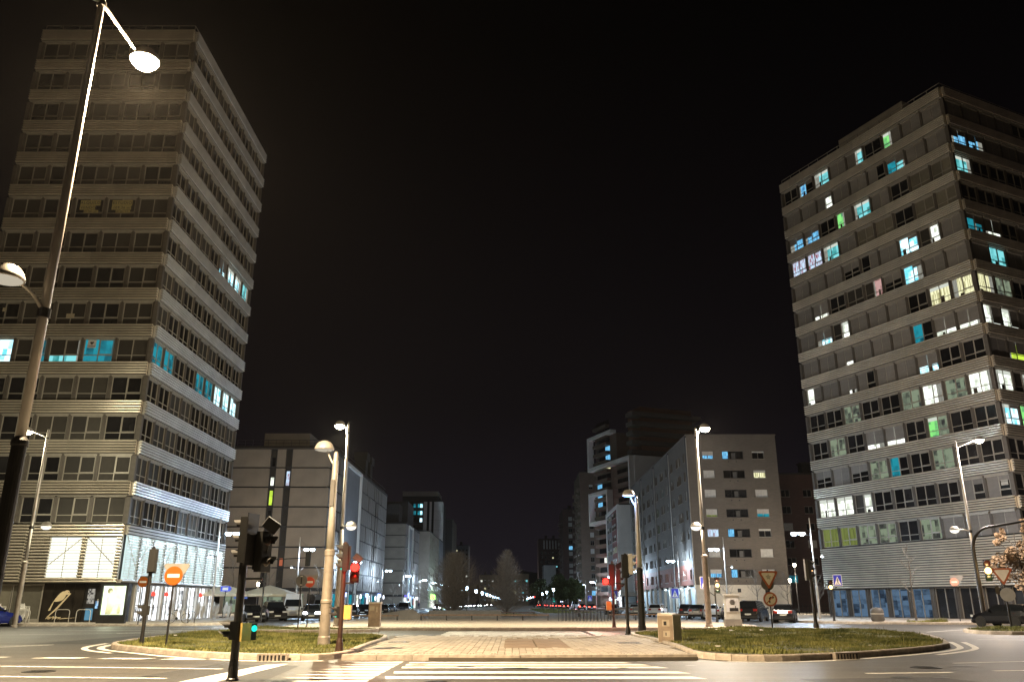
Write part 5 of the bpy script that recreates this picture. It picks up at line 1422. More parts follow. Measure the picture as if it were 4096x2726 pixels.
# centre left signal with the red light
s2 = signal_pole('traffic signal on the left grass island with a glowing red lamp', -5.2, 26.2, .1, 3.2, .075, mat('rusty_black', (.045, .022, .016), .5, .2))
signal_head(s2, T(-.06, 0, 2.35) @ RZ(R(-80)), 3, .28, .27, {2: E_GREEN})
h = signal_head(s2, T(.34, -.02, 2.02) @ RZ(R(8)), 2, .27, .30, {0: E_REDC}, dia=.125)
q = MB(); q.box(-.13, .13, -.12, .12, 0, .2); q.build('loudspeaker_box', BLACKPL, s2, T(.36, 0, 2.66) @ RY(R(38)))
bracket(s2, (0, 0, 2.0), (.34, 0, 2.0))
lamp('red_light', (.5, -.6, 2.45), 40, (1, .03, .02), s2, .08)
signal_head(s2, T(-.14, 0, .98) @ RZ(R(-70)), 2, .18, .17, {1: E_GREEN}, dia=.06)
q = MB(); q.box(.09, .3, -.1, .1, .95, 1.36); q.build('yellow_box', YELLOWBOX, s2)
# centre right pair
s3 = signal_pole('black signal pole with pale side head at the right end of the crossing', 5.5, 41.0, .1, 3.7, .075)
signal_head(s3, T(-.02, 0.06, 2.6) @ RZ(R(178)), 3, .34, .36)
signal_head(s3, T(.32, 0, 2.75) @ RZ(R(95)), 3, .3, .32, body=WHITEP)
bracket(s3, (0, 0, 2.55), (.32, 0, 2.75), .03); bracket(s3, (0, 0, 2.3), (-.55, 0, 2.34), .03)
s4 = signal_pole('traffic signal with a big glowing red lamp on the plaza edge', 6.1, 51.6, .15, 3.8, .07, bpy.data.materials['rusty_black'])
signal_head(s4, T(-.0, .07, 2.4) @ RZ(R(172)), 3, .36, .42)
signal_head(s4, T(-.42, -.05, 2.42) @ RZ(R(-6)), 1, .4, .42, {0: E_REDC}, dia=.17, body=bpy.data.materials['rusty_black'])
signal_head(s4, T(.5, 0, 2.15) @ RZ(R(75)), 3, .36, .40)
q = MB(); q.box(-.2, .2, -.16, .16, 0, .3); q.build('loudspeaker_box', BLACKPL, s4, T(.5, 0, 3.42) @ RY(R(-30)))
bracket(s4, (0, 0, 2.1), (.5, 0, 2.14), .03); bracket(s4, (0, 0, 2.6), (-.42, -.02, 2.6), .025)
lamp('red_light', (-.6, -.9, 2.65), 120, (1, .03, .02), s4, .1)
q = MB(); q.box(-.42, -.12, -.12, .12, .98, 1.48); q.build('yellow_box', YELLOWBOX, s4)
# right island signal with amber visors
s5 = signal_pole('black signal on the big grass island with amber lit visors', 17.6, 50.0, .12, 3.0, .1)
signal_head(s5, T(.1, 0, 2.75) @ RZ(R(55)), 3, .34, .36, {1: emit('amber_dim', (1, .6, .25), 1.6)})
q = MB(); q.box(-.28, -.06, -.06, .2, 2.7, 3.9); q.build('backing_board', SIGNBACK, s5)
# small amber signal with crossing sign by right tower
def crossing_sign(t, M, s=.6):
    q = MB(); q.box(-s/2, s/2, 0, .02, 0, s*1.25); p = q.build('sign_plate', SIGNW, t, M)
    q = MB(); q.box(-s/2+.03, s/2-.03, -.006, -.0005, .03, s*1.25-.03); q.build('blue_field', SIGNB, p)
    q = MB(); q.poly([(-s*.38, -.010, s*.14), (s*.38, -.010, s*.14), (0, -.010, s*1.05)]); q.build('white_triangle', SIGNW, p)
    q = MB(); y = -.014
    q.poly([(-.03*s, y, .80*s), (.03*s, y, .80*s), (.04*s, y, .88*s), (0, y, .91*s), (-.04*s, y, .88*s)])
    q.poly([(-.06*s, y, .5*s), (.05*s, y, .5*s), (.05*s, y, .78*s), (-.05*s, y, .78*s)])
    q.poly([(-.06*s, y, .5*s), (0, y, .5*s), (-.1*s, y, .2*s), (-.17*s, y, .2*s)]); q.poly([(0, y, .5*s), (.05*s, y, .5*s), (.16*s, y, .22*s), (.09*s, y, .2*s)])
    q.poly([(.05*s, y, .76*s), (.05*s, y, .7*s), (.15*s, y, .5*s), (.17*s, y, .54*s)]); q.poly([(-.05*s, y, .76*s), (-.05*s, y, .7*s), (-.14*s, y, .52*s), (-.16*s, y, .56*s)])
    for k in range(3): q.poly([(-.28*s+k*.2*s, y, .155*s), (-.18*s+k*.2*s, y, .155*s), (-.16*s+k*.2*s, y, .195*s), (-.26*s+k*.2*s, y, .195*s)])
    q.build('walking_figure', BLACK, p)
    return p
s6 = signal_pole('amber flashing signal with crossing sign at the right tower pavement', 26.4, 70.6, .15, 2.9, .06)
signal_head(s6, T(-.02, -.08, 2.45) @ RZ(R(-10)), 2, .36, .40, {1: E_AMBER}, dia=.15)
crossing_sign(s6, T(.62, -.05, 2.75), .72)
bracket(s6, (0, 0, 2.3), (.6, 0, 2.72), .03)
lamp('amber_light', (-.06, -1.0, 2.5), 18, (1, .6, .22), s6, .1)
s7 = signal_pole('curved overhanging signal mast with a blazing amber lamp at the right edge', 34.3, 62.5, .15, 5.2, .13)
pts = [Vector((0, 0, 5.15))]
for k in range(1, 9):
    a = k/8*math.pi/2; pts.append(Vector((1.7*(1-math.cos(a)), 0, 5.15+1.7*math.sin(a))))
pts.append(Vector((6.5, 0, 7.6)))
q = MB(); q.path(pts, [.12]*4+[.1]*5+[.07], 10); q.build('arm', DARKMETAL, s7, smooth=True)
signal_head(s7, T(.55, -.5, 2.9) @ RZ(R(-12)), 3, .42, .5, {1: E_AMBER}, dia=.24)
bracket(s7, (0, 0, 3.6), (.5, -.2, 3.6), .04)
lamp('amber_light', (.5, -2.2, 3.7), 200, (1, .62, .24), s7, .15)
s7b = signal_pole('plain dark signal pole standing next to the overhanging mast', 36.4, 63.2, .15, 4.2, .1)
signal_head(s7b, T(-.3, 0, 2.0) @ RZ(R(60)), 2, .3, .3)
s8 = signal_pole('amber flashing signal with crossing sign on the corner before the cream plinth', 15.7, 66.0, .15, 2.5, .06)
signal_head(s8, T(.2, -.05, 2.1) @ RZ(R(-5)), 3, .4, .4, {1: E_AMBER}, dia=.15)
crossing_sign(s8, T(-.75, -.05, 2.45), .72)
bracket(s8, (0, 0, 1.9), (-.75, 0, 2.45), .03)
lamp('amber_light', (.2, -1.4, 2.75), 150, (1, .72, .4), s8, .12)
s9 = signal_pole('red signal on the far right kerb of the avenue', 20.6, 262, .15, 4.6, .08)
signal_head(s9, T(0, -.1, 3.6), 2, .7, .7, {0: E_RED}, dia=.33)
lamp('red_light', (0, -2.0, 4.8), 1100, (1, .03, .08), s9, .2)
s10 = signal_pole('red signal hung among the green trees', 13.6, 215, .15, 4.9, .07)
signal_head(s10, T(0, -.1, 4.2), 2, .5, .5, {0: E_RED}, dia=.2)
s11 = signal_pole('green signal between the park lamps', 10.0, 205, .15, 2.6, .07)
signal_head(s11, T(0, -.1, 1.7), 2, .6, .6, {1: E_GREEN, 0: E_GREEN}, dia=.26)
s12 = signal_pole('red signal far down the avenue right of the tall bare tree', 8.6, 330, .15, 4.0, .08)
signal_head(s12, T(0, -.1, 2.8), 2, .8, .8, {0: E_RED}, dia=.34)

def disc(q, r, y0, y1, n=32, M=None):
    q.lathe([(r, 0), (r, y1-y0)], n, 0, (M or Matrix.Identity(4)) @ T(0, y1, 0) @ RX(R(90)))
def sign_post(name, label, x, y, z0, H, r=.035, group=None, rz=0.0):
    t = thing(name, label, 'road sign', (x, y, z0), rz, group)
    q = MB(); q.lathe([(r, 0), (r, H), (0, H+.01)], 10); q.build('post', DARKMETAL, t); return t
def no_entry(t, z, r, m, y=-.06):
    q = MB(); disc(q, r, y-.02, y); p = q.build('sign_disc', m, t, T(0, 0, z))
    q = MB(); q.box(-r*.66, r*.66, y-.026, y-.0205, -r*.19, r*.19); q.build('white_bar', SIGNW, p)
    return p
def tri(t, z, s, m, y, name='sign_triangle', dx=0.0):
    """point-down triangle plate, s = side"""
    h = s*.866; c = s*.06
    P = [(-s/2+c, z+h/2), (s/2-c, z+h/2), (s/2, z+h/2-c), (s/2-c*.2, z+h/2-c*1.7), (c*.6, z-h/2), (-c*.6, z-h/2), (-s/2+c*.2, z+h/2-c*1.7), (-s/2, z+h/2-c)]
    q = MB(); q.prism([(a, b) for a, b in P][::-1], 0, .02, 0, Matrix(((1,0,0,dx),(0,0,1,y),(0,1,0,0),(0,0,0,1))))
    return q.build(name, m, t)
a1 = sign_post('no_entry_sign', 'large orange no entry sign with a pale triangle behind, on the left grass island', -11.7, 29.4, .1, 2.6)
no_entry(a1, 2.32, .315, ORANGE); tri(a1, 2.34, .9, SIGNGREY, .05, 'triangle_back', .03)
a2 = sign_post('no_entry_sign', 'smaller orange no entry sign beside the lit poster stand', -25.4, 58.6, .15, 2.9)
no_entry(a2, 2.78, .35, ORANGE); tri(a2, 2.8, .85, SIGNBACK, .05, 'triangle_back', .12)
a3 = sign_post('no_entry_sign', 'red no entry sign on the plaza corner left of the thick lamp post', -12.6, 53.0, .15, 2.7)
no_entry(a3, 2.63, .31, RED); tri(a3, 2.68, .8, SIGNGREY, .05, 'triangle_back', .1)
a4 = sign_post('no_entry_sign', 'pale pink no entry sign in front of the right tower', 36.4, 70.0, .15, 3.0, rz=R(-25))
no_entry(a4, 3.05, .33, mat('sign_pale_red', (.62, .30, .22), .5)); tri(a4, 3.1, 1.0, SIGNGREY, .05, 'triangle_back', .22)
a5 = sign_post('round_sign_back', 'dark round sign seen from behind, on the narrow grass strip', -11.7, 47.2, .12, 2.8)
q = MB(); disc(q, .32, .04, .06); q.build('sign_disc', SIGNBACK, a5, T(0, 0, 2.6)); q = MB(); q.box(-.05, .05, -.045, .04, 2.35, 2.4); q.box(-.05, .05, -.045, .04, 2.8, 2.85); q.build('clamp', GREYPOLE, a5)
a6 = sign_post('yield_sign', 'yield sign with a star sticker above a no right turn disc', 14.35, 47.6, .12, 3.2, .04)
tri(a6, 2.66, 1.08, mat('sign_brown_red', (.33, .085, .03), .5), -.07)
tri(a6, 2.70, .76, mat('sign_cream', (.62, .55, .46), .5), -.077, 'white_field')
q = MB(); P = []
for k in range(10):
    a = math.pi/2 + k*math.pi/5; rr0 = .17 if k % 2 == 0 else .095
    P.append((rr0*math.cos(a), rr0*math.sin(a)))
q.prism(P[::-1], 0, .004, 0, Matrix(((1,0,0,0),(0,0,1,-.083),(0,1,0,2.80),(0,0,0,1)))); q.build('star_sticker', mat('star_grey', (.36, .33, .27), .6), a6)
q = MB(); disc(q, .37, .03, .05); q.build('disc_back', SIGNBACK, a6, T(-.05, 0, 2.45))
q = MB(); disc(q, .385, -.075, -.055); nd = q.build('prohibition_disc', bpy.data.materials['sign_brown_red'], a6, T(0, 0, 1.62))
q = MB(); disc(q, .29, -.081, -.0755); q.build('white_field', bpy.data.materials['sign_cream'], nd)
q = MB(); y = -.085
q.poly([(-.08, y, -.2), (-.01, y, -.2), (-.01, y, .02), (.03, y, .06), (.12, y, .06), (.12, y, .0), (.22, y, .09), (.12, y, .18), (.12, y, .13), (0, y, .13), (-.08, y, .05)]); q.build('turn_arrow', BLACK, nd)
q = MB(); q.box(-.30, .30, -.092, -.087, -.028, .028, 0, RY(R(-45))); q.build('red_slash', bpy.data.materials['sign_brown_red'], nd)
a7 = sign_post('yield_sign', 'yield sign with a round plate below at the right edge verge', 29.6, 51.2, .12, 3.4, .06, rz=R(-28))
tri(a7, 2.95, 1.1, bpy.data.materials['sign_brown_red'], -.07); tri(a7, 2.99, .78, bpy.data.materials['sign_cream'], -.077, 'white_field')
q = MB(); disc(q, .4, -.06, -.04); q.build('round_plate', SIGNGREY, a7, T(.1, 0, 1.9))
a8 = sign_post('parking_sign', 'small blue arrow sign at the corner of the left tower', -28.2, 84, .15, 2.9)
q = MB(); q.prism([(-.5, 2.5), (.4, 2.5), (.6, 2.75), (.4, 3.0), (-.5, 3.0)][::-1], 0, .03, 0, Matrix(((1,0,0,0),(0,0,1,-.07),(0,1,0,0),(0,0,0,1)))); q.build('sign_plate', emit('sign_blue_lit', (.08, .12, .6), .7), a8)
q = MB(); q.box(-.3, .25, -.08, -.0705, 2.62, 2.88); q.build('white_field', SIGNW, a8)
for lab, x, y, s in (('blue crossing sign before the pale shutters of the corner block', 20.6, 108, .95), ('blue crossing sign behind the glowing red signal', 14.6, 122, .95), ('blue crossing sign in front of the dark brick tower', 20.5, 225, 1.1)):
    t = sign_post('crossing_sign', lab, x, y, .15, 2.3, .05, 'crossing signs along the right street'); crossing_sign(t, T(0, -.06, 2.0), s)

# ------------------------------------------------------------------ cabinets, poster stand, bins, benches
k1 = thing('switch_cabinet', 'brown worn switch cabinet on the plaza left of the benches', 'cabinet', (-8.55, 53.6, .15))
q = MB(); q.box(-.36, .36, -.2, .3, 0, 1.36); q.box(-.37, .37, -.21, .31, 0, .05); q.build('body', CABB, k1)
q = MB(); q.box(-.40, .40, -.24, .34, 1.362, 1.45); q.build('top', CABW, k1)
q = MB(); q.box(-.32, .32, -.215, -.201, .4, 1.32); dk = q.build('door', CABB, k1); q = MB(); q.box(-.28, .0, -.225, -.216, .95, 1.2); q.box(.1, .2, -.225, -.216, .85, 1.15); q.build('poster_scrap', mat('scrap_paper', (.42, .36, .28), .8), dk)
k2 = thing('meter_cabinet', 'cream meter cabinet with brown door at the edge of the big grass island', 'cabinet', (6.05, 33.2, .1))
q = MB(); q.box(-.32, .32, -.36, .36, 0, .98); P = [(-.32, .98), (.32, .98), (.3, 1.02), (-.3, 1.06)]; q.prism(P[::-1], -.36, .36, 0, Matrix(((1,0,0,0),(0,0,1,0),(0,1,0,.004),(0,0,0,1)))); q.build('body', CABW, k2, RZ(R(-35)))
q = MB(); q.box(-.30, .30, -.375, -.361, .03, .96); dk = q.build('door', CABB, k2, RZ(R(-35)))
q = MB(); q.box(-.12, .18, -.382, -.376, .58, .82); q.box(-.1, .18, -.382, -.376, .2, .42); dp = q.build('poster_scrap', bpy.data.materials['scrap_paper'], dk)
q = MB(); q.box(-.06, .06, -.386, -.3825, .62, .76); q.box(0, .04, -.386, -.3825, .25, .36); q.build('scrap_print', BLACK, dp)
k3 = thing('poster_cabinet', 'grey cabinet with poster and concrete foot on the plaza corner', 'cabinet', (14.0, 54.6, .15))
q = MB(); q.box(-.52, .52, -.2, .26, 0, .42); q.build('concrete_foot', CONC, k3)
q = MB(); q.box(-.48, .46, -.16, .22, .422, 1.86); q.build('body', CABG, k3); q = MB(); q.box(-.5, .48, -.19, .25, 1.862, 1.93); q.build('top', WHITEP, k3)
q = MB(); q.box(-.40, .40, -.175, -.161, .85, 1.68); po = q.build('poster', mat('poster_grey', (.52, .52, .54), .7), k3)
q = MB()
for i in range(5): q.box(-.18+.03*abs(i-2), .18-.03*abs(i-2), -.18, -.1755, 1.3+i*.065, 1.335+i*.065)
q.box(-.2, .35, -.18, -.1755, .9, 1.1); q.box(.15, .2, -.18, -.1755, 1.1, 1.22); q.build('poster_print', BLACK, po)
pz = thing('poster_stand', 'lit advertising stand with a portrait poster in front of the left tower', 'poster stand', (-28.8, 61.9, .15))
q = MB(); q.box(-1.02, 1.02, -.14, .14, 0, .55); q.box(-1.02, -.84, -.14, .14, .55, 2.78); q.box(.84, 1.02, -.14, .14, .55, 2.78); q.box(-.84, .84, -.14, .14, 2.62, 2.8); q.box(-.84, .84, .06, .14, .55, 2.62); q.build('case', DARKMETAL, pz)
q = MB(); q.box(-.80, .80, -.06, .05, .6, 2.58); po = q.build('lit_poster', E_POSTER, pz)
ink = mat('poster_ink', (.20, .19, .12), .8); ink2 = mat('poster_ink_pale', (.5, .5, .36), .8)
q = MB(); y = -.064
q.poly([(-.42, y, 2.05), (-.20, y, 2.02), (-.12, y, 2.12), (-.10, y, 2.22), (-.14, y, 2.34), (-.26, y, 2.44), (-.42, y, 2.42), (-.5, y, 2.3), (-.5, y, 2.15)]); q.build('hair_print', ink, po)
q = MB(); q.poly([(-.36, y-.003, 2.0), (-.2, y-.003, 1.98), (-.13, y-.003, 2.1), (-.1, y-.003, 2.2), (-.16, y-.003, 2.28), (-.3, y-.003, 2.26)]); q.poly([(-.5, y, 1.85), (-.1, y, 1.8), (.05, y, 1.4), (0, y, .9), (-.1, y, .62), (-.5, y, .62), (-.46, y, 1.2)]); q.poly([(.34, y, .9), (.44, y, 1.25), (.47, y, 1.25), (.6, y, .9), (.57, y, .66), (.37, y, .66)]); q.build('figure_print', ink2, po)
text('lettering', 'ALDE', .34, BLACK, T(-.1, -.15, .27), pz)
lamp('poster_glow', (0, -.7, 1.7), 45, (.9, 1, .75), pz, .4)
bn = thing('litter_bin', 'grey rounded litter bin on the right tower pavement', 'bin', (29.3, 69.0, .15))
q = MB(); q.lathe([(.38, 0), (.5, .1), (.5, .75), (.46, .95), (.3, 1.05), (0, 1.08)], 18); q.build('body', SIGNBACK, bn, smooth=True); q = MB(); q.lathe([(.505, .55), (.505, .62)], 18); q.build('band', GREYPOLE, bn)
def bench(label, x0, x1, y, zt=.42, m=WOODB):
    t = thing('bench', label, 'bench', ((x0+x1)/2, y, .15), 0, 'long plaza benches')
    w = x1-x0; n = max(2, int(w/2.2))
    for i in range(3):
        q = MB(); q.box(-w/2, w/2, -.28+i*.19, -.11+i*.19, zt-.09, zt); q.build('plank', m, t)
    q = MB()
    for i in range(n+1):
        x = -w/2+.1 + (w-.2)*i/n
        q = MB(); q.box(x-.05, x+.05, -.2, .2, 0, zt-.092); q.build('leg', DARKMETAL, t)
    return t
bench('long dark bench in front of the two bare trees', -7.9, 3.2, 74.0, .48)
bench('dark bench behind the worn switch cabinet', -14.2, -9.8, 74.4)
bench('brown bench behind the blue lit lamp post', 8.4, 15.2, 74.6, .5)
q = bench('dark bench further back, left of the tall bare tree', -9.2, 2.6, 98.0, .45)
rw = thing('ramp_wall', 'concrete ramp wall left of the bare trees', 'wall', (-10.5, 80, .15))
q = MB(); q.prism([(-2.5, 0), (2.6, 0), (1.2, .9), (-2.5, .35)][::-1], -.2, .2, 0, Matrix(((1,0,0,0),(0,0,1,0),(0,1,0,0),(0,0,0,1)))); q.build('slab', CONC, rw)
q = MB(); q.box(2.7, 9.5, .4, .7, 0, .75); q.build('back_slab', mat('pale_concrete', (.13, .13, .13), .8), rw)
rf = thing('ramp_canopy', 'low dark sloping garage canopy with handrail behind the bike racks', 'canopy', (9.5, 84, .15))
q = MB(); q.prism([(-3.6, .5), (3.0, .95), (3.0, 1.1), (-3.6, .62)][::-1], -2, 2, 0, Matrix(((1,0,0,0),(0,0,1,0),(0,1,0,0),(0,0,0,1)))); q.build('roof', SIGNBACK, rf)
q = MB()
for i in range(9): q.tube((-3.5+i*.8, -2.0, .0), (-3.5+i*.8, -2.0, .62+i*.055), .03, n=4)
q.tube((-3.6, -2.05, 1.0), (3.1, -2.05, 1.5), .03, n=4); q.build('handrail', DARKMETAL, rf)
def hoop(label, x, y, group, w=.75, h=.8, rz=0.0, first={}):
    if group not in first:
        q = MB(); pts = [(-w/2, 0, 0), (-w/2, 0, h-.18)] + [(-w/2+.18*(1-math.cos(a)), 0, h-.18+.18*math.sin(a)) for a in (.4, .8, 1.2, 1.57)] + [(w/2-.18*(1-math.sin(a)), 0, h-.18+.18*math.cos(a)) for a in (0, .4, .8, 1.2, 1.57)] + [(w/2, 0, 0)]
        q.path(pts, .024, 6); first[group] = q.mesh('bike_hoop', GREYPOLE if 'shop' in group else DARKMETAL)
    o = put('bike_hoop', first[group]); o.location = (x, y, .15); o.rotation_euler = (0, 0, rz)
    return tag(o, label, 'bike rack', group)
for i in range(15): hoop('dark bike hoop in the long row beside the tall bare tree', 4.0+i*.28*1.02, 70.5+(i % 2)*.05, 'row of bike hoops on the plaza', .9, .85, R(62))
hoop('grey bike hoop nearest the stacked chairs at the bird sign', -34.8, 61.2, 'bike hoops before the bird shop', 1.0, .95); hoop('grey bike hoop under the lettering of the bird sign', -32.2, 61.6, 'bike hoops before the bird shop', .8, .95); hoop('grey bike hoop beside the shop doorway', -30.7, 61.6, 'bike hoops before the bird shop', .8, .95)
hoop('bike hoop behind the parked bicycle', -23.6, 63.4, 'bike hoop at the bar', .7, .8, R(70))
for i, (x, y) in enumerate(((7.2, 92), (10.9, 93.5))):
    q = MB(); q.lathe([(.12, 0), (.12, .95), (.05, 1.02), (0, 1.02)], 10); o = q.build('bollard', BLACK); o.location = (x, y, .15); tag(o, ['black bollard right of the dark garden bench', 'black bollard next to the sloping canopy'][i], 'bollard', 'bollards on the plaza')

# ------------------------------------------------------------------ cars
STY = {
 # L, W, belt stations (y, z) from nose to tail, glasshouse side profile (y, z)
 'sedan': (4.5, 1.76, [(-2.25,.55),(-2.15,.70),(-1.2,.90),(-.75,.97),(.9,1.0),(1.5,1.02),(2.15,.98),(2.25,.80)], [(-.95,.94),(-.15,1.40),(.85,1.42),(1.65,1.01)]),
 'hatch': (4.1, 1.74, [(-2.05,.55),(-1.97,.72),(-1.2,.92),(-.85,.98),(.9,1.02),(1.6,1.04),(1.98,1.0),(2.05,.75)], [(-1.0,.95),(-.25,1.44),(1.1,1.47),(1.75,1.40),(1.98,1.0)]),
 'wagon': (4.6, 1.76, [(-2.3,.55),(-2.2,.72),(-1.3,.92),(-.85,.98),(.9,1.02),(1.8,1.03),(2.22,1.0),(2.3,.75)], [(-1.0,.95),(-.2,1.44),(1.3,1.47),(1.95,1.42),(2.24,1.0)]),
 'suv': (4.6, 1.86, [(-2.3,.65),(-2.2,.85),(-1.4,1.05),(-.95,1.10),(.9,1.13),(1.8,1.14),(2.22,1.1),(2.3,.8)], [(-1.15,1.06),(-.45,1.66),(1.4,1.70),(2.0,1.64),(2.24,1.1)]),
 'mpv': (4.7, 1.88, [(-2.35,.6),(-2.25,.85),(-1.75,1.02),(-1.3,1.08),(.9,1.12),(1.8,1.13),(2.28,1.1),(2.35,.75)], [(-1.6,1.03),(-.6,1.70),(1.5,1.76),(2.1,1.70),(2.3,1.1)]),
 'van': (5.4, 2.0, [(-2.7,.6),(-2.6,.95),(-2.2,1.15),(-1.8,1.22),(0,1.25),(2.0,1.25),(2.62,1.25),(2.7,.9)], [(-2.05,1.18),(-1.25,1.95),(-.9,2.42),(2.45,2.46),(2.62,1.25)]),
}
def body_meshes(style, paint):
    L, W, top, gh = STY[style]; hw = W/2
    q = MB(); secs = []
    for i, (y, z) in enumerate(top):
        t = abs(y)/(L/2); w = hw*(1 - .16*max(0, t-.72)/.28) if t > .72 else hw
        zl = .22 if 0 < i < len(top)-1 else .32
        secs.append([(-w*.94, y, zl), (-w, y, zl+.16), (-w, y, z*.72), (-w*.93, y, z), (w*.93, y, z), (w, y, z*.72), (w, y, zl+.16), (w*.94, y, zl)])
    n = 8; vs = [p for s_ in secs for p in s_]
    fs = []
    for i in range(len(secs)-1):
        for k in range(n): fs.append((i*n+k, i*n+(k+1) % n, (i+1)*n+(k+1) % n, (i+1)*n+k))
    fs += [tuple(range(n)), tuple(range((len(secs)-1)*n+n-1, (len(secs)-1)*n-1, -1))]
    q.add(vs, fs)
    # glasshouse
    def ww(z):
        zb = gh[0][1]; zt = max(p[1] for p in gh); return hw*(.90 - .20*(z-zb)/(zt-zb))
    Lf = [(-ww(z), y, z) for y, z in gh]; Rt = [(ww(z), y, z) for y, z in gh]; m = len(gh)
    q.add(Lf+Rt, [(i, i+1, m+i+1, m+i) for i in range(m-1)] + [tuple(range(m-1, -1, -1)), tuple(range(m, 2*m))])
    body = q.mesh('body', paint)
    def lerp3(a, b, t): return tuple(a[i]+(b[i]-a[i])*t for i in range(3))
    def panel(i, nm, lift):
        g_ = MB(); A, B, C, D = Lf[i], Lf[i+1], Rt[i+1], Rt[i]
        a = lerp3(lerp3(A, B, .08), lerp3(D, C, .08), .06); b = lerp3(lerp3(A, B, .92), lerp3(D, C, .92), .06); c = lerp3(lerp3(A, B, .92), lerp3(D, C, .92), .94); d = lerp3(lerp3(A, B, .08), lerp3(D, C, .08), .94)
        nrm = (Vector(b)-Vector(a)).cross(Vector(d)-Vector(a)).normalized()
        if nrm.z < 0: nrm = -nrm
        P = [Vector(p)+nrm*lift for p in (a, b, c, d)]; Q = [p - nrm*.012 for p in P]
        g_.add(P+Q, [(0,1,2,3),(0,4,5,1),(1,5,6,2),(2,6,7,3),(3,7,4,0)]); return g_.mesh(nm, CARGLASS)
    ws = panel(0, 'windscreen', .012); rw_ = panel(m-2, 'rear_window', .012)
    sides = []
    y0 = gh[0][0]; y3 = gh[-1][0]; zb = gh[0][1]; zt = max(p[1] for p in gh)
    def zprof(y):
        for (a, za), (b, zb_) in zip(gh[:-1], gh[1:]):
            if a <= y <= b: return za+(zb_-za)*(y-a)/(b-a)
        return zb
    ys = [y0+.28, (y0+y3)/2-.1, y3-.22]
    if style == 'van': ys = [y0+.3, y0+1.5, y0+1.5]
    for a, b in ((ys[0], ys[1]-.05), (ys[1]+.05, ys[2])):
        if b - a < .2: continue
        for s_ in (-1, 1):
            g_ = MB(); N = 6; lo = []; hi = []
            for k in range(N+1):
                y = a+(b-a)*k/N; zt_ = min(zprof(y), 1.95 if style == 'van' else 9)-.07; zl = zb+.09
                zt_ = max(zt_, zl+.01)
                lo.append((s_*(ww(zl)+.008), y, zl)); hi.append((s_*(ww(zt_)+.008), y, zt_))
            g_.add(lo+hi, [(k, k+1, N+1+k+1, N+1+k) for k in range(N)]); sides.append(g_.mesh('side_window', CARGLASS))
    return body, ws, rw_, sides
def wheel_meshes(r):
    q = MB(); M = RY(R(90)); q.lathe([(r*.62, -.11), (r*.95, -.11), (r, -.07), (r, .07), (r*.95, .11), (r*.62, .11)], 18, 0, M); ty = q.mesh('tyre', TYRE)
    q = MB(); q.lathe([(0, -.09), (r*.2, -.1), (r*.6, -.085), (r*.63, -.105), (r*.63, .105), (r*.6, .085), (r*.2, .1), (0, .09)], 10, 0, M); rm = q.mesh('wheel', RIM)
    return rm, ty
def car(name, cat, label, x, y, yaw, style, paint, head=HEADOFF, tail=TAILOFF, z=0.0, group='parked cars'):
    L, W, top, gh = STY[style]
    t = thing(name, label, cat, (x, y, z), R(yaw), group)
    b, ws, rw_, sd = cached(('car', style, paint.name), lambda: body_meshes(style, paint))
    put('body', b, t); put('windscreen', ws, t); put('rear_window', rw_, t)
    for s_ in sd: put('side_window', s_, t)
    r = .31 if style not in ('suv', 'van', 'mpv') else .345
    rm, ty = cached(('wheel', r), lambda: wheel_meshes(r))
    arch = cached(('arch', r), lambda: (lambda q: (q.lathe([(r*1.22, -.02), (r*1.22, .02)], 18, 0, RY(R(90))), q.mesh('wheel_arch', TYRE))[1])(MB()))
    for sx_ in (-1, 1):
        for wy in (-L*.31, L*.29):
            w_ = put('wheel', rm, t, T(sx_*(W/2-.09), wy, r)); put('tyre', ty, w_)
            put('wheel_arch', arch, t, T(sx_*(W/2-.012), wy, r+.03))
    zt = top[2][1]
    hm = cached(('head', head.name), lambda: (lambda q: (q.box(-.20, .20, -.09, .10, -.075, .075), q.mesh('headlight', head))[1])(MB()))
    tm = cached(('tail', tail.name), lambda: (lambda q: (q.box(-.16, .16, -.10, .06, -.10, .10), q.mesh('tail_light', tail))[1])(MB()))
    for sx_ in (-1, 1):
        put('headlight', hm, t, T(sx_*(W/2-.34), -L/2+.075, zt*.76))
        zz = .86 if style in ('sedan', 'hatch', 'wagon') else .98
        put('tail_light', tm, t, T(sx_*(W/2-.30), L/2-.045, zz))
        q = cached('mirror', lambda: (lambda q: (q.box(-.1, .1, -.06, .06, -.06, .07), q.mesh('mirror', BLACKPL))[1])(MB()))
        put('mirror', q, t, T(sx_*(W/2+.07), gh[0][0]+.45, gh[0][1]+.10))
    pm = cached('plate', lambda: (lambda q: (q.box(-.26, .26, -.012, .012, -.055, .055), q.mesh('number_plate', PLATE))[1])(MB()))
    put('number_plate', pm, t, T(0, -L/2-.013, .46)); put('number_plate', pm, t, T(0, L/2+.013, .62 if style != 'sedan' else .72))
    bm_ = cached(('bump', style), lambda: (lambda q: (q.box(-W*.42, W*.42, -L/2-.03, -L/2+.05, .26, .42), q.box(-W*.42, W*.42, L/2-.05, L/2+.03, .28, .46), q.mesh('bumper', BLACKPL))[2])(MB()))
    put('bumper', bm_, t)
    if style in ('suv', 'wagon', 'mpv'):
        rl = cached(('rail', style), lambda: (lambda q: ([q.tube((s_*W*.33, -.3, gh[1][1]+.07), (s_*W*.33, 1.4, gh[2][1]+.05), .022, n=5) for s_ in (-1, 1)], q.mesh('roof_rail', RIM))[1])(MB()))
        put('roof_rail', rl, t)
    return t
def paintm(n, c, met=.3): return mat('car_paint_'+n, c, .18, met, var=.03, spec=.7)
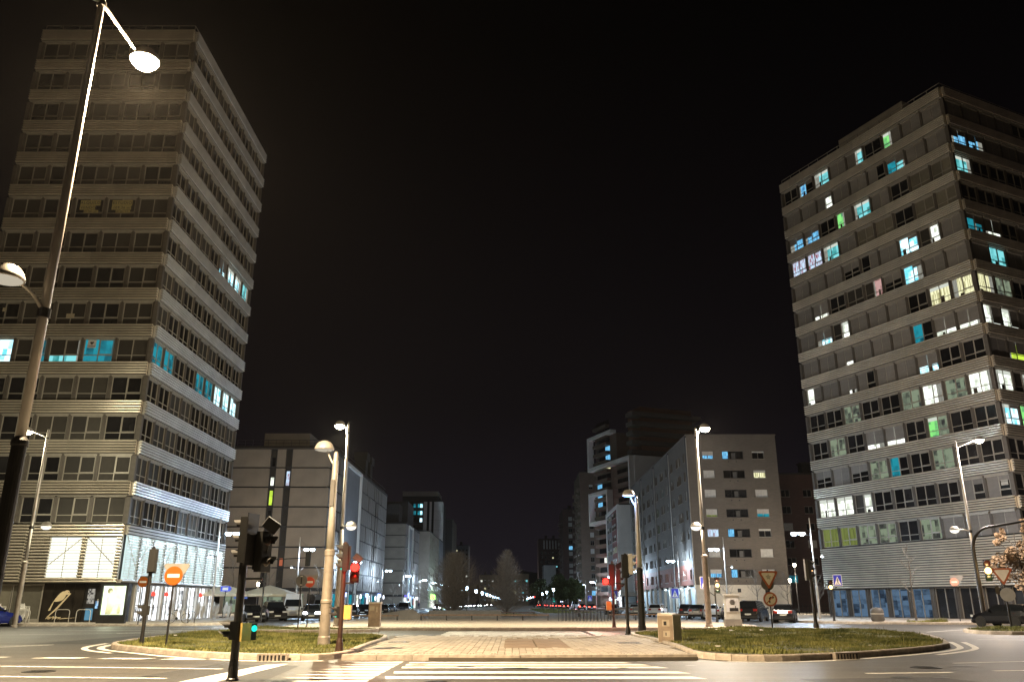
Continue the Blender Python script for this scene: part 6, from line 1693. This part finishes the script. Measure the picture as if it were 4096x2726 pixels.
PB, PK, PG, PS, PW, PN = paintm('black', (.008,.008,.010)), paintm('dark_grey', (.03,.032,.036)), paintm('graphite', (.06,.065,.07)), paintm('silver', (.42,.44,.46), .7), paintm('white', (.62,.62,.62), 0), paintm('blue', (.008,.016,.16))
car('parked_car', 'car', 'dark blue saloon parked by the stacked chairs at the bird shop', -35.6, 58.4, 165, 'sedan', PN)
car('parked_car', 'car', 'black saloon facing out, left end of the row by the parasols', -22.6, 74.5, 28, 'sedan', PB)
car('parked_car', 'car', 'black off-roader with roof rails next to the white van', -22.0, 79.5, 24, 'suv', PB)
car('delivery_van', 'van', 'tall white van parked by the parasols', -21.3, 83.5, 14, 'van', PW)
car('moving_car', 'car', 'grey hatchback with both headlights on, leaving the left street', -18.6, 80.0, 12, 'hatch', PG, head=E_HEAD, group='cars on the road')
car('delivery_van', 'van', 'pale grey van behind the car with lit headlights', -21.2, 96, 8, 'van', PS)
car('parked_car', 'car', 'dark hatchback behind the thick lamp post in the left street', -18.8, 100, 6, 'hatch', PK)
for i, (x, y, a, st, p, lb) in enumerate(((-19.3,112,4,'hatch',PB,'black hatchback facing the plaza left of the switch cabinet'),(-19.4,121,4,'suv',PK,'dark off-roader right of the switch cabinet'),(-19.2,128,4,'sedan',PG,'graphite saloon third in the left street row'),(-19.2,135,4,'wagon',PS,'silver estate fourth in the left street row'),(-15.6,124,2,'mpv',PS,'silver people carrier standing alone in the left lane'),(-19.4,150,4,'hatch',PK,'dark hatchback under the portal of the panel block'))):
    car('parked_car', 'car', lb, x, y, a, st, p)
car('parked_car', 'car', 'black hatchback seen from behind next to the black signal pole', 23.0, 72.5, 158, 'hatch', PB)
car('parked_car', 'car', 'dark people carrier behind the no right turn sign', 21.8, 77.5, 152, 'mpv', PB)
car('parked_car', 'car', 'black off-roader right of the poster cabinet', 21.6, 84.5, 170, 'suv', PB)
car('parked_car', 'car', 'white compact car behind the lit white lamp post', 20.4, 88.5, 172, 'hatch', PW)
car('parked_car', 'car', 'silver saloon left of the lit white lamp post', 19.6, 91.0, 165, 'sedan', PS)
car('parked_car', 'car', 'dark hatchback behind the silver saloon', 19.8, 97.5, 168, 'hatch', PK)
car('parked_car', 'car', 'white estate with dark windows beside the blue lit lamp post', 17.7, 104, 160, 'wagon', PW)
car('parked_car', 'car', 'silver hatchback half hidden by the blue lit lamp post', 15.8, 108, 165, 'hatch', PS)
car('parked_car', 'car', 'black car behind the glowing red signal', 13.2, 112, 165, 'hatch', PB)
car('moving_car', 'car', 'dark hatchback with red tail lights on at the right edge', 33.6, 58.6, 206, 'hatch', PB, tail=E_TAIL, group='cars on the road')
car('delivery_van', 'van', 'white van far down the right lane', 17.6, 240, 178, 'van', PW)
for i, (x, y) in enumerate(((17.5,190),(17.2,212),(15.6,250),(15.2,262),(15.5,275),(14.8,300),(15.4,330),(15,380),(13,420))):
    car('moving_car', 'car', 'distant car in the far right lane with red tail lights on', x, y, 180, 'hatch', PK, tail=E_TAIL, group='distant cars with red tail lights')
for i, (x, y) in enumerate(((-16,185),(-15.5,225),(-16,260),(-15.5,300),(-16,350),(-15,400),(-14,460),(-12,520))):
    car('moving_car', 'car', 'distant car in the far left lane with headlights on', x, y, 0, 'hatch', PK, head=E_HEAD, group='distant cars with headlights')

# ------------------------------------------------------------------ café: parasols, stacked chairs, bicycle
def parasol(label, x, y, r, H, m=CANVAS, closed=False):
    t = thing('parasol', label, 'parasol', (x, y, .15), R(18), 'café parasols')
    q = MB(); q.lathe([(.3, 0), (.3, .08), (.035, .1), (.03, H)], 8); q.build('pole', DARKMETAL, t)
    q = MB(); n = 8
    if closed: q.lathe([(.12, 1.0), (.2, 1.3), (.1, H), (0, H+.15)], 8)
    else:
        ring = [(r*math.cos(2*math.pi*i/n), r*math.sin(2*math.pi*i/n), H-.95+(.0 if i % 2 else .0)) for i in range(n)]
        mid = [(.5*r*math.cos(2*math.pi*i/n), .5*r*math.sin(2*math.pi*i/n), H-.42) for i in range(n)]
        low = [(a, b, c-.18) for a, b, c in ring]
        vs = low + ring + mid + [(0, 0, H)]
        q.add(vs, [(i, (i+1) % n, n+(i+1) % n, n+i) for i in range(n)] + [(n+i, n+(i+1) % n, 2*n+(i+1) % n, 2*n+i) for i in range(n)] + [(2*n+i, 2*n+(i+1) % n, 3*n) for i in range(n)])
    q.build('canopy', m, t)
    return t
parasol('large cream parasol left of the white van', -25.6, 90, 3.3, 3.2)
parasol('cream parasol half hidden by the nearest signal pole', -29.6, 88, 3.0, 3.2)
parasol('closed red parasol outside the blue lit shop', -24.8, 205, .2, 2.6, REDCLOTH, True)
parasol('second closed red parasol by the portal', -24.6, 213, .2, 2.6, REDCLOTH, True)
fence = thing('terrace_fence', 'low glass and rail fence round the café terrace', 'fence', (-24.6, 82, .15))
for i in range(9):
    q = MB(); q.box(-.02, .02, i*1.4-.02, i*1.4+.02, 0, 1.1); q.build('post', WHITEP, fence)
for z in (.5, .8, 1.05):
    q = MB(); q.tube((0, 0, z), (0, 11.2, z), .02, n=4); q.build('rail', WHITEP, fence)
sm_, bm2, lm_ = None, None, None
q = MB(); q.box(-.22, .22, -.22, .22, .42, .45); sm_ = q.mesh('seat', WHITEP)
q = MB(); [q.box(-.21, .21, .20+.02*i, .225+.02*i, .50+.09*i, .565+.09*i) for i in range(4)]; bm2 = q.mesh('backrest', WHITEP)
q = MB()
for sx_ in (-1, 1):
    q.tube((sx_*.2, -.2, 0), (sx_*.2, -.2, .42), .016, n=5); q.tube((sx_*.2, .25, 0), (sx_*.21, .20, .45), .016, n=5); q.tube((sx_*.21, .20, .45), (sx_*.21, .28, .88), .016, n=5); q.tube((sx_*.2, -.2, .65), (sx_*.21, .23, .66), .014, n=5); q.tube((sx_*.2, -.2, .42), (sx_*.2, -.2, .65), .014, n=5)
lm_ = q.mesh('frame', WHITEP)
def stack(x, y, rz, n, where, dz=.085, slide=.03):
    for k in range(n):
        lab = 'bottom' if k == 0 else 'top' if k == n-1 else None
        nth = ['', 'second', 'third', 'fourth', 'fifth', 'sixth', 'seventh', 'eighth', 'ninth'][k] if 0 < k < n-1 else None
        t = thing('stacked_chair', ('%s chair of the white stack %s' % (lab, where)) if lab else ('%s chair from the ground in the white stack %s' % (nth, where)), 'chair', (x + math.sin(rz)*slide*k, y - math.cos(rz)*slide*k, .15+k*dz), rz, 'stacked white café chairs')
        put('seat', sm_, t); put('backrest', bm2, t); put('frame', lm_, t)
stack(-37.4, 62.6, R(80), 7, 'behind the blue car')
stack(-36.0, 63.2, R(85), 7, 'under the shop blind')
stack(-35.3, 62.0, R(75), 6, 'nearest the bird sign')
for i, (y, w) in enumerate(((78.5, 'at the bar front'), (81.5, 'in the middle at the bar'), (84.2, 'farthest along the bar'))): stack(-28.6+.3*i, y, R(95), 9, w)
tb = thing('stacked_tables', 'white café tables stacked beside the chairs at the bar', 'table', (-28.9, 75.2, .15))
for k in range(3):
    q = MB(); q.box(-.4, .4, -.7+.1*k, .7+.1*k, .70+.11*k, .73+.11*k); q.build('table_top', WHITEP, tb)
    for a in (-.34, .34):
        for b_ in (-.6, .6):
            q = MB(); q.tube((a, b_+.1*k, .11*k), (a, b_+.1*k, .70+.11*k), .03, n=5); q.build('leg', WHITEP, tb)
bk = thing('bicycle', 'pale bicycle leaning at the hoop by the bar windows', 'bicycle', (-24.4, 63.0, .15), R(8))
for x in (-.55, .52):
    q = MB()
    for i in range(20):
        a, b_ = 2*math.pi*i/20, 2*math.pi*(i+1)/20
        q.tube((x+.33*math.cos(a), 0, .34+.33*math.sin(a)), (x+.33*math.cos(b_), 0, .34+.33*math.sin(b_)), .018, n=5, cap=False)
    w_ = q.build('wheel', TYRE, bk)
    q = MB()
    for i in range(8): q.tube((x, 0, .34), (x+.32*math.cos(i*math.pi/4), 0, .34+.32*math.sin(i*math.pi/4)), .004, n=3, cap=False)
    q.build('spokes', RIM, w_)
q = MB()
for a, b_ in (((-.55,.34),(-.12,.33)),((-.12,.33),(-.22,.86)),((-.55,.34),(-.2,.76)),((-.2,.78),(.34,.80)),((-.12,.33),(.36,.72)),((.52,.34),(.34,.84))): q.tube((a[0],0,a[1]), (b_[0],0,b_[1]), .018, n=6)
q.build('frame', GREYPOLE, bk)
q = MB(); q.prism([(-.36,-.08),(-.36,.08),(-.08,.02),(-.08,-.02)][::-1], .87, .93); q.build('saddle', BLACKPL, bk)
q = MB(); q.tube((.32, -.27, .98), (.32, .27, .98), .014, n=5); q.tube((.34, 0, .84), (.32, 0, .98), .014, n=5); q.build('handlebar', DARKMETAL, bk)
q = MB(); q.lathe([(.1, -.01), (.1, .01)], 10, 0, T(-.12, -.03, .33) @ RX(R(90))); q.tube((-.12, -.09, .2), (-.12, .09, .46), .012, n=4); q.build('crank', DARKMETAL, bk)

# ------------------------------------------------------------------ trees
def twig_tree(label, name, x, y, z, H, seed, spread, trunk_h, n_main, m=TWIG, lean=0.0, cone=False, dens=1.0, group=None):
    rr = random.Random(seed)
    t = thing(name, label, 'tree', (x, y, z), rr.uniform(0, 6), group)
    q = MB()
    r0 = H*.014 if not cone else H*.013
    pts = []; 
    for k in range(7):
        a = k/6
        pts.append(Vector((lean*a + rr.uniform(-.02, .02)*H*a, rr.uniform(-.02, .02)*H*a, H*.97*a)))
    q.path(pts, [r0*(1-.9*k/6) for k in range(7)], 7); q.build('trunk', BARK, t)
    q = MB()
    def at_(zf):
        i = min(5, int(zf*6)); return pts[i].lerp(pts[i+1], zf*6-i)
    def branch(p, d, L, r, lev):
        n = 4; cur = p.copy(); dd = d.copy(); ps = [cur.copy()]
        for i in range(n):
            dd = (dd + Vector((rr.uniform(-.22,.22), rr.uniform(-.22,.22), rr.uniform(-.05,.25)))).normalized()
            cur = cur + dd*L/n; ps.append(cur.copy())
        q.path(ps, [r*(1-.8*i/n) for i in range(n+1)], 3 if lev else 4)
        if lev < 2:
            for i in range(1, n+1):
                for _ in range(2 if lev == 0 else (2 if rr.random() < dens else 1)):
                    ax = Vector((rr.gauss(0,1), rr.gauss(0,1), rr.gauss(.25,.8))).normalized()
                    branch(ps[i], (dd*.9+ax*.75).normalized(), L*rr.uniform(.32,.5), r*.42, lev+1)
    for i in range(n_main):
        f = trunk_h + (1-trunk_h)*(i+.5)/n_main
        a = i*2.399+rr.uniform(-.4,.4)
        if cone:
            up = .25 + .9*max(0, f-.25); L = spread*(1.02-f)**.75*rr.uniform(.75,1.1)+.25
            d = Vector((math.cos(a), math.sin(a), up)).normalized()
            branch(at_(min(.98, f*.96)), d, L, H*.0036, 1)
            for _ in range(2):
                d2 = Vector((math.cos(a+rr.uniform(-.9,.9)), math.sin(a+rr.uniform(-.9,.9)), up+rr.uniform(0,.8))).normalized()
                branch(at_(min(.98, f*.96)), d2, L*rr.uniform(.6,1), H*.003, 1)
        else:
            d = Vector((math.cos(a), math.sin(a), rr.uniform(.5, 1.3))).normalized()
            branch(at_(min(.97, f)), d, spread*rr.uniform(.7,1.1)*(1.15-f*.6), H*.006, 0)
    q.build('crown', m, t)
    return t
twig_tree('tall pointed bare tree in the middle of the avenue', 'bare_tree', -.68, 104,   .15, 7.9, 5, 2.9, .03, 260, TWIG, cone=True)
twig_tree('broad fuzzy bare tree left of the tall pointed one', 'bare_tree', -6.9, 102, .15, 7.3, 9, 4.6, .02, 280, TWIGD, cone=True)
twig_tree('bare tree further behind the broad fuzzy one', 'bare_tree', -9.5, 128, .15, 7.0, 19, 3.0, .05, 90, TWIGD, cone=True)
for i, (x, y, H, lab) in enumerate(((-31.5, 96, 6.0, 'bare pale tree behind the nearest signal pole'), (-28.0, 98, 5.6, 'bare tree at the terrace lamp'), (-26.2, 104, 5.4, 'bushy bare tree above the white van'), (-25.0, 110, 5.6, 'pale bare tree behind the red no entry sign'), (-24.9, 124, 5.2, 'bare tree at the corner of the panel block'),
    (-24.8, 136, 5.8, 'dark bare tree right of the red pedestrian light'), (-24.8, 148, 5.5, 'bare tree in front of the pale portal wall'), (-24.8, 162, 5.4, 'bare tree before the second panel bay'), (-24.8, 178, 5.2, 'farthest bare tree of the left pavement'),
    (31.0, 108, 5.2, 'slim bare tree before the cream plinth'), (34.2, 106, 4.8, 'bare tree right of the yield sign'), (28.2, 112, 4.8, 'small bare tree beside the corner of the grey brick block'), (25.2, 128, 4.6, 'bare tree before the first pale shutters'), (25.2, 150, 4.4, 'bare tree before the middle shutters'), (25.2, 205, 4.4, 'bare tree before the white end wall'),
    (34.0, 72.5, 6.2, 'thin bare sapling in front of the right tower'), (31.5, 88, 4.6, 'bare tree beside the amber globe lamp'))):
    twig_tree(lab, 'bare_tree', x, y, .15, H, 50+i, 1.55 if i != 15 else 1.3, .32, 9 if i != 15 else 7, TWIG if i in (0, 3, 6, 15) else TWIGD, group='bare street trees')
def leafy(label, x, y, z, H, cr, n, m, seed, trunk=.35, shape=None, size=.16, trunkm=BARK, group=None):
    rr = random.Random(seed); t = thing('leafy_tree', label, 'tree', (x, y, z), 0, group)
    q = MB(); th = H*trunk
    q.path([Vector((0,0,0)), Vector((.05,0,th*.6)), Vector((-.03,.04,th)), Vector((.05,0,H*.85))], [H*.017, H*.014, H*.012, H*.003], 7)
    for i in range(7):
        a = i*2.4; z0 = th*(.9+.18*i); q.tube((0,0,z0), (cr*.6*math.cos(a), cr*.6*math.sin(a), min(H*.9, z0+H*.18)), H*.006, H*.002, 5)
    q.build('trunk', trunkm, t)
    cl = []
    for i in range(26):
        a = rr.uniform(0, 6.28); f = rr.random()
        if shape == 'twin':
            sx_ = -1 if i % 2 else 1; zc = th + (H-th)*f*(1.0 if sx_ > 0 else .82); rad = cr*.42*(1.12-f)
            cl.append((sx_*cr*.42+rad*math.cos(a), rad*math.sin(a), zc, cr*.30*(1.15-f)))
        else:
            zc = th + (H-th)*(.1+.8*f); rad = cr*.75*math.sqrt(rr.random())*math.sin(math.pi*(.2+.7*f))
            cl.append((rad*math.cos(a), rad*math.sin(a), zc, cr*rr.uniform(.22,.42)))
    q = MB()
    for i in range(n):
        cx, cy, cz, r = rr.choice(cl)
        v = Vector((rr.gauss(0,1), rr.gauss(0,1), rr.gauss(0,1))).normalized()*r*rr.random()**.4
        p = Vector((cx, cy, cz))+v
        a = Vector((rr.gauss(0,1), rr.gauss(0,1), rr.gauss(0,1))).normalized(); b_ = a.orthogonal().normalized()*size*rr.uniform(.4,.8); a *= size*rr.uniform(.6,1.2)
        q.add([p-a, p+b_, p+a, p-b_], [(0,1,2,3)])
    q.build('crown', m, t)
    return t
for i, (x, y, H, cr, lab) in enumerate(((10.4,196,7.6,3.4,'dark green leafy tree, biggest of the clump at the park lamps'),(7.2,214,7.0,3.2,'dark green leafy tree at the left end of the clump'),(13.8,190,6.6,2.8,'olive leafy tree in front of the dark brick tower'),(12.0,228,7.6,3.4,'dark leafy tree behind the big green one'))):
    leafy(lab, x, y, .15, H, cr, 4200, LEAFG, 70+i, .3, None, .26, BARK, 'green trees by the park lamps')
leafy('twin topped tree with dry pale leaves lit by the amber lamp', 42.0, 70.0, .15, 8.2, 2.6, 4200, LEAFT, 81, .36, 'twin', .15)
grass([(30.6,66.2),(33.4,66.0),(33.6,67.2),(30.8,67.4)], 900, .15, 'weedy tuft patch on the right tower pavement', 5.1, .1, .3)
grass([(40.2,68.4),(46,68),(46,71),(40.4,71)], 1800, .15, 'grass patch under the twin topped tree', 6.1, .1, .3)
grass([(-12,99),(3,99),(3,109),(-12,109)], 6000, .15, 'dark grass bed round the bare trees', 7.1, .1, .25)
grass([(4.5,125),(12.5,125),(12.5,215),(4.5,215)], 9000, .15, 'lawn under the park lamps', 8.1, .15, .4)
q = MB(); q.box(0, 26, 0, .06, .3, .36); q.box(0, 26, 0, .06, 1.05, 1.1)
sf = thing('park_fence', 'dark railing in front of the side street flats', 'fence', (36, 112, .15))
q.build('rail', DARKMETAL, sf)
for i in range(60):
    p_ = cached('fbar', lambda: (lambda q2: (q2.box(-.02, .02, 0, .05, 0, 1.35), q2.mesh('bar', DARKMETAL))[1])(MB()))
    put('bar', p_, sf, T(.2+i*.43, -.06, 0))
# one passer-by on the left pavement
def person(label, x, y, rz):
    t = thing('person', label, 'person', (x, y, .15), rz)
    V = [(0,0,.95),(0,0,1.2),(0,0,1.42),(0,-.01,1.52),(0,-.02,1.66),(0,-.02,1.74),(.19,0,1.40),(.24,-.02,1.12),(.23,-.1,.88),(-.19,0,1.40),(-.24,.03,1.12),(-.23,.0,.88),(.10,0,.9),(.11,-.10,.48),(.11,-.16,.08),(.11,-.30,.04),(-.10,0,.9),(-.11,.06,.48),(-.11,.22,.10),(-.11,.10,.04)]
    E_ = [(0,1),(1,2),(2,3),(3,4),(4,5),(2,6),(6,7),(7,8),(2,9),(9,10),(10,11),(0,12),(12,13),(13,14),(14,15),(0,16),(16,17),(17,18),(18,19)]
    Rd = [.15,.15,.14,.06,.105,.08,.065,.05,.035,.065,.05,.035,.095,.065,.045,.035,.095,.065,.045,.035]
    me = bpy.data.meshes.new('body'); bm = bmesh.new(); ly = bm.verts.layers.skin.verify()
    vs = [bm.verts.new(v) for v in V]
    for v, r in zip(vs, Rd): v[ly].radius = (r, r)
    vs[0][ly].use_root = True
    for a, b_ in E_: bm.edges.new((vs[a], vs[b_]))
    bm.to_mesh(me); bm.free(); me.materials.append(mat('dark_clothes', (.03, .03, .05), .8))
    o = put('body', me, t); md = o.modifiers.new('skin', 'SKIN'); md.use_smooth_shade = True; sb = o.modifiers.new('sub', 'SUBSURF'); sb.levels = 1; sb.render_levels = 1
    q = MB(); q.lathe([(.115, 1.66), (.12, 1.72), (.1, 1.79), (0, 1.82)], 12, 0, T(0, -.02, 0)); q.build('hat', REDCLOTH, t)
    return t
person('person in dark clothes and a red hat walking on the left pavement', -22.6, 208, R(20))

# ------------------------------------------------------------------ thin mist, added to give the lamps a glow
hz = bpy.data.materials.new('added_mist'); hz.use_nodes = True
hn = hz.node_tree
hn.nodes.remove(hn.nodes['Principled BSDF'])
pv = hn.nodes.new('ShaderNodeVolumePrincipled')
pv.inputs['Color'].default_value = (1.0, .95, .90, 1)
pv.inputs['Density'].default_value = 0.00004
pv.inputs['Anisotropy'].default_value = 0.35
hn.links.new(pv.outputs[0], hn.nodes['Material Output'].inputs['Volume'])
q = MB(); q.box(-950, 950, -250, 2550, -1.2, 85)
tag(q.build('added_haze', hz), 'thin mist added over the whole crossing for lamp glow', None, None, 'stuff')
